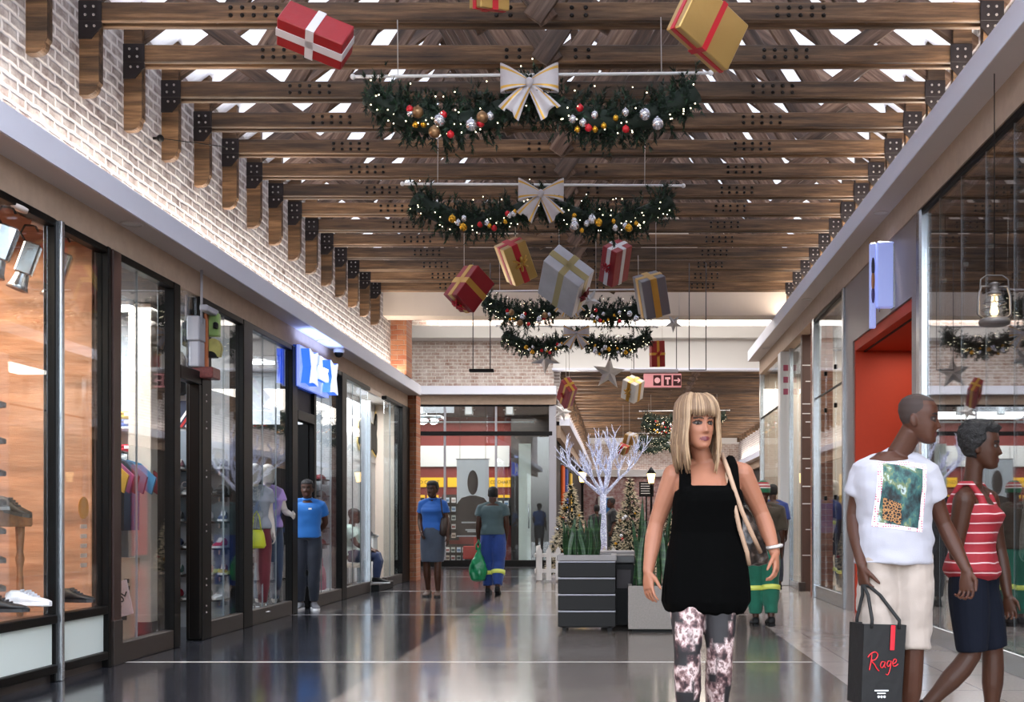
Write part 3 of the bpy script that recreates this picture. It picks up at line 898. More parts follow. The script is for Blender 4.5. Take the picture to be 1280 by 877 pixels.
area('shop_light_1', (-4.9, 6.8, 3.15), (0, 0, 0), 1.2, 2.6, 110, (1, .80, .62))
area('shop_light_2', (-5.6, 10.0, 3.15), (0, 0, 0), 2.2, 2.2, 240, (.93, .97, 1))
area('shop_light_2b', (-5.6, 13.6, 3.15), (0, 0, 0), 2.2, 3, 230, (.95, .97, 1))
area('shop_light_3', (-4.2, 17.9, 3.1), (0, 0, 0), .5, 4, 110, (.97, .98, 1))
struct('floor_display_1', MB().box((-5.9, 4, 0), (XL-.06, 8.44, .44)), M_shopwood)

# ---- track spotlights hanging in the shoe shop
def track_spot(px, py, Y, label, s=1.0, tilt=18):
    p = at(px, py, Y)
    t = thing('track_spotlight', label, 'spotlight', p, (0, R(tilt), R(20)), 'silver track spotlights in the shoe shop')
    mb = MB(); mb.box((-.055*s, -.045*s, -.16*s), (.055*s, .045*s, .07*s), bev=.012*s); mb.build('housing', M_chrome, t)
    mb = MB(); mb.lathe([(.045*s, -.16*s), (.06*s, -.24*s), (.075*s, -.27*s), (.07*s, -.27*s), (.03*s, -.2*s)], n=18, cap=False); mb.build('reflector', M_chrome, t)
    mb = MB(); mb.tube([(-.05*s, 0, .06*s), (-.10*s, 0, .11*s), (-.09*s, 0, .17*s), (-.03*s, 0, .19*s), (0, 0, .16*s)], .008*s, 8); mb.build('yoke', M_black, t)
    mb = MB(); mb.lathe([(.06*s, .19*s), (.06*s, .215*s)], n=16); mb.build('mount_plate', M_soffit, t)
track_spot(9, 296, 7.15, 'first silver track spotlight from the left behind the shoe shop glass', 1.0)
track_spot(38, 316, 7.75, 'second silver track spotlight from the left behind the shoe shop glass', 1.0)
track_spot(78, 328, 8.15, 'silver track spotlight alone behind the narrow second shoe shop pane', 1.0)

# ---- merchandise prototypes
def shoe_proto(up, sole, lace):
    o = make_shoe_mb(.27, .095, .10).build('shoe', [mat('shoe upper ' + up, up, .5), mat('shoe sole ' + sole, sole, .5)])
    lc = MB()
    for i in range(4):
        y = -.10 - .022*i; z = .099 - .012*i
        lc.box((-.022, y-.005, z-.012), (.022, y+.005, z+.004), bev=.002)
    for i in range(1): pass
    l = lc.build('laces', mat('laces ' + lace, lace, .7), o)
    return Proto(o)
SHOES = [shoe_proto(*c) for c in (('#17181b', '#2a2a2c', '#3b3b3d'), ('#e6e6ea', '#f4f4f4', '#c9ccd4'), ('#a8122a', '#f0f0f0', '#f2f2f2'), ('#26365e', '#e9e9ee', '#d9dbe4'), ('#3b3f45', '#c6c9cc', '#8c9096'), ('#5e2430', '#e0dcd6', '#d8d2cc'), ('#2f5a52', '#dfe6e2', '#cfd8d4'))]
SHOENAME = ['black', 'white', 'red', 'navy', 'grey', 'maroon', 'green']
def put_shoe_at(kind, loc, rz, label, group, rx=0):
    o = SHOES[kind].place(loc, (rx, 0, rz), label, group); o['category'] = 'shoe'
    return o
# shoe shop: seven dark shoes on pegs up the left edge, small table, white trainers on the sill
for i, py in enumerate((507, 552, 592, 628, 664, 700, 735)):
    p = at(-26, py, 7.25)
    peg = thing('shoe_peg', 'clear shelf peg under the %s dark shoe from the top, left picture edge' % ORD[i], 'shelf', (p.x, p.y, p.z-.03), group='shoe pegs at the left edge')
    MB().box((-.09, -.07, 0), (.09, .07, .012), bev=.003).build('ledge', M_chrome, peg)
    mb = MB(); mb.cyl((-.08, 0, -.004), (-.3, 0, -.004), .008); mb.build('stem', M_chrome, peg)
    put_shoe_at(0, (p.x-.06, p.y, p.z-.016), R(75), '%s dark shoe from the top at the left edge of the shoe shop' % ORD[i], 'dark shoes in the left window column')
du = thing('display_upright', 'chrome upright carrying the shoe pegs at the left edge of the shoe shop', 'stand', at(-26, 650, 7.25) + Vector((-.32, 0, 0)))
du.location.z = .44
mb = MB(); mb.cyl((0, 0, 0), (0, 0, 1.75), .018, n=12); mb.build('pole', M_chrome, du); mb = MB(); mb.lathe([(.12, 0), (.12, .015), (.03, .03)], n=18); mb.build('base', M_chrome, du)
tb = at(-18, 652, 7.45)
tt = thing('display_table', 'small dark red wooden table with turned legs behind the shoe shop glass', 'table', (tb.x-.05, tb.y+.1, .44), (0, 0, 0))
tt.scale = (1, 1, 1.10)
MB().box((-.55, -.22, .56), (.20, .22, .66), bev=.01).build('tabletop', M_tablewood, tt)
for sx, sy in ((.14, -.16), (.14, .16), (-.48, -.16), (-.48, .16)):
    mb = MB(); mb.lathe([(.02, 0), (.028, .05), (.016, .1), (.024, .16), (.018, .3), (.03, .36), (.02, .4), (.026, .48), (.03, .56)], (sx, sy, 0), 12); mb.build('leg', M_tablewood, tt)
MB().box((-.50, -.02, .07), (.16, .02, .11), bev=.005).build('stretcher', M_tablewood, tt)
put_shoe_at(4, (tb.x-.06, tb.y+.02, 1.168), R(70), 'grey sporty shoe lying on the dark red display table', None)
put_shoe_at(0, (tb.x+.06, tb.y+.0, 1.172), R(80), 'black shoe tipping over the edge of the display table', None, R(12))
put_shoe_at(1, at(22, 757, 7.2) + Vector((-.1, .05, 0)), R(95), 'white trainer with a high collar on the shoe shop window sill', None)
put_shoe_at(1, at(34, 757, 7.32) + Vector((-.1, .05, 0)), R(75), 'low white trainer beside the high one on the window sill', None)
put_shoe_at(0, at(-6, 765, 7.0) + Vector((-.08, .0, 0)), R(100), 'flat black shoe in front of the white trainers on the sill', None)
put_shoe_at(0, at(92, 752, 8.0) + Vector((-.1, 0, 0)), R(80), 'black shoe alone on the sill of the second pane', None)
st = thing('window_sticker', 'round yellow sale sticker above white lettering on the second shoe shop pane', 'sticker', (GX-.012, 8.12, 1.16))
mb = MB(); mb.cyl((0,0,.03), (-.003,0,.03), .08, n=24); mb.build('disc', mat('yellow sticker', '#d98a2a', .6), st)
for i in range(5): MB().box((-.003, -.05, -.12-.07*i), (0, .05, -.09-.07*i)).build('letter_strip', mat('pale sticker', '#e4c2ae', .6), st)

# sports shop: wall shelves that face the camera with shoes, caps and folded clothes
def wall_shelf(x0, x1, y, z, label, group, m=M_dark, dep=.26):
    t = thing('wall_shelf', label, 'shelf', (0, 0, 0), group=group)
    MB().box((x0, y-dep, z-.02), (x1, y, z), bev=.003).build('board', m, t)
    for x in (x0+.06, x1-.06): MB().box((x-.01, y-dep*.8, z-.07), (x+.01, y, z-.02)).build('bracket', M_chrome, t)
zs = (.30, .55, .82, 1.09, 1.36, 1.62)
for r, z in enumerate(zs):
    wall_shelf(-4.75, -3.99, 11.55, z, '%s shelf from the floor of the shoe wall behind the door of the sports shop' % ORD[r], 'shoe wall shelves in the sports shop')
    for c in range(5):
        kd = (r*3 + c*2 + (c*r) % 3) % 7
        put_shoe_at(kd, (-4.66 + .15*c, 11.52, z), R(0 + (r % 2)*14), '%s shoe, %s from the left on the %s shelf of the shoe wall' % (SHOENAME[kd], ORD[c], ORD[r]), 'sports shoes on the shoe wall')
def cap_proto(c):
    o = MB(); prof = [(.085*math.cos(a), .07*math.sin(a)) for a in [i*PI/16 for i in range(9)]]
    o.lathe(prof, n=20)
    r = o.build('cap', mat('cap ' + c, c, .8))
    b = MB(); b.grid(lambda u, v: Vector((.075*math.cos(PI*u)*(1), -.05 - (.04 + .075*v)*math.sin(PI*u) , .006 + .012*math.sin(PI*u)*(1-v))), 14, 4)
    b.grid(lambda u, v: Vector((.075*math.cos(PI*u)*(1), -.05 - (.04 + .075*v)*math.sin(PI*u) , .0 + .012*math.sin(PI*u)*(1-v))), 14, 4)
    b.build('visor', mat('cap ' + c, c, .8), r)
    mb = MB(); mb.ell((0, 0, .071), (.008, .008, .005), 0, 8, 5); mb.build('button', mat('cap ' + c, c, .8), r)
    return Proto(r)
CAPS = [cap_proto(c) for c in ('#1a1c22', '#b9bcc2', '#7b1f2b', '#3c5a6e')]
CAPN = ['black', 'grey', 'red', 'blue']
for r, z in enumerate((.78, 1.00, 1.22, 1.44, 1.66)):
    wall_shelf(-4.45, -3.99, 15.5, z, '%s shelf from the bottom of the cap display beside the last sports shop door' % ORD[r], 'cap display shelves')
    for c in range(2):
        kd = (r + 2*c + r*c) % 4
        o = CAPS[kd].place((-4.33 + .22*c, 15.38, z), (0,0,R(20*c-15)), '%s cap, %s from the left on the %s shelf of the cap display' % (CAPN[kd], ORD[c], ORD[r]), 'caps on the cap display'); o['category'] = 'cap'
def bag_proto(c, c2):
    o = MB(); rg = []
    for z, w, d in ((0,.13,.06),(.02,.15,.07),(.2,.15,.065),(.3,.13,.05),(.33,.10,.03)):
        rg.append(ring((0,0,z), w, d, 0, 20, .6))
    o.rings(rg); r = o.build('handbag', mat('bag ' + c, c, .5, var=.15))
    for s in (-1, 1):
        h = MB(); h.tube([(-.08, s*.03, .31), (-.07, s*.035, .42), (0, s*.04, .47), (.07, s*.035, .42), (.08, s*.03, .31)], .008, 8); h.build('handle', mat('bag ' + c2, c2, .5), r)
    MB().box((-.05, -.075, .12), (.05, -.066, .2), bev=.006).build('pocket', mat('bag ' + c2, c2, .5), r)
    return Proto(r)
PINK = bag_proto('#c96a86', '#a24562')
for i, (x, y, l) in enumerate(((-4.12, 14.45, 'pink handbag on the floor just behind the security guard'), (-4.08, 15.1, 'pink handbag at the far end of the window beside the guard'))):
    o = PINK.place((x, y, .16), (0,0,R(60)), l, 'pink bags in the window'); o['category'] = 'bag'
struct('floor_display_2', MB().box((-5.4, 14.2, 0), (XL-.06, 15.5, .16)), M_white)
struct('floor_display_3', MB().box((-5.2, 11.75, 0), (XL-.06, 13.05, .10)), M_white)

# clothes rails
def tee_mb(w=.21, L=.62, d=.03):
    mb = MB(); poly = [(-w*.78,-L),(w*.78,-L),(w*.8,-.2),(w*1.35,-.28),(w*1.55,-.12),(w*.85,.02),(w*.35,.05),(0,.03),(-w*.35,.05),(-w*.85,.02),(-w*1.55,-.12),(-w*1.35,-.28),(-w*.8,-.2)]
    mb.prism(poly[::1], d, M=Matrix.Translation((0, -d/2, 0)))
    return mb
def tee_proto(c):
    r = tee_mb().build('hanging_shirt', mat('cloth ' + c, c, .85, var=.15))
    h = MB(); h.tube([(-.16, 0, .0), (0, 0, .06), (.16, 0, .0)], .006, 6); h.tube([(0, 0, .06), (0, 0, .11), (.02, 0, .13), (.03, 0, .11)], .004, 6)
    h.build('hanger', M_black, r)
    return Proto(r)
TEES = [tee_proto(c) for c in ('#3f7fa8', '#c9ccd2', '#26282e', '#8a1f2c', '#d8a43a', '#4b5c74', '#7fa6b8', '#a0507a')]
TEEN = ['sky blue', 'pale grey', 'black', 'dark red', 'mustard', 'slate blue', 'light blue', 'plum']
def rail(x, y0, y1, z, n, label, gname, along='y', off=0):
    t = thing('clothes_rail', label, 'rail', (x, (y0+y1)/2, 0))
    L = (y1-y0)/2
    mb = MB(); mb.cyl((0, -L, z), (0, L, z), .014, n=10); mb.build('bar', M_chrome, t)
    for s in (-1, 1):
        mb = MB(); mb.cyl((0, s*L, 0), (0, s*L, z), .014, n=10); mb.build('upright', M_chrome, t)
        MB().box((-.25, s*L-.02, 0), (.25, s*L+.02, .03), bev=.005).build('foot', M_chrome, t)
    if along == 'x': t.rotation_euler = (0, 0, R(90))
    for i in range(n):
        u = (i+.5)/n; kd = (i*3 + off) % 8
        pos = (x, lerp(y0, y1, u), z-.125) if along == 'y' else (x - lerp(-L, L, u), (y0+y1)/2, z-.125)
        o = TEES[kd].place(pos, (0, 0, R(8*math.sin(i*5)) + (R(90) if along == 'x' else 0)), '%s shirt, %s along from the near end on the %s' % (TEEN[kd], ORD[i], gname), 'shirts on the ' + gname); o['category'] = 'shirt'
rail(-4.75, 9.4, 11.2, 1.75, 12, 'chrome clothes rail of bright shirts deep in the first sports window', 'upper bright rail')
rail(-5.35, 8.9, 11.2, 1.35, 12, 'lower chrome clothes rail behind the bright one in the sports shop', 'lower rear rail', off=3)
rail(-5.05, 13.6, 15.3, 1.55, 9, 'chrome clothes rail behind the mannequins near the second door', 'rail behind the mannequins', off=5)
# pillars and posters of the sports shop
for i, (x, y) in enumerate(((-4.62, 10.9), (-4.98, 10.5))):
    t = thing('shop_pillar', ('pale square pillar with black lettering inside the first sports window', 'thin white pillar left of the lettered one in the sports window')[i], 'pillar', (x, y, 0))
    hw = (.11, .05)[i]
    MB().box((-hw, -hw, 0), (hw, hw, 3.19), bev=.006).build('shaft', M_cream if i == 0 else M_white_gl, t)
    MB().box((-hw-.01, -hw-.01, 0), (hw+.01, hw+.01, .12), bev=.004).build('plinth', M_dark, t)
def text_obj(name, body, size, m, parent=None, ext=.002, align='CENTER'):
    cu = bpy.data.curves.new(name, 'FONT'); cu.body = body; cu.size = size; cu.extrude = ext; cu.align_x = align; cu.align_y = 'CENTER'
    tmp = bpy.data.objects.new('tmp', cu); COL.objects.link(tmp)
    me = bpy.data.meshes.new_from_object(tmp.evaluated_get(bpy.context.evaluated_depsgraph_get())); me.name = name
    bpy.data.objects.remove(tmp); bpy.data.curves.remove(cu)
    me.materials.clear(); me.materials.append(m)
    o = bpy.data.objects.new(name, me); link(o, parent)
    return o
M_poster = mat('grey blue poster print', '#7d8791', .5, var=.5, vscale=3)
M_poster2 = mat('navy poster print', '#1d2b48', .5, var=.5, vscale=4)
ps = thing('wall_poster', 'tall grey poster with white lettering on the slat wall behind the open shop door', 'poster', (-4.53, 11.54, 1.72))
MB().box((-.20, -.012, -.62), (.20, 0, .30)).build('sheet', M_poster, ps)
o = text_obj('lettering', 'OMON', .10, M_white_gl, ps); o.rotation_euler = (R(90), 0, 0); o.location = (.02, -.016, -.26)
mb = MB(); mb.tube([(-.06+.05*math.cos(a), -.016, -.10+.06*math.sin(a)) for a in [i*PI/8 for i in range(13)]], .008, 6); mb.build('emblem', M_black, ps)
ps2 = thing('wall_poster', 'navy poster with red and white diagonal stripes above the grey poster in the doorway', 'poster', (-4.53, 11.54, 2.19))
MB().box((-.20, -.012, -.13), (.20, 0, .14)).build('sheet', M_poster2, ps2)
for i, m_ in enumerate((M_white_gl, M_red, M_white_gl)):
    MB().box((-.16, -.016, -.012), (.16, -.012, .012), M=Matrix.Translation((.06+.05*i, 0, 0)) @ Matrix.Rotation(R(-55), 4, 'Y')).build('stripe', m_, ps2)
bp = thing('backpack', 'black backpack hanging on the white panel above the navy poster in the doorway', 'backpack', (-4.55, 11.45, 2.38))
mb = MB(); mb.rings([ring((0, 0, z), w, d, 0, 20, .6) for z, w, d in ((0,.09,.06),(.03,.13,.09),(.2,.14,.10),(.36,.12,.08),(.44,.08,.05),(.46,.03,.02))]); mb.build('bag_body', mat('black nylon', '#15161a', .5, var=.2), bp)
mb = MB(); mb.rings([ring((0, -.09, z), w, d, 0, 16, .6) for z, w, d in ((.04,.09,.02),(.06,.10,.035),(.17,.10,.035),(.19,.08,.02))]); mb.build('front_pocket', mat('black nylon 2', '#22242a', .5, var=.2), bp)
mb = MB(); mb.tube([(-.03, 0, .45), (-.03, 0, .52), (.03, 0, .52), (.03, 0, .45)], .008, 8); mb.build('grab_handle', M_black, bp)
sh = thing('price_flag', 'tilted white placard with bold black lettering on the floor of the first sports window', 'sign', at(155, 752, 8.9) + Vector((-.04, .1, -.10)), (0, R(-15), R(-20)))
MB().box((-.09, -.006, -.02), (.09, .006, .26), bev=.003).build('board', mat('pale pink card', '#dcc3c8', .6), sh)
o = text_obj('lettering', '10L', .11, M_black, sh); o.rotation_euler = (R(90), R(-50), 0); o.location = (0, -.009, .12)
tag_ = thing('paper_bag', 'tall brown paper sheet with dark print leaning inside the first sports window', 'poster', (-4.30, 9.65, .0), (R(-6), 0, R(-10)))
MB().box((-.13, -.006, 0), (.13, .006, .78), bev=.002).build('sheet', mat('kraft paper', '#a58f7c', .8, var=.15), tag_)
for i, (z, w_) in enumerate(((.56, .05), (.50, .06), (.42, .05), (.30, .07), (.24, .05))):
    MB().box((.0, -.009, z), (w_, -.006, z+.035)).build('print_bar', M_black, tag_)

# sculpted 3D shop sign hanging by two rods: grey blocks on one edge, coloured face
sg = thing('hanging_shop_sign', 'sculpted shop sign with copper edge hanging on two rods over the first door', 'sign', (-3.60, 10.3, 2.55))
def sx_(px): return 0
mbk = MB()
def plate(px0, px1, py0, py1, y0, y1, name, m, bev=.01, xs=None):
    """a block of the sign: Y depth y0..y1, X from pixel range at its front, Z from pixels"""
    Yf = 10.3 + y0
    x0, x1 = ax(px0, Yf)+3.60, ax(px1, Yf)+3.60
    z0, z1 = az(py1, Yf)-2.55, az(py0, Yf)-2.55
    MB().box((x0, y0, z0), (x1, y1, z1), bev=bev).build(name, m, sg)
M_copper = mat('copper edge', '#b06a48', .3, .7, var=.3)
M_sgrey = mat('grey sign block', '#a3a3ad', .5)
plate(233, 249, 394, 425, -.16, .0, 'letter_block', M_sgrey)
plate(236, 249, 425, 458, -.14, .0, 'letter_block', M_sgrey)
plate(249, 259, 380, 388, -.2, .1, 'top_cap', M_sgrey)
plate(247, 259, 391, 460, -.0, .05, 'copper_edge', M_copper)
plate(227, 233, 400, 432, -.14, -.02, 'back_bracket', M_black)
plate(259, 273, 391, 420, .05, .12, 'green_plate', mat('green sign face', '#7f9a58', .4, var=.6, vscale=12))
plate(266, 271, 402, 410, .0, .05, 'dark_inset', M_black)
mb = MB()
Yf = 10.38; cx_, cz_ = ax(266, Yf)+3.60, az(436, Yf)-2.55
mb.prism([(cx_+.075*math.cos(a), cz_+.10*math.sin(a)) for a in [i*PI/10 for i in range(11)]] + [(cx_-.05, cz_-.07), (cx_+.06, cz_-.07)], .06, M=Matrix.Translation((0, .08, 0))); mb.build('round_plate', mat('yellow teal sign face', '#a9a05c', .4, var=.5, vscale=10), sg)
mb = MB(); cz2 = az(447, Yf)-2.55
mb.prism([(cx_-.02+.06*math.cos(a), cz2+.06*math.sin(a)) for a in [i*PI/10 for i in range(11)]], .06, M=Matrix.Translation((0, .06, 0))); mb.build('dark_arch', M_black, sg)
plate(240, 266, 458, 472, -.1, .1, 'base_plate', mat('speckled sign base', '#6b2f2c', .4, var=.9, vscale=60))
for px in (233, 252):
    a = at(px, 405, 10.2) - Vector((-3.60, 10.3, 2.55)); mb = MB(); mb.cyl(a, (a.x, a.y, 1.0), .012, n=10); mb.build('rod', M_sgrey, sg)

# lit blue sign plate with raised star-cornered letters
M_blue_face = mat('white sign face', '#dfe6ff', .4, emit='#7f9cff', estr=.55)
M_blue_glow = mat('blue halo letter side', '#2f62e0', .4, emit='#2f62ff', estr=1.2)
sb = thing('illuminated_shop_sign', 'blue lit shop sign with raised lettering above the guard and the second door', 'sign', (XL+.10, 13.88, 2.93))
MB().box((-.04, -.66, -.245), (.0, .66, .245), bev=.006).build('face_plate', M_blue_face, sb)
MB().box((-.12, -.67, -.245), (-.04, .67, .245), bev=.006).build('light_box', mat('deep blue box', '#16305c', .4, emit='#1a48c0', estr=.25), sb)
def x_letter(yc, s, name):
    mb = MB(); poly = [(-.26,-.30),(-.06,-.27),(.06,-.27),(.26,-.30),(.14,.0),(.26,.30),(.06,.24),(-.06,.24),(-.26,.30),(-.14,0)]
    M = Matrix.Translation((.10, yc, 0)) @ Matrix.Rotation(R(90), 4, 'Z') @ Matrix.Scale(s, 4)
    mb.prism([(x, z) for x, z in poly], .10/s, 0, M)
    return mb.build(name, [M_blue_glow], sb)
def x_face(yc, s):
    mb = MB(); poly = [(-.26,-.30),(-.06,-.27),(.06,-.27),(.26,-.30),(.14,.0),(.26,.30),(.06,.24),(-.06,.24),(-.26,.30),(-.14,0)]
    M = Matrix.Translation((.112, yc, 0)) @ Matrix.Rotation(R(90), 4, 'Z') @ Matrix.Scale(s, 4)
    mb.prism(poly, .012/s, 0, M)
    return mb.build('star_letter_face', mat('lit letter face', '#eef2ff', .4, emit='#dfe8ff', estr=.75), sb)
for yc, s in ((-.44, .68), (.52, .68)): x_letter(yc, s, 'star_letter'); x_face(yc, s)
o = text_obj('raised_word', 'CROSS', .24, MATS['lit letter face'], sb, ext=.02); o.rotation_euler = (R(90), 0, R(90)); o.location = (.08, .05, -.02); o.scale = (.62, 1, 1)
o = text_obj('word_halo', 'CROSS', .25, M_blue_glow, sb, ext=.03); o.rotation_euler = (R(90), 0, R(90)); o.location = (.04, .05, -.02); o.scale = (.62, 1, 1)
area('sign_glow', (XL+.16, 14.0, 3.24), (R(180), 0, 0), .15, 1.4, 6, (.35, .5, 1))
# camera dome under the soffit
dc = thing('ceiling_camera', 'small black dome camera under the left soffit above the blue sign', 'camera', (XL+.14, 14.9, ZL-.004))
mb = MB(); mb.lathe([(.075, 0), (.075, -.04), (.065, -.05)], n=18); mb.build('base', M_white_gl, dc)
mb = MB(); mb.lathe([(.058, -.05), (.055, -.075), (.04, -.10), (.015, -.112)], n=18); mb.build('dome', M_black, dc)
# bright bare lamp at the corner of the glass
bl = thing('bright_lamp', 'bare glaring lamp at the top corner of the glass right of the blue sign', 'lamp', at(432, 492, 15.9) + Vector((-.1, 0, 0)))
mb = MB(); mb.ell((0,0,0), .05, 0, 14, 10); mb.build('bulb', M_lamp, bl)
mb = MB(); mb.cyl((0,0,.045), (0,0,.1), .02); mb.build('socket', M_chrome, bl)
# last shop: letters on the white board, plinth with a cap, bench
lb = thing('wall_logo', 'black blob logo with warm edge on the white wall of the last left shop', 'sign', (-4.44, 19.75, 2.62))
mb = MB()
pts = [(-.75,-.18),(-.6,-.30),(-.3,-.22),(0,-.34),(.3,-.24),(.6,-.34),(.75,-.2),(.62,.05),(.75,.30),(.62,.42),(.45,.18),(.2,.22),(-.1,.12),(-.4,.22),(-.7,.16)]
mb.prism(pts, .03, M=Matrix.Translation((.03, 0, 0)) @ Matrix.Rotation(R(90), 4, 'Z')); mb.build('logo_shape', M_black, lb)
mb = MB(); mb.prism([(x*1.06, z*1.10) for x, z in pts], .012, M=Matrix.Translation((.012, 0, 0)) @ Matrix.Rotation(R(90), 4, 'Z')); mb.build('logo_edge', mat('warm sign edge', '#e6c87c', .5, emit='#e6c87c', estr=.3), lb)
MB().box((-.005, -.9, -.50), (.004, .9, -.485)).build('panel_joint', M_soffit, lb)
pl = thing('display_plinth', 'white display plinth carrying a navy cap beside the seated person', 'plinth', (-4.24, 18.75, 0))
MB().box((-.16, -.16, 0), (.16, .16, .82), bev=.01).build('box', M_white_gl, pl)
MB().box((-.18, -.18, .82), (.18, .18, .85), bev=.006).build('top', M_white_gl, pl)
o = CAPS[0].place((-4.22, 18.70, .85), (0,0,R(60)), 'navy black cap on the white plinth in the last left shop', scale=1.35); o['category'] = 'cap'
sp = thing('entrance_step', 'low black step in the entrance of the last shop on the left', 'step', (XL-.02, 17.85, 0))
MB().box((-.35, -.55, 0), (.18, .55, .10), bev=.01).build('block', M_black, sp)
MB().box((-.36, -.56, .10), (.185, .56, .112), bev=.004).build('tread', M_bronze2, sp)
bn = thing('bench', 'pale bench under the seated person in the last left shop', 'bench', (-4.22, 17.75, 0))
MB().box((-.18, -.30, .36), (.18, .30, .41), bev=.01).build('seat', M_cream, bn)
for sx in (-1, 1):
    for sy in (-1, 1): MB().box((sx*.15-.02, sy*.26-.02, .0), (sx*.15+.02, sy*.26+.02, .36)).build('leg', M_chrome, bn)

# folded clothes on the party wall seen through the first sports window, and tube lights above them
def folded_proto(c):
    r = MB().box((-.11, -.13, 0), (.11, .13, .05), bev=.02).build('folded_clothes', mat('cloth ' + c, c, .85, var=.15))
    MB().box((-.10, -.135, .045), (.10, .11, .075), bev=.014).build('upper_fold', mat('cloth ' + c, c, .85, var=.15), r)
    MB().box((-.03, -.142, .03), (.03, -.134, .06), bev=.003).build('size_label', M_white_gl, r)
    return Proto(r)
FOLD = [(folded_proto(c), n) for c, n in (('#1f8fb8', 'cyan'), ('#e0b020', 'yellow'), ('#b82030', 'red'), ('#2b4f9a', 'blue'), ('#d7dadd', 'white'), ('#22242a', 'black'), ('#3f8f5a', 'green'))]
for r_, z in enumerate((1.05, 1.38, 1.71, 2.04)):
    wall_shelf(-5.95, -4.78, 11.54, z, '%s shelf from the bottom of the folded clothes wall in the sports shop' % ORD[r_], 'folded clothes shelves', M_white_gl, .30)
    for c in range(4):
        for k in range(2):
            pr, nm = FOLD[(r_*3 + c*2 + k*5 + c*r_) % 7]
            o = pr.place((-5.78 + .28*c, 11.38, z + .078*k), None, '%s folded top, %s in the %s stack of the %s folded clothes shelf' % (nm, ('lower', 'upper')[k], ORD[c], ORD[r_]), 'folded tops in the sports shop'); o['category'] = 'clothes'
for i, (y, x) in enumerate(((9.5, -5.0), (10.7, -5.3), (12.6, -5.0), (14.3, -5.0))):
    t = thing('tube_light', '%s white tube light from the camera under the sports shop ceiling' % ORD[i], 'light', (x, y, 3.128))
    MB().box((-.65, -.04, 0), (.65, .04, .07), bev=.01).build('housing', M_white_gl, t)
    mb = MB(); mb.cyl((-.6, 0, -.02), (.6, 0, -.02), .018, n=10); mb.build('tube', M_lamp_soft, t)
# ------------------------------------------------------------------ shop fronts on the right
GR = XR
zr_ = 3.98
def bar_r(w, name, m, lo, hi, bev=.006): return MB().box(lo, hi, bev=bev).build(name, m, w)
jt = [5.5 + .62*i for i in range(1, 8)]
w = window_unit()
ys = [5.5] + jt + [10.33]
for a, b in zip(ys, ys[1:]):
    MB().box((GR-.006, a+.004, .16), (GR+.006, b-.004, zr_-.05)).build('glass_pane', M_glass_mirror, w)
for j in jt:
    MB().box((GR-.0055, j-.004, .16), (GR+.0055, j+.004, zr_-.05)).build('glass_joint', M_sgrey_, w)
    for z in (1.2, 2.2, 3.2):
        MB().box((GR+.006, j-.03, z-.02), (GR+.05, j+.03, z+.02), bev=.005).build('patch_fitting', M_chrome, w)
bar_r(w, 'bottom_rail', M_chrome, (GR-.03, 5.5, 0), (GR+.04, 10.36, .16)); bar_r(w, 'head_bar', M_bronze, (GR-.03, 5.5, zr_-.05), (GR+.04, 10.36, zr_))
bar_r(w, 'end_post', M_chrome, (GR-.05, 10.33, 0), (GR+.06, 10.47, zr_), .02)
bar_r(w, 'end_post', M_bronze, (GR-.02, 10.47, 0), (GR+.06, 10.56, zr_))
# grey cladding with the orange entrance portal
M_clad = mat('grey metal cladding', '#938a88', .45, .35, var=.08, vscale=2)
M_orange = mat('burnt orange portal lining', '#b8340f', .6, var=.06, vscale=30)
y0, y1, zp = 10.72, 13.42, 3.24
struct('wall_portal', MB().box((GR-.02, 10.56, 0), (GR+.25, y0, zr_)).box((GR-.02, y1, 0), (GR+.25, 13.86, zr_)).box((GR-.02, y0, zp), (GR+.25, y1, zr_)), M_clad)
d3 = bpy.data.objects.new('door_3', None); COL.objects.link(d3); d3['kind'] = 'structure'
MB().box((GR+.0, y1-.06, 0), (GR+1.2, y1-.002, zp-.12), bev=.003).build('portal_jamb', M_orange, d3)
MB().box((GR+.0, y0+.002, 0), (GR+1.2, y0+.06, zp-.12), bev=.003).build('portal_jamb', M_orange, d3)
MB().box((GR+.0, y0+.002, zp-.12), (GR+1.2, y1-.002, zp-.002), bev=.003).build('portal_head', M_orange, d3)
MB().box((GR+.10, y0+.06, zp-.135), (GR+.12, y1-.06, zp-.12)).build('head_groove', M_black, d3)
MB().box((GR+1.2, y0, 0), (GR+1.25, y1, zp)).build('door_recess', M_dark, d3)
struct('wall_shop_4_side', MB().box((GR+.25, 13.45, 0), (7, 13.6, 4.1)), M_cream)
# blade sign lit from within
bs = thing('blade_sign', 'white-blue lit blade sign projecting from the grey cladding above the orange entrance', 'sign', (GR-.02, 11.45, 3.56))
M_sign_lit = mat('lit sign side', '#b8c2ea', .4, emit='#93a5f5', estr=.40)
mb = MB(); mb.box((-.17, -.05, -.29), (-.0, .05, .38), bev=.012); mb.build('sign_box', M_sign_lit, bs)
mb = MB(); mb.box((-.012, -.062, -.30), (.006, .062, .36), bev=.005); mb.build('back_flange', M_chrome, bs)
mb = MB(); mb.box((-.24, -.03, -.50), (-.18, .03, .37), bev=.008); mb.build('outer_plate', M_sign_lit, bs)
for z, h, c in ((.12, .10, '#3a3148'), (-.02, .12, '#b37a52'), (-.16, .09, '#4a3b70')):
    mb = MB(); mb.ell((-.212, -.034, z), (.018, .012, h), 0, 12, 8); mb.build('letter', mat('sign letter ' + c, c, .5), bs)
mb = MB(); mb.cyl((-.14, 0, -.33), (-.14, 0, -.28), .006); mb.build('drop_pin', M_chrome, bs)
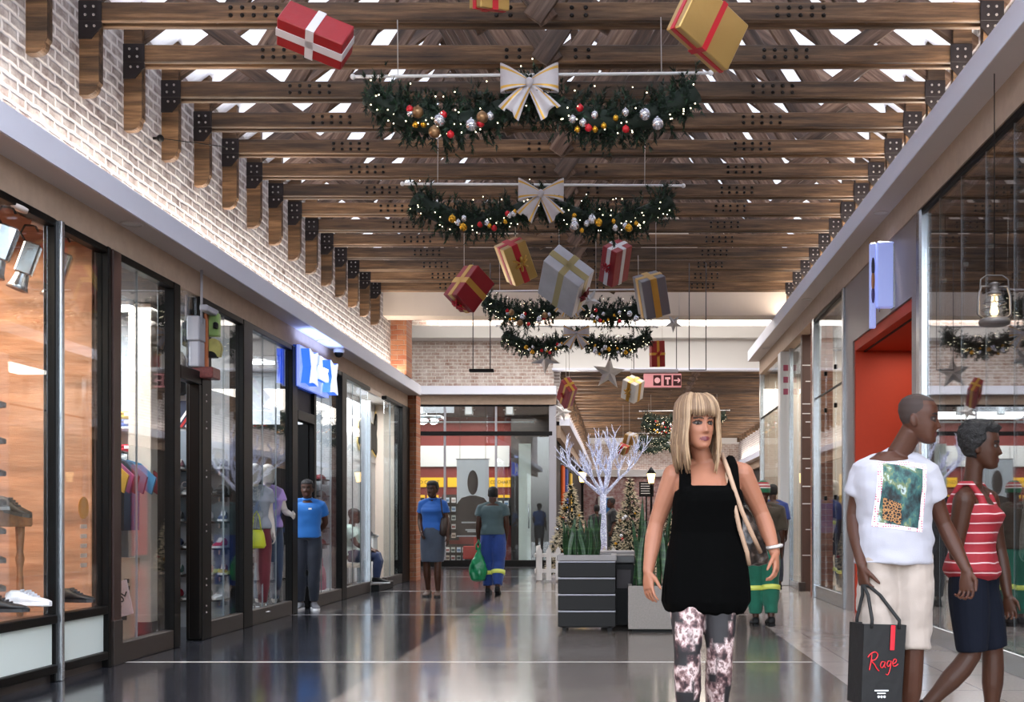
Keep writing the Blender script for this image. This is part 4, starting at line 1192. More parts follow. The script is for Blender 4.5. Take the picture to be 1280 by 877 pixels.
# second window with silver frame, the brick pier and brown tiled panel
w = window_unit()
for a, b in ((13.95, 14.6), (14.6, 15.3), (15.3, 15.98)):
    MB().box((GR-.006, a+.004, .18), (GR+.006, b-.004, zr_-.05)).build('glass_pane', M_glass, w)
for j in (14.6, 15.3):
    for z in (1.4, 2.6, 3.1): MB().box((GR-.02, j-.025, z-.03), (GR+.02, j+.025, z+.03), bev=.004).build('patch_fitting', M_bronze, w)
MB().box((GR-.012, 13.95, 2.83), (GR+.012, 15.98, 2.85)).build('glass_joint', M_bronze, w)
bar_r(w, 'bottom_rail', M_chrome, (GR-.03, 13.9, 0), (GR+.04, 16.0, .18)); bar_r(w, 'head_bar', M_bronze, (GR-.03, 13.9, zr_-.06), (GR+.04, 16.0, zr_))
bar_r(w, 'end_post', M_chrome, (GR-.05, 13.86, 0), (GR+.06, 13.95, zr_)); bar_r(w, 'end_post', M_chrome, (GR-.05, 15.98, 0), (GR+.06, 16.10, zr_))
struct('wall_brick_pier', MB().box((GR-.03, 16.10, 0), (GR+.25, 16.34, zr_)), M_redbrick_yz)
M_brown = mat('brown wall tile', '#4a3128', .5, var=.2)
pn = thing('tiled_panel', 'chocolate brown tiled panel with thin white joints beside the brick pier on the right', 'panel', (GR+.02, 17.4, 0))
MB().box((.0, 0, 0), (.22, .12, zr_)).build('slab', M_brown, pn)
for i, z in enumerate((.55, .95, 1.35, 1.62, 1.9, 2.05, 2.38, 2.62, 2.75, 2.9, 3.25, 3.5)):
    MB().box((.005+.05*(i % 3 == 1), -.004, z), (.22-.06*(i % 2), .0, z+.014), M=Matrix.Translation((0, 0, 0))).build('tile_joint', M_white, pn)
MB().box((-.05, -.06, 0), (.05, .06, .14), bev=.008).build('corner_guard', M_bronze2, pn)
w = window_unit()
for a, b in ((17.55, 18.15), (18.15, 18.75)): MB().box((GR+.06, a+.004, .1), (GR+.075, b-.004, zr_-.05)).build('glass_pane', M_glass, w)
bar_r(w, 'bottom_rail', M_chrome, (GR+.03, 17.5, 0), (GR+.10, 18.8, .1)); bar_r(w, 'mullion', M_chrome, (GR+.03, 18.75, 0), (GR+.10, 18.82, zr_))
wp = thing('white_sign_panel', 'tall white sign panel with faint pink letters at the end of the right shop row', 'panel', (2.72, 18.9, 0))
MB().box((.0, 0, 0), (.20, .30, 3.95), bev=.01).build('board', M_white_gl, wp)
for z in (3.62, 3.42, 3.22): MB().box((.05, -.006, z), (.13, 0, z+.10), bev=.002).build('letter_block', mat('pink sign print', '#c0607a', .6), wp)
w = window_unit()
for a, b in ((19.25, 20.2), (20.2, 21.2), (21.2, 22.1)): MB().box((GR-.006, a+.004, .1), (GR+.006, b-.004, zr_-.05)).build('glass_pane', M_glass, w)
bar_r(w, 'bottom_rail', M_chrome, (GR-.03, 19.2, 0), (GR+.04, 22.15, .1)); bar_r(w, 'mullion', M_chrome, (GR-.04, 22.1, 0), (GR+.05, 22.2, zr_))
bar_r(w, 'cross_bar', M_bronze, (GR-.02, 19.25, 3.1), (GR+.02, 22.1, 3.13))
# interiors
struct('ceiling_shop_4', MB().box((GR+.12, 4, 4.0), (7, 13.5, 4.1)), M_dark)
struct('wall_shop_4_back', MB().box((6.6, 4, 0), (6.7, 13.5, 4.0)), M_dark)
struct('wall_shop_4_near', MB().box((GR+.12, 4, 0), (7, 4.1, 4.0)), M_dark)
struct('wall_shop_4_end', MB().box((GR+.26, 10.56, 0), (7, 10.66, 4.0)), mat('brown shop wall', '#3c2521', .7, var=.2))
struct('ceiling_shop_5', MB().box((GR+.12, 13.6, 4.0), (7, 22.2, 4.1)), M_ceil)
struct('wall_shop_5_back', MB().box((6.0, 13.6, 0), (6.1, 22.2, 4.0)), M_cream)
struct('wall_shop_5_end', MB().box((3.2, 19.2, 0), (6.0, 19.3, 4.0)), M_cream)
struct('wall_shop_5_far_end', MB().box((GR-.02, 22.2, 0), (11, 22.3, 4.3)), M_cream)
struct('wall_shop_5_rear_end', MB().box((XR+.25, 18.9, 4.0), (11, 19.0, 6.1)), M_cream)
area('shop_light_4', (4.2, 8.0, 3.95), (0, 0, 0), 1.5, 3.5, 22, (1, .9, .8))
area('shop_light_5', (4.2, 16.5, 3.95), (0, 0, 0), 2, 4, 130, (1, .95, .88))
area('shop_light_6', (3.6, 20.7, 3.95), (0, 0, 0), .8, 2.4, 60, (1, .9, .8))
area('portal_light', (GR+.6, 12.1, zp-.14), (0, 0, 0), .6, 2.0, 14, (1, .85, .7))
# glowing hurricane lantern hung inside the reflective window
hl = thing('hurricane_lantern', 'glowing grey hurricane lantern hanging in front of the reflective window on the right', 'lantern', at(1243, 407, 7.92))
hl.scale = (.92, .92, .82)
MM = mat('worn lantern metal', '#6f6a68', .4, .5)
mb = MB(); mb.lathe([(.09,0),(.115,.012),(.12,.04),(.10,.062),(.05,.075),(.045,.085)], n=22); mb.build('fuel_base', MM, hl)
mb = MB(); mb.lathe([(.05,.085),(.078,.12),(.085,.16),(.075,.22),(.05,.265)], n=20, cap=False); mb.build('glass_chimney', M_glass_clear, hl)
mb = MB(); mb.lathe([(.02,.09),(.030,.12),(.026,.15),(.010,.19),(.002,.205)], n=14); mb.build('flame', mat('flame', '#fff2c0', .5, emit='#ffd890', estr=9), hl)
mb = MB(); mb.lathe([(.055,.265),(.05,.29),(.03,.30),(.03,.35),(.045,.36),(.02,.375)], n=18); mb.build('chimney_cap', MM, hl)
for s in (-1, 1):
    mb = MB(); mb.tube([(s*.085, 0, .06), (s*.125, 0, .10), (s*.122, 0, .25), (s*.10, 0, .34), (s*.03, 0, .335)], .010, 10); mb.build('side_tube', MM, hl)
mb = MB(); mb.tube([(-.115, 0, .26), (-.105, 0, .40), (-.06, 0, .435), (.06, 0, .435), (.105, 0, .40), (.115, 0, .26)], .006, 8); mb.build('carry_handle', MM, hl)
for z, r in ((.14, .092), (.19, .09)):
    mb = MB(); mb.tube([(r*math.cos(2*PI*k/20), r*math.sin(2*PI*k/20), z) for k in range(20)], .003, 6, closed=True); mb.build('guard_wire', MM, hl)
mb = MB(); mb.cyl((0,0,.435), (0,0,(ZR-hl.location.z)/.82), .004, n=6); mb.build('hanging_cord', M_black, hl)
l = bpy.data.lights.new('lantern_flame', 'POINT'); l.energy = 1.2; l.color = (1, .75, .45); l.shadow_soft_size = .03
o = bpy.data.objects.new('lantern_flame', l); COL.objects.link(o); o.location = hl.location + Vector((0, 0, .16))
rl = thing('ceiling_rail', 'thin sloping pale rail with clamp lamps below the dark ceiling of the right shop', 'rail', (3.4, 8.0, 3.2))
mb = MB(); mb.cyl((0, -2.4, .0), (0, 2.3, .0), .015, n=10); mb.build('bar', M_chrome, rl)
for y in (-1.8, -.9, 0, .9, 1.8):
    mb = MB(); mb.cyl((0, y, .0), (0, y, .79), .006, n=6); mb.build('drop_rod', M_chrome, rl)
    mb = MB(); mb.lathe([(.015, -.02), (.03, -.05), (.045, -.14), (.04, -.14), (.02, -.06)], (0, y+.15, 0), 14, cap=False); mb.build('clamp_lamp', M_black, rl)
# ------------------------------------------------------------------ music shop across the end, and the far hall
w = window_unit()
X0, X1, X2, X3 = ax(440, YF), ax(556, YF), ax(620, YF), ax(689, YF)
for a, b in ((X0, X1), (X1, X2), (X2, X3)):
    MB().box((a+.01, YF-.008, .14), (b-.01, YF+.008, 3.14)).build('glass_pane', M_glass_clear, w)
    MB().box((a+.01, YF-.008, 3.24), (b-.01, YF+.008, 3.88)).build('glass_pane', M_glass_clear, w)
for x in (X1, X2): MB().box((x-.025, YF-.03, .12), (x+.025, YF+.04, 3.9), bev=.004).build('mullion', M_sgrey, w)
MB().box((X3-.05, YF-.05, 0), (X3+.12, YF+.1, 3.9), bev=.006).build('end_post', M_sgrey, w)
MB().box((X0, YF-.06, 3.14), (X3+.03, YF+.06, 3.24), bev=.006).build('transom', M_black, w)
MB().box((X0, YF-.06, 0), (X3+.06, YF+.06, .14), bev=.006).build('bottom_rail', M_black, w)
MB().box((X0, YF-.05, 3.84), (X3+.06, YF+.05, 3.90), bev=.006).build('head_bar', M_black, w)
struct('ceiling_music_shop', MB().box((-9, YF+.1, 3.9), (-1.5, 33, 4.0)), M_dark)
struct('wall_music_left', MB().box((-9, YF+.1, 0), (-8.9, 33, 4)), M_dark)
struct('wall_music_right', MB().box((-1.75, YF+.25, 0), (-1.62, 33, 4)), M_dark)
YB = 30.4
struct('wall_music_back', MB().box((-9, YB, 0), (-1.7, YB+.2, 4)), mat('dark red shop wall', '#7d2420', .6, var=.1))
struct('trim_18', MB().box((-9, YB-.06, az(583, YB)), (ax(637, YB), YB, az(557, YB))), M_white)
struct('trim_19', MB().box((ax(641, YB), YB-.5, 0), (-1.7, YB, 3.95)), M_dark)
area('music_shop_light', (-4.2, 28.9, 3.8), (0, 0, 0), 4, 2, 150, (1, .96, .92))
# yellow chart boards
for (xa, xb, txt, lab) in ((500, 556, 'DVD CHART', 'yellow chart board lettered DVD CHART left of the tall poster in the music shop'), (559, 572, '', 'short blank yellow board end just left of the tall poster'), (611, 638, 'CD CHART', 'yellow chart board lettered CD CHART right of the tall poster in the music shop')):
    a = at(xa, 608, YB-.1); b = at(xb, 597, YB-.1)
    t = thing('chart_board', lab, 'sign', ((a.x+b.x)/2, YB-.002, (a.z+b.z)/2))
    MB().box((-(b.x-a.x)/2, -.03, -(b.z-a.z)/2-.01), ((b.x-a.x)/2, .0, (b.z-a.z)/2+.01), bev=.004).build('board', M_yellow, t)
    if txt:
        o = text_obj('lettering', txt, .125, M_black, t); o.rotation_euler = (R(90), 0, 0); o.location = (.10 if 'DVD' in txt else .02, -.034, 0)
        if 'DVD' not in txt: o.scale = (.9, 1, 1)
# shelving of discs
def disc_case(c, c2):
    r = MB().box((-.055, -.012, 0), (.055, .0, .135), bev=.003).build('disc_case', mat('disc case ' + c, c, .4))
    MB().box((-.045, -.014, .03), (.045, -.012, .09)).build('cover_picture', mat('disc cover ' + c2, c2, .5), r)
    return Proto(r)
CASES = [disc_case(*c) for c in (('#e9e6e4', '#9a5a58'), ('#c9d4e2', '#5a7ca0'), ('#e4d2c4', '#7d6a5c'), ('#d0d6d0', '#3c4c50'), ('#f0ecea', '#c4b0ac'))]
CASEN = ['cream', 'pale blue', 'beige', 'grey green', 'white']
rack = [('left rack', 517, 528, (632, 644, 656)), ('middle rack', 555, 571, (628, 639, 650, 661, 672)), ('lower rack', 556, 598, (690, 700, 709)), ('right rack', 613, 637, (632, 643, 654))]
import itertools
for rn, xa, xb, rows in rack:
    YR = YB-.35
    xA, xB = ax(xa, YR), ax(xb, YR)
    t = thing('disc_rack', {'left rack': 'white wall rack of discs at the far left of the music shop', 'middle rack': 'tall wall rack of discs beside the left edge of the poster', 'lower rack': 'low rack of white disc cases under the tall poster', 'right rack': 'wall rack of discs under the CD chart board'}[rn], 'shelf', (0, 0, 0))
    MB().box((xA-.05, YR+.02, max(.0, az(rows[-1], YR)-.06)), (xB+.05, YR+.06, az(rows[0], YR)+.22)).build('back_panel', M_dark, t)
    for ri, py in enumerate(rows):
        z = az(py, YR)
        MB().box((xA-.05, YR-.08, z-.02), (xB+.05, YR+.02, z), bev=.002).build('shelf_lip', M_black, t)
        n = max(2, int((xB-xA)/.135))
        for i in range(n):
            kd = (ri*2 + i*3 + len(rn)) % 5
            o = CASES[kd].place((lerp(xA, xB, (i+.5)/n), YR, z), None, '%s disc case, %s from the left on the %s row of the %s' % (CASEN[kd], ORD[i], ORD[ri], rn), 'disc cases in the music shop'); o['category'] = 'disc case'
for i, px in enumerate((519, 528, 537, 545)):
    t = thing('letter_divider', 'small yellow index card, %s from the left above the left discs in the music shop' % ORD[i], 'card', at(px, 623, YB-.3), group='yellow index cards')
    MB().box((-.07, -.004, 0), (.07, .004, .10), bev=.002).build('card', M_yellow, t)
for i, px in enumerate((626, 634)):
    t = thing('letter_divider', 'small yellow index card, %s one under the CD chart board' % ('left', 'right')[i], 'card', at(px, 623, YB-.3), group='yellow index cards')
    MB().box((-.07, -.004, 0), (.07, .004, .10), bev=.002).build('card', M_yellow, t)
# tall hanging poster: plain stand-in of the same size and colours
pb = at(591, 670, YF+.25); ptp = at(591, 574, YF+.25); hw = (611-571)/2/F*(YF+.25)
po = thing('hanging_poster', 'tall grey-blue and dark hanging poster behind the music shop glass', 'poster', pb)
H = ptp.z-pb.z
MB().box((-hw, 0, 0), (hw, .012, H)).build('sheet', mat('pale blue poster', '#e9eef8', .5), po)
mb = MB(); mb.prism([(-hw, .02), (hw, .02), (hw, H*.42), (hw*.7, H*.50), (hw*.2, H*.53), (-hw*.2, H*.53), (-hw*.7, H*.50), (-hw, H*.42)], .006, M=Matrix.Translation((0, -.007, 0))); mb.build('dark_field', mat('dark poster print', '#2a2124', .5), po)
mb = MB(); mb.prism([(.13*math.cos(a), H*.70 + .30*math.sin(a)) for a in [2*PI*i/24 for i in range(24)]], .006, M=Matrix.Translation((0, -.007, 0))); mb.build('dark_oval', mat('dark poster print', '#2a2124', .5), po)
for z, wd_ in ((.32, .46), (.14, .30), (.10, .22)): MB().box((-wd_*.6, -.010, z), (wd_*.6, -.006, z+.035)).build('pale_band', mat('pale print', '#c9cad0', .5), po)
for z in (-.015, H): MB().box((-hw-.02, -.012, z), (hw+.02, .02, z+.02), bev=.004).build('batten', M_sgrey, po)
for s in (-1, 1):
    mb = MB(); mb.cyl((s*hw*.8, 0, H), (s*hw*.8, 0, 3.9-pb.z), .005, n=6); mb.build('cord', M_black, po)
for i, px in enumerate((525, 586, 637)):
    c = at(px, 512, YF+.3)
    t = thing('square_floodlight', '%s white square floodlight behind the top glass of the music shop' % ('left', 'middle', 'right')[i], 'light', c, group='square floodlights of the music shop')
    MB().box((-.10, -.04, -.13), (.10, .05, .11), bev=.012).build('housing', M_white_gl, t)
    MB().box((-.075, -.046, -.10), (.075, -.038, .085)).build('lens', mat('flood lens', '#dfe4e8', .2, emit='#ffffff', estr=.6), t)
    for s in (-1, 1): MB().box((s*.13-.03, -.01, -.015), (s*.13+.03, .01, .015), bev=.003).build('side_pin', M_white_gl, t)
    mb = MB(); mb.cyl((0,0,.11), (0,0,3.9-c.z), .012, n=8); mb.build('stem', M_chrome, t)
mb = MB(); tr = thing('lighting_track', 'white lighting track running across the top of the music shop', 'track', (-4.0, YF+.6, 3.52))
MB().box((-2.5, -.02, -.02), (1.9, .02, .02), bev=.004).build('rail', M_white_gl, tr)
for x in (-2, -.5, 1.2):
    mb = MB(); mb.cyl((x,0,.02), (x,0,.38), .008, n=6); mb.build('hanger_rod', M_chrome, tr)
fx = thing('cluster_lamp_reflection', 'modelled reflection of a square cluster lamp with five glowing bulbs, music shop top left', 'lamp', at(533, 530, YF+1.2))  # reflection of lamps in the shop glass, added as a glowing object
MB().box((-.42, -.3, .12), (.42, .3, .20), bev=.02).build('tray', M_chrome, fx)
for x, y in ((-.28, -.15), (0, -.2), (.25, -.15), (-.12, .15), (.15, .15)):
    mb = MB(); mb.ell((x, y, .06), (.085, .085, .06), 0, 14, 8); mb.build('bulb', M_lamp_soft, fx)
mb = MB(); mb.cyl((0,0,.2), (0,0,3.9-fx.location.z), .02, n=8); mb.build('stem', M_chrome, fx)
rb = thing('red_bin', 'red counter display by the floor right of the low disc rack', 'display', at(590, 706, YB-.8) * 1)
rb.location.z = 0
MB().box((-.22, -.15, .08), (.22, .15, .42), bev=.01).build('tray', M_red, rb); MB().box((.06, -.12, .42), (.20, .12, .95), bev=.01).build('back_board', M_red, rb); MB().box((-.18, -.12, 0), (.18, .12, .08)).build('plinth', M_black, rb)
fp = thing('frosted_panel', 'pale frosted glass panel at the dark right end of the music shop', 'panel', (ax(656, YF+.8), YF+.8, 0))
MB().box((-.15, 0, .02), (.15, .02, 3.0), bev=.004).build('glass_leaf', M_frost, fp); MB().box((-.16, -.02, 0), (.16, .04, .06), bev=.004).build('shoe', M_chrome, fp)
mb = MB(); mb.cyl((.10, -.05, .9), (.10, -.05, 1.5), .015, n=8); mb.build('pull_handle', M_chrome, fp)

# far hall: shop fronts, lanterns, sign boards at its end
struct('wall_far_left_fronts', MB().box((XF0-.25, YF+.3, 0), (XF0-.15, 49, 3.2)), M_dark)
struct('wall_far_right_fronts', MB().box((XF1+.15, YF+.3, 0), (XF1+.25, 49, 3.2)), M_dark)
struct('wall_far_right_end', MB().box((XF1+.02, YF-.05, 3.38), (XF1+.4, YF+.2, 4.73)), M_cream)
for i, (y, side, c, nm) in enumerate(((31, 0, '#c8551c', 'orange'), (33, 0, '#3c4f8f', 'blue'), (36, 0, '#d8b04a', 'yellow'), (30.5, 1, '#b8202a', 'red'), (34, 1, '#8a1c20', 'dark red'), (39, 1, '#e0d8cc', 'cream'))):
    x = (XF0-.10, XF1+.08)[side]
    t = thing('shop_banner', 'tall %s shop banner along the %s side of the far hall' % (nm, ('left', 'right')[side]), 'banner', (x, y, 0))
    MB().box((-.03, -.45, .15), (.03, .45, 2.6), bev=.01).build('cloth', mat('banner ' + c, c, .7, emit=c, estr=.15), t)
    mb = MB(); mb.cyl((0, -.5, 2.62), (0, .5, 2.62), .02); mb.build('top_bar', M_black, t); MB().box((-.05, -.3, 0), (.05, .3, .15), bev=.01).build('foot', M_black, t)
def lantern_post(loc, label):
    t = thing('lantern_post', label, 'lamp post', loc, group='lantern posts in the far hall')
    mb = MB(); mb.lathe([(.12, 0), (.12, .08), (.05, .2), (.035, .3), (.03, 2.0), (.05, 2.05), (.02, 2.1)], n=12); mb.build('post', M_black, t)
    mb = MB(); mb.lathe([(.07, 2.1), (.11, 2.35)], n=6, cap=False); mb.build('lantern_glass', mat('warm lantern glass', '#ffe2a8', .4, emit='#ffd48a', estr=4), t)
    mb = MB(); mb.lathe([(.13, 2.35), (.06, 2.46), (.02, 2.52)], n=6); mb.build('lantern_cap', M_black, t)
lantern_post((ax(814, 30), 30, 0), 'black lantern post with a warm light right of the white light tree')
lantern_post((ax(716, 29.2)+.25, 29.2, 0), 'black lantern post with a warm light left of the white light tree')
sbd = thing('direction_board', 'black direction board with pale lines of text on the pink wall of the far end', 'sign', at(808, 609, 40))
MB().box((-.26, -.03, -.33), (.26, .0, .20), bev=.006).build('board', M_black, sbd)
for i in range(5): MB().box((-.2, -.036, .12-.085*i), (.16-.05*(i % 2), -.03, .14-.085*i)).build('text_line', M_white, sbd)
mb = MB(); mb.cyl((0, .02, -.33), (0, .02, -sbd.location.z), .03); mb.build('post', M_black, sbd)
wf = thing('framed_picture', 'white framed blue picture on the pink wall behind the white light tree', 'picture', at(757, 630, 48.85))
MB().box((-.33, -.04, -.55), (.33, .1, .35), bev=.01).build('frame', M_white, wf); MB().box((-.1, -.05, -.45), (.27, -.04, .28)).build('print', mat('blue print', '#3b79b8', .5), wf)
# ------------------------------------------------------------------ hanging Christmas decorations
M_red_p = mat('red gift paper', '#8a0d17', .42, var=.12, vscale=8, bump=.2, bscale=25)
M_gold_p = mat('gold gift foil', '#b9995c', .28, .75, bump=.5, bscale=7)
M_silver_p = mat('silver gift foil', '#b9b9c0', .38, .45, var=.25, vscale=5, bump=.4, bscale=5)
M_white_p = mat('white gift paper', '#e4e0dc', .5, var=.05)
M_grey_p = mat('grey silver gift paper', '#77757a', .35, .6, bump=.3, bscale=8)
M_rib_red = mat('red ribbon', '#b30f22', .4); M_rib_gold = mat('gold ribbon', '#c79a45', .3, .6)
M_rib_white = mat('pale silver ribbon', '#cfccce', .4, .2); M_cord = mat('hanging cord', '#b8b2ac', .6); M_cord_d = mat('dark steel wire', '#4a474a', .5)
def gift(v, e1, e2, e3, Y, paper, ribbon, label, bowface=None, roofz=5.0, extra=None):
    """v: nearest visible corner in the photograph, e1..e3: its three edges as seen; solved for a true box"""
    E = [Vector((e[0], 0, -e[1])) for e in (e1, e2, e3)]
    dd = lambda a, b: min(-1.0, -0 + a.x*b.x + a.z*b.z)
    p12, p13, p23 = dd(E[0], E[1]), dd(E[0], E[2]), dd(E[1], E[2])
    E[0].y = math.sqrt(p12*p13/-p23); E[1].y = -p12/E[0].y; E[2].y = -p13/E[0].y
    k = Y/F; E = [e*k for e in E]; V = at(v[0], v[1], Y)
    L = [e.length for e in E]; c = V + (E[0]+E[1]+E[2])*.5
    u = [e.normalized() for e in E]
    u[1] = (u[1] - u[0]*u[1].dot(u[0])).normalized(); w = u[0].cross(u[1]); s = 1 if w.dot(u[2]) > 0 else -1
    u[2] = w*s
    if s < 0: u[0], u[1], L = u[1], u[0], [L[1], L[0], L[2]]
    q = Matrix((u[0], u[1], u[2])).transposed()
    t = thing('gift_box', label, 'gift box', c); t.rotation_mode = 'QUATERNION'; t.rotation_quaternion = q.to_quaternion()
    h = [x/2 for x in L]
    MB().box((-h[0], -h[1], -h[2]), (h[0], h[1], h[2]), bev=.006).build('wrapped_box', paper, t)
    b = .26*min(L); g_ = .004
    bx = MB().box((-h[0]-g_, -b/2, -h[2]-g_), (h[0]+g_, b/2, h[2]+g_)); bx.build('ribbon_band', ribbon, t)
    MB().box((-b/2, -h[1]-g_, -h[2]-g_), (b/2, h[1]+g_, h[2]+g_)).build('ribbon_band', ribbon, t)
    MB().box((-h[0]-g_, -h[1]-g_, -b/2), (h[0]+g_, h[1]+g_, b/2)).build('ribbon_band', ribbon, t) if extra == 3 else None
    if bowface is not None:
        a, bowm = bowface                       # face axis: towards the near side of that axis
        n = Vector((0,0,0)); n[a] = -1
        x_ = Vector((0,0,0)); x_[(a+1) % 3] = 1; y_ = n.cross(x_)
        o = n*(h[a]+.01); r = .26*min(L); bm = MB()
        for k_ in range(6):
            an = 2*PI*k_/6 + .3; d_ = x_*math.cos(an) + y_*math.sin(an); p_ = x_*-math.sin(an) + y_*math.cos(an)
            pts = [o, o + d_*r*.5 + n*r*.45, o + d_*r + n*r*.25, o + d_*r*.6 + n*r*.02, o]
            bm.tube(pts, [r*.06, r*.16, r*.2, r*.14, r*.05], 8)
        bm.ell(o + n*r*.15, r*.16, 0, 10, 6)
        for s_ in (-1, 1):
            d_ = (x_*s_ + y_*.8).normalized(); bm.tube([o, o + d_*r*.8 + n*.01, o + d_*r*1.5 + n*.006], [r*.08, r*.12, r*.12], 6)
        bm.build('bow', bowm, t)
    tp = max((V + sum((E[i]*j for i, j in zip(range(3), js)), Vector()) for js in [(0,0,0),(1,0,0),(0,1,0),(0,0,1),(1,1,0),(1,0,1),(0,1,1),(1,1,1)]), key=lambda p: p.z)
    if roofz:
        mb = MB(); qi = q.inverted(); mb.tube([qi @ (tp - c - Vector((0,0,.01))), qi @ (Vector((tp.x, tp.y, roofz)) - c)], .0035, 6); mb.build('hanging_cord', M_cord, t)
    return t
RZ = 4.70
gift((346,22), (-11,20), (80,30), (10,-33), 6.5, M_red_p, M_rib_white, 'red gift box with a pale ribbon hanging at the top left edge of the picture', roofz=5.2)
gift((849,33), (66,34), (-16,-6), (28,-60), 6.5, M_gold_p, M_rib_red, 'large gold gift box with a red ribbon cross hanging at the top right', roofz=5.4)
gift((601,6), (-18,-8), (34,-6), (0,-60), 6.8, M_gold_p, M_rib_red, 'gold gift box showing only its lower corner at the top edge', roofz=5.6)
gift((571,368), (25,-40), (-21,-5), (19,19), 12.5, M_red_p, M_rib_gold, 'red gift box with gold bands and a red bow, leftmost of the five hanging together', (1, M_rib_red), RZ)
gift((629,313), (-15,-12), (27,-15), (14,40), 12.7, M_gold_p, M_rib_red, 'gold gift box with red bands and gold bow hanging left of the big silver one', (0, M_rib_gold), RZ)
gift((724,359), (-45,-34), (19,-24), (-13,25), 12.3, M_silver_p, mat('dull gold ribbon', '#a99a6c', .35, .5), 'big crumpled silver gift box in the middle of the hanging five', (0, mat('dark red tinsel', '#7d1420', .5)), RZ)
gift((770.5,316), (-17.5,-11.5), (20.5,-14), (-6,37), 12.7, M_red_p, M_rib_white, 'red gift box with white bands hanging right of the big silver one', (1, M_rib_red), RZ)
gift((801.5,353), (-11,-13.4), (30.5,-10), (8.2,43), 12.4, M_grey_p, M_rib_gold, 'dull grey gift box with a gold band, rightmost of the hanging five', None, RZ)
gift((712,490), (-11,-16), (10,-5), (-8,18), 20.5, M_red_p, M_rib_gold, 'small red gift box hanging in front of the far hall, left one', (1, M_rib_red), 5.96)
gift((814,426), (17,-1), (1,32), (-2.5,-1.5), 20.0, M_red_p, M_rib_gold, 'small upright red gift box hanging below the fourth garland', (2, M_rib_red), 5.96)
gift((794.8,482), (-16.5,-9), (11.7,-8), (-2.5,21), 20.2, M_white_p, M_rib_gold, 'small white gift box with gold ribbon hanging beside the pink exit sign', (1, M_rib_gold), 5.96)
gift((793,546), (-12,-4), (6,-5), (-3,11), 33, M_gold_p, M_rib_white, 'small gold gift box hanging beside the first garland of the far hall', None, RZ)
gift((782,560), (-10,-5), (7,-5), (-3,9), 34.5, M_gold_p, M_rib_red, 'small gold and red gift box hanging lowest in the far hall', None, RZ)
# stars
def star(px, py, Y, r, label, yaw, roll, m, cord=5.96):
    t = thing('hanging_star', label, 'star', at(px, py, Y), (0, 0, 0))
    t.rotation_euler = (Matrix.Rotation(roll, 3, 'Y') @ Matrix.Rotation(yaw, 3, 'Z')).to_euler()
    mb = MB(); pts = []
    for i in range(10):
        a = PI/2 + i*PI/5; q = r if i % 2 == 0 else r*.40
        pts.append(Vector((q*math.cos(a), 0, q*math.sin(a))))
    vs = pts + [Vector((0, -r*.22, 0)), Vector((0, r*.22, 0))]
    mb.add(vs, [(i, 10, (i+1) % 10) for i in range(10)] + [(i, (i+1) % 10, 11) for i in range(10)])
    mb.build('star_body', m, t)
    if cord:
        q = t.rotation_euler.to_matrix().inverted()
        b = Vector((0, 0, r)); mb = MB(); mb.tube([b, b + q @ Vector((0, 0, cord - t.location.z - r))], .004, 6); mb.build('hanging_cord', M_cord, t)
    return t
M_star = mat('silver star', '#b9b7b8', .35, .55)
star(761, 466, 19.5, .30, 'silver star hanging right of centre in front of the far hall', R(15), R(4), M_star)
star(682, 448, 19.0, .27, 'silver star hanging just below the left end of the fourth garland', R(-10), R(38), M_star)
star(842, 404, 17.6, .15, 'small silver star hanging below the grey gift box', R(25), R(36), M_star, 4.7)
star(737, 375, 13.4, .15, 'pale star tip showing behind the big silver gift box', R(20), R(30), M_star, 4.7)
star(703, 514, 21.6, .20, 'white star hanging under the left small red gift box', R(30), R(20), M_white_gl)
# garlands
M_needle = mat('dark fir needles', '#0f2216', .7, var=.5, vscale=20)
M_needle2 = mat('green fir needles', '#1b3a22', .7, var=.4, vscale=20)
M_fairy = mat('fairy lights', '#fff6dc', .5, emit='#fff0c8', estr=4)
M_bauble_s = mat('silver bauble', '#c8c8ce', .18, .9); M_bauble_g = mat('gold bauble', '#c8962e', .2, .9); M_bauble_r = mat('red bauble', '#c01824', .25, .2); M_bauble_b = mat('bronze bauble', '#8a6a4a', .3, .8)
def sprig(mb, p, d, L, rg, m=0, nn=26):
    d = d.normalized(); x = d.orthogonal().normalized(); y = d.cross(x)
    for i in range(nn):
        t = rg.uniform(.05, 1); a = rg.uniform(0, 2*PI); o = p + d*L*t
        r_ = x*math.cos(a) + y*math.sin(a); q = (r_*.8 + d*.75).normalized(); l = rg.uniform(.035, .060)
        s_ = q.cross(d); s_ = s_.normalized()*.0075 if s_.length > 1e-4 else x*.0075
        mb.add([o-s_, o+s_, o+q*l], [(0, 1, 2)], m if rg.random() < .7 else 1-m)
def swag_pt(u):      # u 0..1 across the bar, two scallops
    x = lerp(-1.15, 1.15, u); v = abs(x)/1.15
    z = -.13 - .21*math.sin(PI*min(1, max(0, (v-.02)/.98)))**.8
    return Vector((x, 0, z))
def garland_meshes(seed):
    rg = random.Random(seed); mb = MB()
    n = 520
    for i in range(n):
        u = rg.random(); p = swag_pt(u); a = rg.uniform(0, 2*PI); d = Vector((rg.uniform(-.6, .6), math.cos(a), math.sin(a)))
        sprig(mb, p + d*rg.uniform(0, .05), d, rg.uniform(.12, .21), rg)
    lg = MB()
    for i in range(85):
        u = rg.random(); p = swag_pt(u); a = rg.uniform(-PI, 0) if rg.random() < .8 else rg.uniform(0, PI)
        c = p + Vector((rg.uniform(-.03, .03), -abs(math.cos(a*.5))*.15 - .06, math.sin(a)*.16 + .02)); lg.ell(c, .0050, 0, 6, 4)
    core = MB(); core.tube([swag_pt(i/40) for i in range(41)], .085, 8)
    return mb.mesh('garland_foliage', [M_needle, M_needle2]), lg.mesh('fairy_lights', [M_fairy]), core.mesh('garland_core', [M_needle])
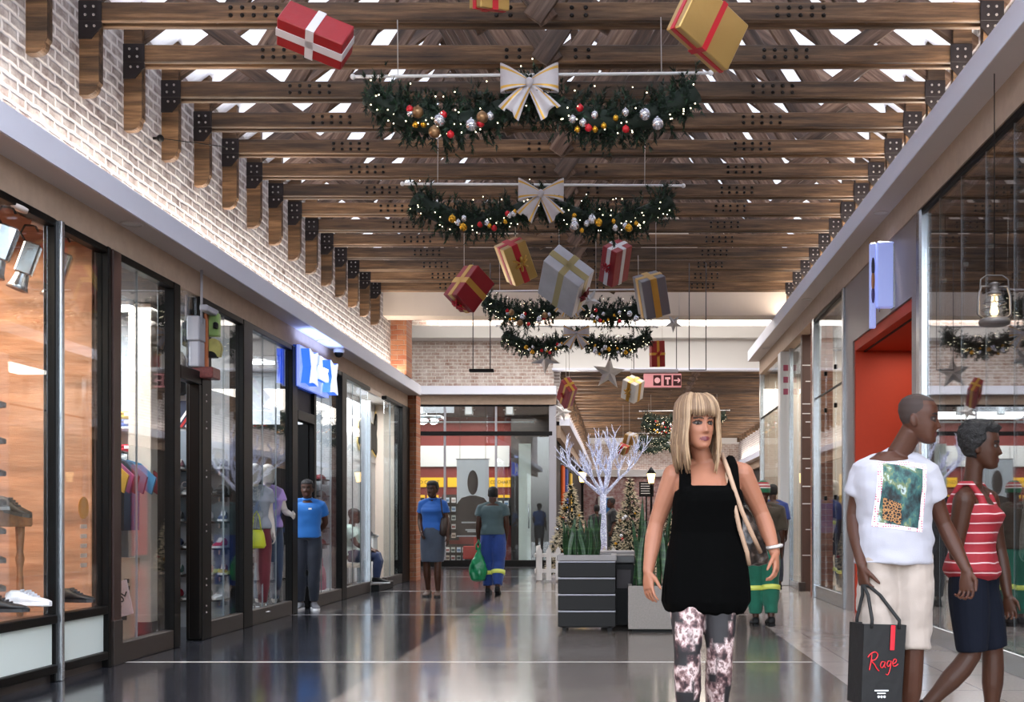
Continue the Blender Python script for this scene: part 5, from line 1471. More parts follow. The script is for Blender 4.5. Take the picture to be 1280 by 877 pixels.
GM = [garland_meshes(11), garland_meshes(23)]
def ball_mesh(m, r):
    mb = MB(); mb.ell((0,0,0), r, 0, 16, 10); mb.lathe([(r*.22, r*.95), (r*.22, r*1.15)], n=8); return mb.mesh('bauble', [m])
BM = [ball_mesh(M_bauble_s, .042), ball_mesh(M_bauble_g, .036), ball_mesh(M_bauble_r, .026), ball_mesh(M_bauble_b, .042), ball_mesh(M_bauble_s, .028), ball_mesh(M_bauble_g, .022)]
def band(mb):
    nu = len(mb.f)//10
    for i in range(len(mb.f)):
        if i//nu in (1, 8): mb.mi[i] = 1
def bow_parts(t, loc, s=1.0):
    M = Matrix.Translation(loc) @ Matrix.Scale(s, 4)
    M_b = M_bow
    for sd in (-1, 1):
        lp = MB()
        def loop(u, v, sd=sd):
            a = u*2*PI; w = (v-.5)
            x = .115*(1-math.cos(a))*.5*2*.95; th = .045*math.sin(a)
            wd_ = .03 + .055*(1-math.cos(a))
            q = Vector((sd*x, -.03 + th, w*wd_*1.6 + .20*x*(1 if True else 0)))
            return M @ q
        lp.grid(loop, 18, 10); band(lp); lp.build('bow_loop', [M_b, M_rib_gold], t)
        tl = MB()
        def tail(u, v, sd=sd):
            q = Vector((sd*(.01 + .15*u) + (v-.5)*(.05 + .10*u), -.045 - .02*math.sin(u*3) + .012*math.sin(v*7), -.02 - .21*u + (v-.5)*sd*(.03+.08*u) - (.035 if abs(v-.5) < .2 and u > .95 else 0)*-1))
            return M @ q
        tl.grid(tail, 12, 10); band(tl); tl.build('bow_tail', [M_b, M_rib_gold], t)
    kn = MB(); kn.ell(M @ Vector((0, -.05, 0)), (.032*s, .03*s, .04*s), 0, 12, 8); kn.build('bow_knot', M_b, t)
M_bow = mat('silver bow satin', '#b9b4b8', .4, .15, var=.12, vscale=25)
def garland(X, Y, zb, label, var, rb=1.0, roof=4.66, ball=True, group=None, bow=True):
    t = thing('garland', label, 'garland', (X, Y, zb), group=group)
    t.rotation_euler = (0, R(-.6 if var == 0 else .4), 0)
    fm, lm, cm = GM[var]
    link(bpy.data.objects.new('foliage', fm), t); link(bpy.data.objects.new('garland_core', cm), t)
    o = link(bpy.data.objects.new('fairy_lights', lm), t); o['kind'] = 'stuff'
    mb = MB(); mb.cyl((-1.27*rb, 0, 0), (1.27*rb, 0, 0), .011, n=10); mb.ell((-1.27*rb, 0, 0), .02, 0, 10, 6); mb.ell((1.27*rb, 0, 0), .02, 0, 10, 6); mb.build('bar', M_white_gl, t)
    for x in (-.95, .92):
        mb = MB(); mb.cyl((x, 0, 0), (x, 0, roof - zb), .0035, n=6); mb.build('cord', M_cord, t)
    if ball:
        rg = random.Random(5+var)
        for i in range(26):
            sd = -1 if i % 2 else 1
            u = .5 + sd*rg.uniform(.10, .40); p = swag_pt(u)
            o = link(bpy.data.objects.new('bauble', BM[rg.choice((0, 1, 2, 2, 3, 4, 4, 5, 5))]), t)
            o.location = p + Vector((0, -.185 - rg.uniform(0, .02), rg.uniform(-.16, .0)))
    if bow: bow_parts(t, Vector((0, -.20, -.15)), .92)
    return t
garland(-.62, 7.95, 4.26, 'lit fir garland with a big silver bow, nearest and largest of the hanging garlands', 0)
garland(-.69, 10.12, 4.13, 'second fir garland from the camera with a silver bow, below the nearest one', 1)
garland(-.66, 15.1, 4.20, 'third fir garland, half hidden behind the big silver gift box', 0)
garland(-.67, 17.75, 4.17, 'fourth fir garland, lowest of the near hall above the two silver stars', 1)
for i, (Y, zb) in enumerate(((31.7, 4.2), (34.2, 4.2), (39.8, 4.2), (44.5, 4.2))):
    garland(1.85, Y, zb, '%s fir garland from the front of the far hall, behind the blonde woman' % ORD[i], i % 2, ball=(i < 2), bow=False, group='garlands of the far hall')
# hanging bars and wires, exit sign
hb = thing('hanging_bar', 'short black bar hanging on two wires in front of the far brick wall', 'bar', at(602, 463, 15.6))
MB().box((-.17, -.05, -.02), (.17, .05, .02), bev=.004).build('bar', M_black, hb)
for s in (-1, 1):
    mb = MB(); mb.cyl((s*.12, 0, .02), (s*.12, 0, 4.68-hb.location.z), .007, n=6); mb.build('wire', M_cord_d, hb)
h2 = thing('wire_hanger', 'thin empty wire hanger hanging right of the pink exit sign', 'frame', at(872, 462, 15.6))
MB().box((-.12, -.006, -.008), (.12, .006, .004)).build('cross_wire', M_cord_d, h2)
for s in (-1, 1):
    mb = MB(); mb.cyl((s*.117, 0, 0), (s*.117, 0, 4.68-h2.location.z), .007, n=6); mb.build('wire', M_cord_d, h2)
es = thing('exit_sign', 'pink hanging sign with a disc, a basket and an arrow pictogram', 'sign', at(828, 475.5, 21.5))
MB().box((-.36, -.03, -.13), (.36, .03, .13), bev=.006).build('sign_box', mat('pink sign face', '#e29aa0', .5, emit='#e29aa0', estr=.35), es)
MB().box((-.62, -.05, .15), (.30, .05, .22), bev=.008).build('top_rail', M_sgrey, es)
M_maroon = mat('maroon pictogram', '#4a1a20', .5)
for cx in (-.10, .10, .28): MB().box((cx-.075, -.036, -.10), (cx+.075, -.031, .10), bev=.002).build('pictogram_tile', M_maroon, es)
M_pinkl = mat('pale pink pictogram', '#f0b8bc', .5, emit='#f0b8bc', estr=.35)
mb = MB(); mb.cyl((-.10, -.037, 0), (-.10, -.043, 0), .055, n=20); mb.build('disc', M_pinkl, es)
mb = MB(); mb.box((.085, -.043, -.08), (.115, -.037, .03)); mb.box((.05, -.043, .02), (.15, -.037, .06)); mb.build('post_symbol', M_pinkl, es)
mb = MB(); mb.box((.22, -.043, -.012), (.33, -.037, .012)); mb.box((-.06, -.043, -.011), (.0, -.037, .011), M=Matrix.Translation((.335, 0, 0)) @ Matrix.Rotation(R(45), 4, 'Y')); mb.box((-.06, -.0431, -.011), (.0, -.0371, .011), M=Matrix.Translation((.335, 0, 0)) @ Matrix.Rotation(R(-45), 4, 'Y')); mb.build('arrow', M_pinkl, es)
for x in (-.55, .27):
    mb = MB(); mb.cyl((x, 0, .2), (x, 0, 5.96-es.location.z), .008, n=6); mb.build('wire', M_cord_d, es)
sl = thing('wall_spotlight', 'small black spotlight on an arm against the white brick below the third corbel', 'spotlight', (XL+.06, 9.3, 4.27))
mb = MB(); mb.ell((0, 0, 0), (.03, .03, .03), 0, 12, 8); mb.build('head', M_black, sl); mb = MB(); mb.cyl((0, 0, 0), (.55, .2, -.015), .004, n=6); mb.build('cable', M_black, sl); mb = MB(); mb.cyl((-.06, 0, 0), (0, 0, 0), .012, n=8); mb.build('arm', M_black, sl)

# ------------------------------------------------------------------ planters, plants, fence and trees on the floor
pz = thing('slatted_planter', 'black slatted planter with a pale cap in front of the fir trees', 'planter', (ax(733.5, 11.04), 11.04, 0))
w2 = .285
MB().box((-w2+.02, .03, .04), (w2-.02, .60, .70)).build('liner', M_steel, pz)
for i in range(4):
    z = .05 + .163*i
    MB().box((-w2, 0, z), (w2, .03, z+.145), bev=.005).build('slat', mat('black stained slat', '#0b0909', .5, var=.25, spec=.25), pz)
    MB().box((-w2+.004, .004, z+.145), (w2-.004, .04, z+.158)).build('slat_gap_strip', M_sgrey, pz)
    MB().box((w2-.03, .03, z), (w2, .60, z+.145), bev=.005).build('slat', mat('black stained slat', '#0b0909', .5, var=.25, spec=.25), pz)
    MB().box((-w2, .03, z), (-w2+.03, .60, z+.145), bev=.005).build('slat', mat('black stained slat', '#0b0909', .5, var=.25, spec=.25), pz)
MB().box((-w2-.01, -.01, .70), (w2+.01, .05, .757), bev=.006).build('cap_rail', mat('pale grey cap', '#8b8685', .5), pz)
MB().box((-w2-.01, .56, .70), (w2+.01, .62, .757), bev=.006).build('cap_rail', mat('pale grey cap', '#8b8685', .5), pz)
for s in (-1, 1): MB().box((s*(w2-.02)-.03, .05, .70), (s*(w2-.02)+.03, .56, .757), bev=.006).build('cap_rail', mat('pale grey cap', '#8b8685', .5), pz)
MB().box((-w2+.05, .06, .66), (w2-.05, .55, .69)).build('soil', mat('dark soil', '#1a1310', .95), pz)
for sx in (-1, 1):
    for sy in (.05, .55): MB().box((sx*(w2-.06)-.02, sy-.02, 0), (sx*(w2-.06)+.02, sy+.02, .05)).build('foot', M_black, pz)
bb = thing('litter_bin', 'black litter bin squeezed between the slatted planter and the grey planter', 'bin', (ax(778, 11.45), 11.45, 0))
MB().box((-.10, 0, .02), (.12, .42, .66), bev=.01).build('body', M_black, bb); MB().box((-.11, -.01, .66), (.13, .43, .74), bev=.01).build('lid', mat('dark grey lid', '#3c3b3c', .4), bb)
MB().box((-.06, -.012, .40), (.09, .0, .60), bev=.004).build('opening', M_steel, bb)
pc = thing('low_planter', 'second black planter with a pale top behind the slatted one', 'planter', (ax(775, 12.8), 12.8, 0))
MB().box((-.22, 0, .0), (.16, .5, .69), bev=.01).build('box', M_black, pc); MB().box((-.23, -.01, .69), (.17, .51, .745), bev=.008).build('cap', mat('pale grey cap', '#8b8685', .5), pc)
gp = thing('stone_planter', 'speckled grey box planter beside the black shirt of the blonde woman', 'planter', (ax(826, 11.0), 11.0, 0))
M_stone = mat('speckled grey stone', '#918a84', .8, var=.25, vscale=60)
ww = .32
for lo, hi in (((-ww, 0, .03), (ww, .04, .455)), ((-ww, .56, .03), (ww, .6, .455)), ((-ww, .04, .03), (-ww+.04, .56, .455)), ((ww-.04, .04, .03), (ww, .56, .455))):
    MB().box(lo, hi, bev=.004).build('side_panel', M_stone, gp)
MB().box((-ww+.04, .04, .36), (ww-.04, .56, .40)).build('soil', mat('dark soil', '#1a1310', .95), gp)
MB().box((-ww+.04, .05, 0), (ww-.04, .55, .03)).build('plinth', M_black, gp)
mL, tL = newmat('snake plant leaf')
vL = tL.coord('Object', (3, 3, 26)); nL = tL.noise(vL, 1.0, 3, .6)
tL.bsdf(tL.ramp(nL, [(.35, (.008,.022,.010,1)), (.5, (.02,.06,.022,1)), (.68, (.07,.15,.05,1))]), .4)
def snake_plant(loc, n, sx, sy, h0, h1, label, seed, cap=.0):
    rg = random.Random(seed); t = thing('snake_plant', label, 'plant', loc)
    for i in range(n):
        x, y = rg.uniform(-sx, sx), rg.uniform(-sy, sy); h = rg.uniform(h0, h1); yaw = rg.uniform(-1, 1); lean = rg.uniform(-.12, .12); ln2 = rg.uniform(-.10, .10); w = rg.uniform(.024, .036)
        mb = MB(); rg_ = []
        for k in range(9):
            u = k/8; ww_ = w*(.65 + .7*u - 1.2*u**3) if u < 1 else .001; ww_ = max(.0015, ww_)
            cx, cy = lean*h*u*u + .01*math.sin(6*u+seed+i), ln2*h*u*u
            tw = yaw + .5*u
            rg_.append([Vector((cx + a*ww_*math.cos(tw) - b*math.sin(tw), cy + a*ww_*math.sin(tw) + b*math.cos(tw), h*u)) for a, b in ((-1, 0), (-.5, .008), (0, .012), (.5, .008), (1, 0), (.5, .003), (0, .006), (-.5, .003))])
        mb.rings(rg_); o = mb.build('leaf', mL, t, (x, y, 0))
    return t
snake_plant((ax(733.5, 11.04)-.055, 11.34, .685), 28, .17, .20, .26, .50, 'dense dark snake plant growing in the black slatted planter', 3)
snake_plant((ax(826, 11.0), 11.3, .39), 30, .25, .22, .5, .95, 'tall snake plant growing in the speckled grey planter', 8)
fn = thing('picket_fence', 'low white picket fence left of the black slatted planter', 'fence', (ax(671, 20), 20, 0))
M_fw = mat('white fence paint', '#dcd7d4', .6)
for i in range(9):
    x = .05 + .165*i; mb = MB(); mb.prism([(-.045, .03), (.045, .03), (.045, .56), (0, .64), (-.045, .56)], .02); mb.build('picket', M_fw, fn, (x, 0, 0))
for z in (.16, .44): MB().box((0, .02, z), (1.42, .045, z+.07), bev=.004).build('rail', M_fw, fn)
for i in range(6):
    mb = MB(); mb.prism([(-.045, .03), (.045, .03), (.045, .56), (0, .64), (-.045, .56)], .02); o = mb.build('picket', M_fw, fn, (0, .12 + .165*i, 0), (0, 0, R(90)))
for z in (.16, .44): MB().box((-.045, .02, z), (-.02, 1.02, z+.07), bev=.004).build('rail', M_fw, fn)
M_fir = mat('dark fir green', '#16261a', .8, var=.4, vscale=15); M_frosty = mat('cream frosted tip', '#e6d9bd', .8, var=.2, vscale=20)
def fir_tree(loc, H, Rb, label, seed):
    t = thing('fir_tree', label, 'tree', loc); rg = random.Random(seed); mb = MB()
    mb2 = MB(); mb2.cyl((0,0,0), (0,0,H*.9), .04, .01, 8); mb2.build('trunk', mat('fir bark', '#3a2a1e', .9), t)
    n = 620
    for i in range(n):
        u = (1-math.sqrt(rg.random())); z = .10 + (H-.12)*u; a = rg.uniform(0, 2*PI); r = Rb*(1-u)**.9*rg.uniform(.55, 1.05) + .02
        L = rg.uniform(.10, .16); d = Vector((math.cos(a), math.sin(a), rg.uniform(-.35, .35))); p = Vector((r*math.cos(a), r*math.sin(a), z)) - d.normalized()*L*.6
        d.normalize(); x = d.orthogonal().normalized(); y = d.cross(x)
        for q in range(5):
            b = 2*PI*q/5 + rg.random(); s_ = (x*math.cos(b) + y*math.sin(b)); e = (d + s_*.55).normalized(); o_ = s_.cross(d).normalized()*.012
            c0 = p + d*L*.15; c1 = c0 + e*L*.42; c2 = c0 + e*L
            mb.add([c0-o_*.6, c0+o_*.6, c1+o_, c1-o_], [(0,1,2,3)], 0)
            mb.add([c1-o_, c1+o_, c2], [(0,1,2)], 1 if rg.random() < .82 else 0)
    mb.build('needles', [M_fir, M_frosty], t)
    for i in range(16):
        u = rg.uniform(.05, .75); a = rg.uniform(-PI*.95, -.05); r = Rb*(1-u)**.9*1.0
        o = link(bpy.data.objects.new('bauble', BM[(0, 2, 4, 5, 3, 1)[i % 6]]), t); o.location = (r*math.cos(a), r*math.sin(a), .1+(H-.12)*u)
    return t
fir_tree((ax(713, 21), 21.0, 0), 1.82, .46, 'frosted fir tree standing behind the black slatted planter', 1)
fir_tree((ax(788, 21), 21.2, 0), 1.90, .46, 'frosted fir tree with a red bauble right of the white light tree', 2)
fir_tree((ax(842, 22), 22.3, 0), 1.7, .45, 'frosted fir tree mostly hidden behind the blonde woman', 3)
# white light tree
mT, tT = newmat('white light tree bark')
vT = tT.coord('Object'); voT = tT.n('TexVoronoi', Scale=42.0); tT.l(vT, voT.inputs['Vector'])
fT = tT.ramp(voT.outputs['Distance'], [(.0, (1,1,1,1)), (.26, (.85,.88,1,1)), (.42, (.05,.06,.14,1))])
bT = tT.bsdf((.50,.53,.66,1), .5); tT.l(fT, bT.inputs['Emission Color']); bT.inputs['Emission Strength'].default_value = .8
lt = thing('light_tree', 'bare white tree wrapped in glowing lights between the two fir trees', 'tree', (ax(754, 22), 22.0, 0))
rg = random.Random(4)
pot = MB(); pot.lathe([(.16, 0), (.2, .42), (.21, .45), (.19, .45), (.17, .40)], n=20); pot.build('pot', M_red, lt)
tk = MB(); tk.tube([(0,0,.3), (.01,0,.8), (-.005,0,1.3), (0,0,1.62)], [.075,.065,.06,.065], 12); tk.build('trunk', mT, lt)
def grow(mb, p, d, L, r, lev):
    pts = [p]; rr = [r]; q = p.copy(); dd = d.copy()
    for i in range(4):
        dd = (dd + Vector((rg.uniform(-.18, .18), rg.uniform(-.18, .18), rg.uniform(-.02, .16)))).normalized()
        q = q + dd*L/4; pts.append(q.copy()); rr.append(r*(1-.16*(i+1)))
        if lev > 0 and i >= 1:
            for _ in range(2 if lev > 1 else 3):
                s_ = Vector((rg.uniform(-1, 1), rg.uniform(-1, 1), rg.uniform(.1, 1))).normalized()
                grow(mb, q.copy(), (dd*.7 + s_*.8).normalized(), L*rg.uniform(.35, .55), r*.45, lev-1)
    mb.tube(pts, rr, 6)
for (dx, dz, L) in ((-1.0, .95, 1.05), (-.35, 1.2, .95), (.15, 1.25, 1.0), (.55, 1.05, .95), (1.05, .95, 1.05), (-.7, 1.1, .8)):
    mb = MB(); grow(mb, Vector((0,0,1.58)), Vector((dx, rg.uniform(-.4, .4), dz)).normalized(), L, .05, 2); mb.build('branch', mT, lt, (0, 0, 1.58*.14), None).scale = (.86, .86, .86)
# ------------------------------------------------------------------ people
from mathutils.bvhtree import BVHTree
def skin_mat(name, c):
    if name in MATS: return MATS[name]
    m, t = newmat(name); v = t.coord('Object'); f = t.noise(v, 14, 5, .6)
    a = rgb(c); col = t.mix(f, tuple(x*.86 for x in a[:3]) + (1,), tuple(min(1, x*1.1) for x in a[:3]) + (1,))
    t.bsdf(col, .48, 0, t.bump(t.noise(v, 160, 2), .08, .004), **{'Subsurface Weight': .08, 'Subsurface Scale': .02, 'Specular IOR Level': .35})
    return m
S_fair = skin_mat('fair skin', '#9a664e'); S_lip = mat('muted lips', '#642a2e', .4); S_brow = mat('brown brows', '#3f2c20', .8); S_lid = mat('dark eye make-up', '#36231c', .6)
S_dark = skin_mat('dark brown skin', '#47281a'); S_dlip = mat('dark lips', '#4a2524', .4); S_dbrow = mat('black brows', '#120c0a', .8); S_dlid = mat('dark eyelids', '#2c1912', .6)
S_dark2 = skin_mat('deep brown skin', '#402416')
M_hair_blk = mat('black hair', '#0d0b0b', .7, bump=.8, bscale=140)
def cloth(name, c, var=.14, rough=.85, bump=.15, bscale=220): return mat(name, c, rough, 0, var, 7, bump, bscale, sheen=.15)
def cord_local(cx, s):
    return lambda px, py, y=0.0: ((px-cx)/s, y, HC + (CY-py)/s)

# ---- blonde woman in front
Y0 = 5.3; s0 = F/Y0; cx0 = 885
J = cord_local(cx0, s0)
wo = thing('person', 'blonde woman in a black sleeveless top and patterned leggings walking in front', 'person', (ax(cx0, Y0), Y0, 0))
P = Pose('f', bulk=1.0, yaw=R(6), hipc=J(880, 700, .02), shc=J(885, 582, .02), hipL=J(898, 716, .01), hipR=J(861, 716, .01),
    knL=J(899, 815, -.03), knR=J(858, 812, -.09), anL=(.045, .10, .10), anR=(-.095, -.02, .10),
    shL=J(928, 592, .02), shR=J(843, 594, .02), elL=J(955, 643, .07), elR=J(820, 655, .05), wrL=J(967, 690, -.04), wrR=J(810, 713, -.03),
    haL=((.03, -.25, -1), (-.9, .3, 0), (-.3, -1, 0), .42, .92), haR=((.02, -.22, -1), (.8, .5, 0), (.3, -1, 0), .26, .92),
    headc=(-.056, -.035, 1.556), head_yaw=R(22), head_pitch=R(2), hscale=1.02)
make_body(P, [S_fair, S_lip, S_brow, S_lid], wo, .0045, fem=True)
make_eyes(P, wo, '#120e0c')
mb = MB(); rg_ = []
for z, hw, hd, cx in ((.655,.120,.085,-.015),(.675,.185,.120,-.012),(.72,.210,.140,-.01),(.78,.208,.142,-.01),(.86,.200,.140,-.01),(.95,.190,.136,-.01),(1.04,.170,.124,-.008),(1.12,.166,.124,-.005),(1.19,.168,.142,-.0),(1.235,.160,.136,.0),(1.262,.142,.122,.0)):
    rg_.append(ring((cx, .005 - (.015 if 1.1 < z < 1.24 else 0), z), hw, hd, R(6), 32, .85))
mb.rings(rg_)
for s_ in (-1, 1):
    pts = [Vector((s_*.112, -.085, 1.22)), Vector((s_*.112, -.075, 1.28)), Vector((s_*.112, -.035, 1.352)), Vector((s_*.108, .02, 1.385)), Vector((s_*.10, .07, 1.345)), Vector((s_*.095, .095, 1.25))]
    mb.tube(pts, [.034, .030, .027, .026, .028, .034], 12)
me = solid(mb, 'tank_top', .007, 2, (.022, 10, 1.3, 4.0), lambda z: max(.04, min(1, (1.15-z)*2.4)))
put('tank_top', me, mat('black jersey', '#040404', .95, spec=.05, bump=.15, bscale=220), wo)
mP, tP = newmat('photo print leggings')
vP = tP.coord('Object', (1, 1, .75)); nP = tP.noise(vP, 17, 6, .62); vo = tP.n('TexVoronoi', Scale=11.0, distance='CHEBYCHEV'); tP.l(vP, vo.inputs['Vector'])
cP = tP.ramp(nP, [(.34, (.006,.005,.006,1)), (.43, (.05,.022,.026,1)), (.49, (.24,.14,.135,1)), (.56, (.70,.55,.53,1)), (.62, (.12,.06,.06,1)), (.70, (.6,.48,.46,1))])
cP = tP.mix(tP.ramp(vo.outputs['Distance'], [(.42, (0,0,0,1)), (.55, (1,1,1,1))]), cP, (.012,.010,.012,1))
tP.bsdf(cP, .6)
make_legs(P, mP, wo, .007, t1=.06, e=.007, to=1.95, flare=1.02, fold=(.003, 8, 12, 2.0), name='leggings')
for A, yw in ((P.anL, R(4)), (P.anR, R(-4))): put_shoe(P, (A[0], A[1], .085), yw, [M_black, M_dark], wo, L=.24)
wt = MB(); a = Vector(P.wrL) + Vector((-.001, .004, .028))
wt.tube([a + Vector((.033*math.cos(2*PI*k/20), .030*math.sin(2*PI*k/20), .006*math.cos(2*PI*k/20))) for k in range(20)], .009, 8, closed=True)
wt.build('wrist_watch', mat('pale steel watch', '#c9c4c0', .25, .6), wo)
# long fringed hair
def long_hair(P, mats, parent, seed=2):
    M = headmat(P); rg = random.Random(seed); mb = MB()
    n = 56; rings_ = []
    for j in range(31):                                   # scalp shell
        z = lerp(-.05, .118, j/30); W, Fr, B = interp(HEADP, z); row = []
        for k in range(n):
            a = 2*PI*k/n; x, y = head_surface(z, a, W, Fr, B); f = -math.sin(a)
            over = z - lerp(-.2, .055, max(0, min(1, (f+.15)/.75)))
            gr = .016*max(-.9, min(1, over/.02)); r = math.hypot(x, y) or 1e-6
            row.append(M @ Vector((x + x/r*gr, y + y/r*gr, z + max(0, z)/.116*gr)))
        rings_.append(row)
    mb.rings(rings_, 0)
    def surf(a, z, gr):
        W, Fr, B = interp(HEADP, min(.114, z)); x, y = head_surface(z, a, W, Fr, B); r = math.hypot(x, y) or 1e-6
        return Vector((x + x/r*gr, y + y/r*gr, z + max(0, z)/.116*gr))
    for i in range(560):
        a = rg.uniform(0, 2*PI); f = -math.sin(a); gr = rg.uniform(.012, .026); pts = []; side = abs(math.cos(a))
        front = f > .62
        top = Vector((rg.uniform(-.012, .02), .005, .130))
        zz = [.112, .10, .075, .045, .02]
        if front:
            zend = rg.uniform(.022, .036); zz = [.112, .10, .078, .055, zend]; gr *= .8
            pts = [M @ top] + [M @ surf(a, z, gr) for z in zz]
            mb.tube(pts, [.005, .007, .007, .0065, .0055, .002], 5, 0 if rg.random() < .6 else 1)
            continue
        pts = [top] + [surf(a, z, gr) for z in zz]
        q = surf(a, 0, gr+.002); out = Vector((q.x, q.y, 0)).normalized()
        if f > .35: out = Vector((math.copysign(1, math.cos(a)), .1, 0))
        Lz = rg.uniform(-.235, -.17) if f > -.3 else rg.uniform(-.21, -.15)
        for t in (.0, .25, .5, .75, 1):
            z = lerp(0, Lz, t); w_ = .010*math.sin(PI*t*.9) + rg.uniform(-.003, .003)
            pts.append(Vector((q.x, q.y, 0)) + out*(w_ - .012*t*t) + Vector((0, (.02*t if f < .35 else -.004*t), z)))
        pts = [M @ p for p in pts]
        mb.tube(pts, [.005, .007, .0075, .0075, .0075, .0075, .0075, .0075, .0075, .0065, .002], 5, 0 if rg.random() < .55 else 1)
    return mb.build('hair', mats, parent)
long_hair(P, [mat('ash blonde hair', '#755b44', .5, var=.35, vscale=30), mat('pale blonde streaks', '#9c8062', .45, var=.25, vscale=30)], wo)

# her shoulder bag
sbag = thing('shoulder_bag', 'dark shiny shoulder bag with beige straps on the blonde woman\'s left side', 'bag', (ax(928, Y0), Y0+.09, az(665, Y0)))
mb = MB(); rg_ = []
for z, w, d in ((-.165,.055,.03),(-.15,.105,.06),(-.08,.115,.075),(0,.10,.07),(.08,.075,.05),(.14,.045,.03),(.16,.02,.015)):
    rg_.append([Vector((p.x + .035*(-z/.15), p.y, p.z)) for p in ring((0, 0, z), w, d, R(20), 24, .75)])
mb.rings(rg_); me = solid(mb, 'bag_body', .008, 1, (.010, 12, 14, 5.0))
mBg, tBg = newmat('shiny black brown bag'); nBg = tBg.noise(tBg.coord('Object'), 14, 4, .6)
tBg.bsdf(tBg.ramp(nBg, [(.42, (.012,.009,.008,1)), (.56, (.05,.035,.028,1)), (.66, (.22,.17,.14,1))]), .28)
put('bag_body', me, mBg, sbag)
M_strap = mat('beige leather strap', '#a98a72', .5, var=.15)
L_ = lambda px, py, y: Vector((ax(px, Y0) - sbag.location.x, y - .09, az(py, Y0) - sbag.location.z))
for pts in ([L_(903, 567, .02), L_(908, 588, -.085), L_(915, 612, -.11), L_(925, 640, -.10), L_(938, 668, -.08), L_(950, 690, -.02)], [L_(903, 569, .10), L_(908, 600, -.075), L_(915, 630, -.10), L_(922, 660, -.09), L_(932, 690, -.06), L_(935, 705, -.04)]):
    mb = MB(); mb.tube(pts, .011, 8); mb.build('strap', M_strap, sbag)

# ---- man in the white t-shirt
Y1 = 5.43; s1 = F/Y1; cx1 = 1118
J = cord_local(cx1, s1)
mn = thing('person', 'shaven headed man in a white printed t-shirt looking away to the right', 'person', (ax(cx1, Y1), Y1, 0))
P = Pose('m', bulk=1.0, yaw=R(14), hyaw=R(6), hipc=J(1119, 700, .02), shc=J(1119, 573, .02), hipL=J(1141, 715, .01), hipR=J(1098, 715, .01),
    knL=J(1139, 812, -.03), knR=J(1096, 810, -.06), anL=(.075, .04, .09), anR=(-.10, -.04, .09),
    shL=J(1156, 593, -.0), shR=J(1084, 590, .03), elL=J(1183, 655, .04), elR=J(1070, 645, .07), wrL=J(1203, 712, -.07), wrR=J(1074, 706, -.06),
    haL=((-.02, -.12, -1), (-.75, -.6, -.1), (-.5, -.9, 0), .50, 1.02, 1.2), haR=((.10, -.10, -1), (.85, .3, .1), (.1, -1, 0), 1.15, 1.0, .6),
    headc=(.105, -.03, 1.592), head_yaw=R(72), head_pitch=R(4), hscale=1.0)
make_body(P, [S_dark, S_dlip, S_dbrow, S_dlid], mn, .0045)
make_eyes(P, mn, '#150d0a')
short_hair(P, mat('shaved black stubble', '#2a1a14', .7), mn, .0012, bumpy=.0002, front=.082, nap=-.03)
top = make_top(P, cloth('white cotton', '#a8a7b0', .03), mn, .008, t0=-.03, t1=.99, e=.026, sleeve=.52, fold=(.016, 6, 8, 1.0), name='t_shirt', sr=1.38)
# the chest print follows the cloth
def chest_print(name, x0, x1, z0, z1, off, m, target, parent, nx=16, nz=22, skew=0.0):
    bv = BVHTree.FromPolygons([v.co for v in target.data.vertices], [tuple(p.vertices) for p in target.data.polygons])
    vs = []
    for j in range(nz+1):
        for i in range(nx+1):
            u, v = i/nx, j/nz; x = lerp(x0, x1, u) + skew*(v-.5); z = lerp(z0, z1, v) - .03*(u-.5)*(1)
            h = bv.ray_cast(Vector((x, -1, z)), Vector((0, 1, 0)))
            p = h[0] if h[0] is not None else Vector((x, -.1, z))
            vs.append((x, p.y - off, z))
    mb = MB(); mb.add(vs, [(j*(nx+1)+i, j*(nx+1)+i+1, (j+1)*(nx+1)+i+1, (j+1)*(nx+1)+i) for j in range(nz) for i in range(nx)], 0, True)
    return mb.build(name, m, parent)
mC, tC = newmat('teal black picture print'); vC = tC.coord('Object', (1, 1, .6), rot=(0, .5, 0)); nC = tC.noise(vC, 16, 6, .62)
tC.bsdf(tC.ramp(nC, [(.36, (.002,.004,.005,1)), (.45, (.01,.045,.05,1)), (.52, (.03,.11,.10,1)), (.58, (.13,.16,.06,1)), (.64, (.42,.52,.52,1)), (.70, (.008,.014,.016,1))]), .6)
mD, tD = newmat('pink dotted border print'); vD = tD.n('TexVoronoi', Scale=85.0); vD.inputs['Randomness'].default_value = .15; tD.l(tD.coord('Object'), vD.inputs['Vector'])
tD.bsdf(tD.ramp(vD.outputs['Distance'], [(.30, (.50,.06,.13,1)), (.42, (.80,.76,.78,1))]), .8)
X_ = lambda px: (px-cx1)/s1; Z_ = lambda py: HC + (CY-py)/s1
chest_print('print_border', X_(1088), X_(1150), Z_(661), Z_(577), .003, mD, top, mn, skew=.03)
chest_print('print_picture', X_(1094), X_(1144), Z_(656), Z_(583), .0055, mC, top, mn, skew=.028)
mE, tE = newmat('black orange figure print'); vE = tE.n('TexVoronoi', Scale=70.0, feature='DISTANCE_TO_EDGE'); tE.l(tE.coord('Object'), vE.inputs['Vector'])
tE.bsdf(tE.ramp(vE.outputs['Distance'], [(.05, (.42,.20,.07,1)), (.14, (.008,.006,.006,1))]), .7)
chest_print('print_figure', X_(1096), X_(1118), Z_(652), Z_(626), .008, mE, top, mn, 8, 8)
make_legs(P, cloth('beige cotton drill', '#a1948a', .08), mn, .008, t1=.22, e=.015, to=.97, flare=1.24, fold=(.014, 7, 9, 6.0), name='shorts')
for A, yw in ((P.anL, R(14)), (P.anR, R(-4))): put_shoe(P, (A[0], A[1], .085), yw, [mat('grey canvas', '#5b5c62', .8), M_white_gl], mn)
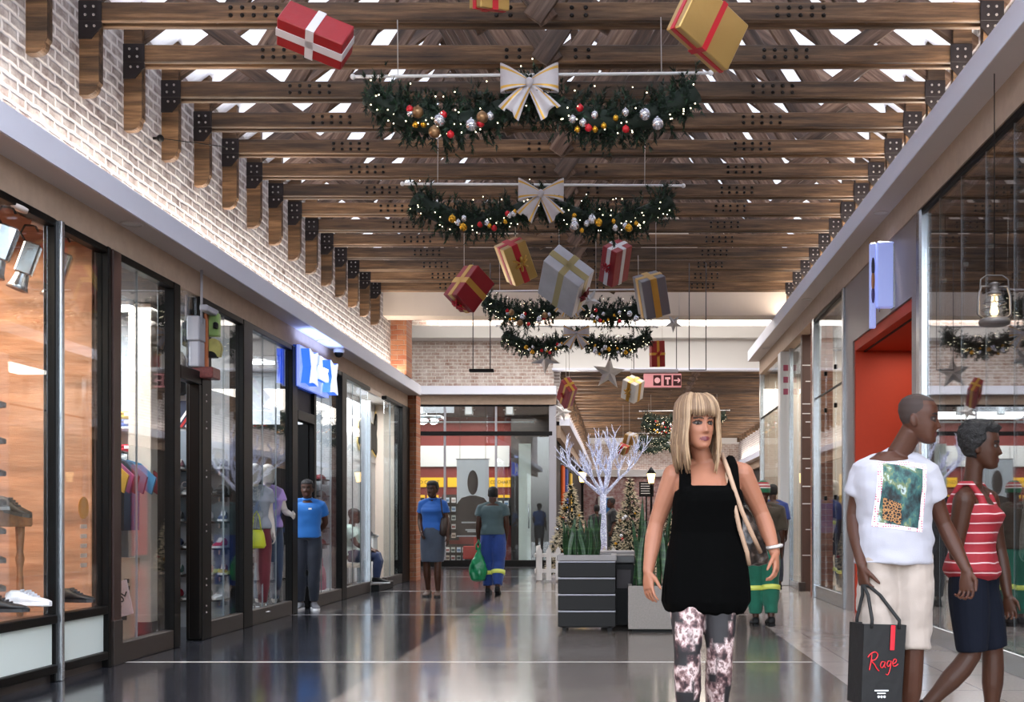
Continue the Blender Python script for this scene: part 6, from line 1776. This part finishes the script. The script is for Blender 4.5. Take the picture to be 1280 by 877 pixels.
# shopping bag in his hand
xb, zb_ = ax(1094, 5.30), az(828, 5.30)
pb_ = thing('shopping_bag', 'black paper shopping bag with red script lettering held by the man in white', 'bag', (xb, 5.32, zb_ - .19), (0, R(3), R(20)))
hx, hy, hh = .110, .062, .375
mb = MB(); mb.add([(-hx,-hy,0),(hx,-hy,0),(hx,hy,0),(-hx,hy,0),(-hx-.006,-hy-.003,hh),(hx+.006,-hy-.003,hh),(hx+.006,hy,hh),(-hx-.006,hy,hh),(-hx+.004,-hy+.004,hh),(hx-.004,-hy+.004,hh),(hx-.004,hy-.006,hh),(-hx+.004,hy-.006,hh),(-hx+.004,-hy+.004,.01),(hx-.004,-hy+.004,.01),(hx-.004,hy-.006,.01),(-hx+.004,hy-.006,.01)],
    [(0,3,2,1),(0,1,5,4),(1,2,6,5),(2,3,7,6),(3,0,4,7),(4,5,9,8),(5,6,10,9),(6,7,11,10),(7,4,8,11),(8,9,13,12),(9,10,14,13),(10,11,15,14),(11,8,12,15),(12,13,14,15)])
mb.build('bag_body', mat('black matt paper', '#08080a', .55, var=.3, vscale=12, bump=.3, bscale=18), pb_)
bag_inv = (Matrix.Translation(pb_.location) @ pb_.rotation_euler.to_matrix().to_4x4()).inverted()
hand_w = Vector((ax(1082, 5.33), 5.335, az(733, 5.33))); hp = bag_inv @ hand_w
for yy in (-hy-.004, hy+.002):
    mb = MB(); n_ = 14; pts = [Vector((-.075, yy, hh-.02)), Vector((-.075, yy, hh+.02))]
    pts += [Vector((-.060, yy*.8, hh+.10)).lerp(hp + Vector((-.012, 0, -.01)), .55), hp + Vector((-.014, yy*.1, .006)), hp + Vector((.014, yy*.1, .006)), Vector((.060, yy*.8, hh+.10)).lerp(hp + Vector((.012, 0, -.01)), .55)]
    pts += [Vector((.075, yy, hh+.02)), Vector((.075, yy, hh-.02))]
    mb.tube(pts, .0085, 8); mb.build('handle', mat('black cord handle', '#0c0c0d', .7), pb_)
MB().box((.028, -hy-.010, .255), (.052, -hy-.005, .372), bev=.002).build('red_tab', mat('red card tab', '#d8182a', .4), pb_)
def stroke(pts, r, name, m, parent, y):
    P_ = [Vector((p[0], y, p[1])) for p in pts]; out = []
    for i in range(len(P_)-1):
        a, b, c, d = P_[max(0, i-1)], P_[i], P_[i+1], P_[min(len(P_)-1, i+2)]
        for k in range(5):
            t = k/5; out.append(.5*((2*b) + (c-a)*t + (2*a-5*b+4*c-d)*t*t + (3*b-a-3*c+d)*t**3))
    out.append(P_[-1]); mb = MB(); mb.tube(out, r, 6); return mb.build(name, m, parent)
M_rl = mat('bright red lettering', '#e0202c', .4); yy = -hy - .006; ox, oz = -.085, .155
lt_ = lambda q: [(ox + x*.0105, oz + z*.0105) for x, z in q]
stroke(lt_([(1.5,7.5),(1.2,4),(.6,.5)]), .0026, 'letter_stroke', M_rl, pb_, yy)
stroke(lt_([(-.5,6.2),(1,7.8),(3.2,8.6),(4.6,7.4),(3.6,5.4),(1.6,4.6),(3,3.2),(4.4,1.2),(5.6,.2)]), .0026, 'letter_stroke', M_rl, pb_, yy)
stroke(lt_([(8.4,4.2),(6.8,4.2),(6.2,2.4),(7.2,1.6),(8.3,3.2),(8.6,4.3),(8.4,2.2),(9.0,1.7)]), .0022, 'letter_stroke', M_rl, pb_, yy)
stroke(lt_([(11.6,4.6),(10.2,4.6),(9.6,3.0),(10.4,2.2),(11.5,3.6),(11.7,4.6),(11.3,1.0),(10.3,-1.4),(9.2,-1.2)]), .0022, 'letter_stroke', M_rl, pb_, yy)
stroke(lt_([(12.4,3.4),(14.0,4.0),(14.4,5.2),(13.3,5.5),(12.5,3.8),(13.0,2.5),(14.2,2.5),(15.4,3.4)]), .0022, 'letter_stroke', M_rl, pb_, yy)
for x, z, w_, h_ in ((-.045, .062, .075, .006), (-.03, .050, .045, .005)): MB().box((x, -hy-.0075, z), (x+w_, -hy-.004, z+h_)).build('small_print', M_white_gl, pb_)
for i in range(3):
    mb = MB(); mb.cyl((-.022+.016*i, -hy-.0075, .036), (-.022+.016*i, -hy-.004, .036), .006, n=10); mb.build('small_icon', M_white_gl, pb_)

# ---- woman in the red striped top
Y2 = 5.80; s2 = F/Y2; cx2 = 1220
J = cord_local(cx2, s2)
rw = thing('person', 'short haired woman in a red striped vest and navy shorts striding to the right', 'person', (ax(cx2, Y2), Y2, 0))
P = Pose('f', bulk=1.0, yaw=R(58), hyaw=R(66), hipc=J(1216, 722, .0), shc=J(1217, 613, .02), hipL=J(1229, 738, .06), hipR=J(1206, 738, -.06),
    knL=J(1246, 818, .05), knR=J(1211, 818, -.06), anL=(.10, .06, .09), anR=(-.26, -.05, .16),
    shL=J(1246, 624, .13), shR=J(1196, 626, -.12), elL=J(1262, 688, .16), elR=J(1187, 685, -.10), wrL=J(1268, 745, .10), wrR=J(1199, 722, -.06),
    haL=((.1, -.15, -1), (-.5, -.6, 0), (.8, -.4, 0), .4, .9), haR=((.15, -.1, -1), (.4, .9, 0), (.9, -.3, 0), .4, .9),
    headc=(.022, -.0, 1.488), head_yaw=R(72), head_pitch=R(3), hscale=1.0)
make_body(P, [S_dark2, S_dlip, S_dbrow, S_dlid], rw, .006, fem=True, lips=1.4)
make_eyes(P, rw, '#150d0a')
short_hair(P, M_hair_blk, rw, .022, bumpy=.010, front=.066, nap=-.07)
mR, tR = newmat('red vest with thin white stripes'); oR = tR.xyz(tR.coord('Object'))
nR = tR.noise(tR.coord('Object'), 4, 2); zR = tR.math('ADD', oR[2], tR.math('MULTIPLY', nR, .035))
fR = tR.math('LESS_THAN', tR.math('MODULO', zR, .050), .0065)
tR.bsdf(tR.mix(fR, (.26,.008,.016,1), (.62,.42,.42,1)), .75)
mb = MB(); rg_ = []
for i in range(15):
    t = lerp(-.02, .84, i/14); rg_.append(P.tring(t, .014 + (.014 if t < .12 else 0)))
mb.rings(rg_)
yv = P.yaw; fx, fy = math.sin(yv), -math.cos(yv); sx2, sy2 = math.cos(yv), math.sin(yv); c0 = Vector(P.shc)
for s_ in (-1, 1):
    b = c0 + Vector((sx2*s_*.105, sy2*s_*.105, 0)); f_ = Vector((fx, fy, 0))
    mb.tube([b + f_*.085 + Vector((0,0,-.10)), b + f_*.07 + Vector((0,0,-.04)), b + f_*.02 + Vector((0,0,.035)), b - f_*.03 + Vector((0,0,.035)), b - f_*.08 + Vector((0,0,-.05)), b - f_*.085 + Vector((0,0,-.12))], [.028,.021,.018,.018,.022,.03], 10)
put('striped_vest', solid(mb, 'striped_vest', .007, 2, (.004, 8, 8, 3.0)), mR, rw)
make_legs(P, mat('navy jersey', '#0a0f1c', .85, spec=.2, bump=.15, bscale=220), rw, .008, t1=.10, e=.014, to=.92, flare=1.10, fold=(.003, 8, 6, 6.0), name='shorts')
put_shoe(P, (P.anL[0], P.anL[1], .085), R(66), [M_black, M_dark], rw, L=.24); put_shoe(P, (P.anR[0], P.anR[1], .15), R(66), [M_black, M_dark], rw, R(35), L=.24)

# ---- generic standing / walking figure for the people further away and the display dummies
def std_pose(H, sex, yaw=0.0, stride=0.0, armL=None, armR=None, head=0.0, bulk=1.0, lean=0):
    k = H/1.7; q = Matrix.Rotation(yaw, 3, 'Z')
    def v(x, y, z): return tuple(q @ Vector((x*k, y*k, z*k)))
    sw = .175 if sex == 'm' else .155
    armL = armL or ((sw+.035, .04, 1.13), (sw+.045, -.05, .90)); armR = armR or ((-sw-.035, .04, 1.13), (-sw-.045, -.05, .90))
    d = lambda a, b: tuple(q @ (Vector(b) - Vector(a)))
    P = Pose(sex, bulk=bulk*k, yaw=yaw, hipc=v(0, 0, .93), shc=v(0, .01+lean, 1.40), hipL=v(.09, 0, .88), hipR=v(-.09, 0, .88),
        knL=v(.09, -.04-stride*.5, .49), knR=v(-.09, -.04+stride*.35, .49), anL=v(.085, .02-stride, .09), anR=v(-.085, .02+stride, .09 + abs(stride)*.25),
        shL=v(sw, .01, 1.365), shR=v(-sw, .01, 1.365), elL=v(*armL[0]), elR=v(*armR[0]), wrL=v(*armL[1]), wrR=v(*armR[1]),
        haL=None, haR=None, headc=v(0, -.02+lean, 1.585), head_yaw=yaw+head, hscale=k)
    P.haL = (d(armL[0], armL[1]), tuple(q @ Vector((-1, .1, 0))), tuple(q @ Vector((-.2, -1, .3))), .4, .95*k); P.haR = (d(armR[0], armR[1]), tuple(q @ Vector((1, .1, 0))), tuple(q @ Vector((.2, -1, .3))), .4, .95*k)
    P.k = k
    return P
def polo(P, m, parent, collar, vox=.011):
    o = make_top(P, m, parent, vox, t0=.02, t1=1.0, e=.014, sleeve=.55, fold=(.007, 6, 7, 2.0), name='polo_shirt', sr=1.35)
    c = Vector(P.shc); mb = MB(); r = .062*P.k
    mb.tube([c + Vector((r*math.cos(2*PI*i/20), r*.9*math.sin(2*PI*i/20), .052*P.k + .012*math.sin(2*PI*i/20))) for i in range(20)], .013, 8, closed=True)
    mb.build('collar', collar, parent)
    return o
# woman in blue polo and denim skirt
Y = 16.2
b1 = thing('person', 'woman in a blue polo shirt and grey denim skirt walking towards the camera', 'person', (ax(541, Y), Y, 0))
P = std_pose(1.66, 'f', R(-4), .055, armL=((.20, .02, 1.13), (.235, -.05, .88)), armR=((-.205, .03, 1.13), (-.13, -.16, .95)), head=R(-16))
make_body(P, [S_dark2, S_dlip, S_dbrow, S_dlid], b1, .009, fem=True)
make_eyes(P, b1); short_hair(P, M_hair_blk, b1, .016, bumpy=.004)
polo(P, cloth('mid blue pique', '#1f56a0', .1), b1, cloth('mid blue pique', '#1f56a0', .1))
mb = MB(); rg_ = []
for z, hw, hd in ((.50,.158,.135),(.56,.164,.140),(.70,.178,.135),(.85,.178,.135),(.95,.165,.122),(1.0,.150,.110)): rg_.append(ring((0, -.01, z), hw, hd, R(-4), 28, .85))
mb.rings(rg_); put('denim_skirt', solid(mb, 'denim_skirt', .011, 2, (.006, 8, 4, 7.0)), cloth('grey blue denim', '#39414f', .35, bump=.3), b1)
for A, yw in ((P.anL, R(4)), (P.anR, R(-8))): put_shoe(P, (A[0], A[1], .085), yw, [mat('brown sandal', '#4a3226', .6), M_dark], b1, L=.24)
hb_ = thing('shoulder_bag', 'dark brown shoulder bag on the left arm of the woman in the blue polo', 'bag', (ax(556, Y), Y-.02, 1.02))
mb = MB(); mb.rings([ring((.01, .02, z), w, d, R(70), 18, .7) for z, w, d in ((-.15,.10,.03),(-.12,.14,.05),(0,.13,.05),(.10,.10,.035),(.13,.07,.02))]); mb.build('bag_body', mat('dark brown leather', '#2a1b15', .45, var=.3), hb_)
mb = MB(); mb.tube([(.0, -.06, .10), (-.02, -.115, .22), (-.045, -.06, .385), (-.05, .01, .41), (-.04, .09, .36), (-.01, .10, .2), (.0, .06, .10)], .010, 6); mb.build('strap', mat('dark brown leather', '#2a1b15', .45, var=.3), hb_)
# man with the green bag, seen from behind
Y = 16.7
b2 = thing('person', 'man in a grey green t-shirt and blue work trousers walking away with a green bag', 'person', (ax(616, Y), Y, 0))
P = std_pose(1.60, 'm', PI, .08, armL=((.225, .03, 1.12), (.235, -.03, .88)), armR=((-.225, .03, 1.12), (-.20, -.06, .86)), head=R(4), bulk=1.08)
# facing away: his right hand is at +X of the picture
make_body(P, [S_dark2, S_dlip, S_dbrow, S_dlid], b2, .010); short_hair(P, M_hair_blk, b2, .006, bumpy=.001)
make_top(P, cloth('grey green cotton', '#45575a', .12), b2, .011, t0=.02, t1=1.0, e=.016, sleeve=.56, fold=(.009, 6, 7, 5.0), name='t_shirt', sr=1.38)
make_legs(P, cloth('royal blue work cloth', '#1c3a7c', .2), b2, .011, t1=.20, e=.018, to=1.9, flare=1.35, fold=(.010, 7, 7, 3.0), name='work_trousers')
M_hiv = mat('yellow reflective band', '#c8d060', .4, emit='#c8d060', estr=.08)
for Kn, An in ((P.knL, P.anL), (P.knR, P.anR)):
    a, b = Vector(Kn), Vector(An); c = a.lerp(b, .30); mb = MB(); d_ = (b-a).normalized()
    mb.cyl(c, c + d_*.06, .112*P.k, .110*P.k, 18); mb.build('reflective_band', M_hiv, b2)
for A in (P.anL, P.anR): put_shoe(P, (A[0], A[1], A[2]), PI, [M_black, M_black], b2, R(0) if A[2] < .1 else R(25))
gb = thing('plastic_bag', 'full green plastic carrier bag hanging from the left hand of the man walking away', 'bag', (ax(597.5, 16.6), 16.62, az(726, 16.6)))
mb = MB(); mb.rings([ring((.0, 0, z), w, d, 0, 22, .8) for z, w, d in ((.0,.05,.04),(.02,.11,.08),(.12,.135,.10),(.24,.125,.09),(.33,.085,.06),(.40,.045,.035),(.46,.025,.02),(.50,.02,.02))]); me = solid(mb, 'bag_body', .010, 1, (.016, 14, 9, 6.0))
put('bag_body', me, mat('green plastic', '#0f7a4a', .3, var=.2), gb)
for s_ in (-1, 1):
    mb = MB(); mb.tube([(s_*.02, 0, .46), (s_*.03, 0, .54), (.01, 0, .60), (0, 0, .62)], [.02, .012, .008, .006], 8); mb.build('handle', mat('green plastic', '#0f7a4a', .3, var=.2), gb)
# guard in the doorway
Y = 13.82
b3 = thing('person', 'guard in a bright blue polo and dark jeans standing in the shop doorway', 'person', (ax(384, Y), Y, 0))
P = std_pose(1.60, 'm', R(12), .0, armL=((.235, .10, 1.13), (.10, .19, .98)), armR=((-.235, .10, 1.13), (-.10, .19, .98)), head=R(-8))
make_body(P, [S_dark2, S_dlip, S_dbrow, S_dlid], b3, .010); make_eyes(P, b3); short_hair(P, M_hair_blk, b3, .008, bumpy=.001)
polo(P, cloth('bright blue pique', '#1b64ae', .1), b3, cloth('bright blue pique', '#1b64ae', .1))
MB().box((.055, -.150, 1.23), (.095, -.140, 1.25), bev=.003).build('chest_badge', M_white_gl, b3)
make_legs(P, cloth('dark jeans', '#141a28', .4), b3, .011, t1=.20, e=.012, to=1.95, flare=1.18, fold=(.007, 7, 8, 3.0), name='jeans')
for A, yw in ((P.anL, R(25)), (P.anR, R(-5))): put_shoe(P, (A[0], A[1], .085), yw, [mat('grey canvas', '#5b5c62', .8), M_white_gl], b3)
# man in green trousers and a knitted hat, seen from behind
Y = 11.7
b4 = thing('person', 'man in green work trousers, brown jacket and striped knit hat walking away', 'person', (ax(954, Y), Y, 0))
P = std_pose(1.50, 'm', PI, .06, head=R(-10), bulk=1.08)
make_body(P, [S_dark2, S_dlip, S_dbrow, S_dlid], b4, .010)
make_top(P, cloth('brown olive jacket', '#3b3122', .3), b4, .011, t0=-.04, t1=1.0, e=.022, sleeve=1.0, fold=(.010, 6, 7, 8.0), name='jacket', sr=1.42)
make_legs(P, cloth('green work cloth', '#12604a', .2), b4, .011, t1=.20, e=.018, to=1.88, flare=1.32, fold=(.010, 7, 7, 4.0), name='work_trousers')
for Kn, An in ((P.knL, P.anL), (P.knR, P.anR)):
    a, b = Vector(Kn), Vector(An); c = a.lerp(b, .05); mb = MB(); d_ = (b-a).normalized()
    mb.cyl(c, c + d_*.05, .116*P.k, .114*P.k, 18); mb.build('reflective_band', M_hiv, b4)
for A in (P.anL, P.anR): put_shoe(P, (A[0], A[1], A[2]), PI, [M_black, M_black], b4, R(0) if A[2] < .1 else R(20))
Mh = headmat(P); HR = []
for z, c in ((-.01, 1), (.02, 1), (.035, 0), (.05, 2), (.065, 0), (.08, 2), (.10, 1), (.118, 0)):
    W, Fr, B = interp(HEADP, min(.112, z)); HR.append(([Mh @ Vector((x*1.0 + x/(math.hypot(x, y) or 1)*.016, y + y/(math.hypot(x, y) or 1)*.016, z*1.12)) for x, y in [head_surface(z, 2*PI*k/28, W, Fr, B) for k in range(28)]], c))
mb = MB()
for (r0, c0_), (r1, c1_) in zip(HR, HR[1:]): mb.rings([r0, r1], c0_, False, r1 is HR[-1][0])
mb.build('knit_hat', [cloth('cream knit', '#cfc4ba', .1), cloth('green knit', '#1f6a45', .2), cloth('red knit', '#a32a30', .2)], b4)
# others further back
def walker(label, px, Y, H, sex, yaw, topc, botc, skin=S_dark2, stride=.1, hair=.008, sleeve=1.0):
    b = thing('person', label, 'person', (ax(px, Y), Y, 0)); P = std_pose(H, sex, yaw, stride)
    make_body(P, [skin, S_dlip, S_dbrow, S_dlid], b, .012, fem=sex == 'f'); short_hair(P, M_hair_blk, b, hair, bumpy=.003)
    make_top(P, cloth('walker top ' + topc, topc, .2), b, .013, t0=-.02, t1=1.0, e=.02, sleeve=sleeve, name='jacket', sr=1.4)
    make_legs(P, cloth('walker legs ' + botc, botc, .2), b, .013, t1=.2, e=.014, to=1.9, flare=1.2)
    for A in (P.anL, P.anR): put_shoe(P, (A[0], A[1], A[2]), yaw, [M_black, M_black], b)
    return b, P
walker('person in a blue jacket half hidden by the man with the knit hat', 966, 17.5, 1.66, 'm', PI, '#1c2f6e', '#1a2030')
walker('dark haired person close behind the shoulder of the blonde woman', 936, 14.2, 1.68, 'f', PI, '#17181d', '#1c1d24', hair=.02)
walker('man in dark clothes looking left beside the white light tree', 765, 25.2, 1.60, 'm', R(-80), '#121319', '#15161c', skin=S_dark, stride=.02)
walker('person in black seen behind the trunk of the white light tree', 746, 25.6, 1.45, 'f', PI, '#0f0f13', '#14141a', stride=.02)
# seated person in the last left shop
b5 = thing('person', 'seated person in jeans with knees out at the entrance of the last left shop', 'person', (-4.22, 17.75, 0))
P = Pose('m', bulk=.98, yaw=R(80), hipc=(0, 0, .52), shc=(-.04, 0, .98), hipL=(.0, .09, .53), hipR=(.0, -.09, .53), knL=(.40, .10, .53), knR=(.42, -.10, .53), anL=(.34, .10, .16), anR=(.40, -.14, .16),
    shL=(-.03, .17, .95), shR=(-.03, -.17, .95), elL=(.10, .20, .72), elR=(.10, -.20, .72), wrL=(.28, .12, .64), wrR=(.28, -.12, .64), haL=((1, 0, -.3), (0, 0, -1), (0, -1, 0), .3, .95), haR=((1, 0, -.3), (0, 0, -1), (0, 1, 0), .3, .95), headc=(.02, 0, 1.17), head_yaw=R(80))
make_body(P, [S_dark, S_dlip, S_dbrow, S_dlid], b5, .011); short_hair(P, M_hair_blk, b5)
make_top(P, cloth('white green shirt', '#b9cfc8', .1), b5, .012, sleeve=.6, name='t_shirt', sr=1.4)
make_legs(P, cloth('blue jeans', '#202f52', .3), b5, .012, t1=.2, e=.012, to=1.9, flare=1.15, name='jeans')
for A in (P.anL, P.anR): put_shoe(P, (A[0], A[1], .195), R(85), [M_black, M_white_gl], b5)
# ---- display dummies
M_dummy = mat('pale dummy skin', '#b9aea4', .4)
def dummy(label, loc, H, sex, yaw, topc, botc, sleeve=.5, arm=None, group=None, bands=False, legto=1.95):
    d = thing('mannequin', label, 'mannequin', loc, group=group); P = std_pose(H, sex, yaw, .04, armL=arm, head=0)
    make_body(P, [M_dummy], d, .012, fem=sex == 'f')
    make_top(P, cloth('dummy top ' + topc, topc, .15), d, .013, sleeve=sleeve, name='shirt', e=.016, sr=1.35)
    make_legs(P, cloth('dummy legs ' + botc, botc, .15), d, .013, t1=.2, e=.012, to=legto, flare=1.12)
    mb = MB(); mb.lathe([(.17, 0), (.17, .012), (.02, .016), (.012, .09)], n=20); mb.build('base_plate', M_chrome, d)
    if bands:
        for Kn, An in ((P.knL, P.anL), (P.knR, P.anR)):
            a, b = Vector(Kn), Vector(An); c = a.lerp(b, .3); mb = MB(); mb.cyl(c, c.lerp(b, .18), .088, .086, 16); mb.build('reflective_band', M_hiv, d)
        for E, W in ((P.elL, P.wrL), (P.elR, P.wrR)):
            a, b = Vector(E), Vector(W); mb = MB(); mb.cyl(a.lerp(b, .3), a.lerp(b, .5), .066, .064, 14); mb.build('reflective_band', M_hiv, d)
    return d
dummy('mannequin in a grey top and red trousers behind the third sports window', (ax(318, 12.2), 12.2, .10), 1.62, 'f', R(35), '#8b8f98', '#5a1420')
dummy('mannequin in a lilac shirt and jeans reaching out behind the third sports window', (ax(334, 12.75), 12.75, .10), 1.64, 'f', R(50), '#a688c8', '#24344c', arm=((.20, -.06, 1.14), (.16, -.26, 1.10)))
ybg = thing('handbag', 'yellow green handbag hanging at the side of the lilac mannequin', 'bag', (ax(327, 12.15), 11.98, .80))
mb = MB(); mb.rings([ring((0, 0, z), w, d, R(30), 18, .7) for z, w, d in ((0,.08,.03),(.03,.10,.045),(.16,.08,.03),(.2,.06,.015))]); mb.build('bag_body', mat('yellow green leather', '#b4b82a', .4), ybg)
mb = MB(); mb.tube([(-.05, 0, .19), (-.03, 0, .34), (.0, 0, .40), (.03, 0, .34), (.05, 0, .19)], .007, 6); mb.build('handle', mat('yellow green leather', '#b4b82a', .4), ybg)
for i, (px, Yd, lab) in enumerate(((1028, 18.1, 'left'), (1043, 17.3, 'middle'), (1060, 16.55, 'right'))):
    dummy(lab + ' one of three mannequins in navy work clothes in the second right window', (ax(px, Yd), Yd, .0), 1.72, 'm', R(-20), '#131a30', '#151c33', sleeve=1.0, bands=True)
dummy('mannequin in a pale dress shirt behind the reflective window at the right edge', (3.35, 8.7, 0), 1.7, 'f', R(-35), '#3a2024', '#1c1c22', sleeve=.3)
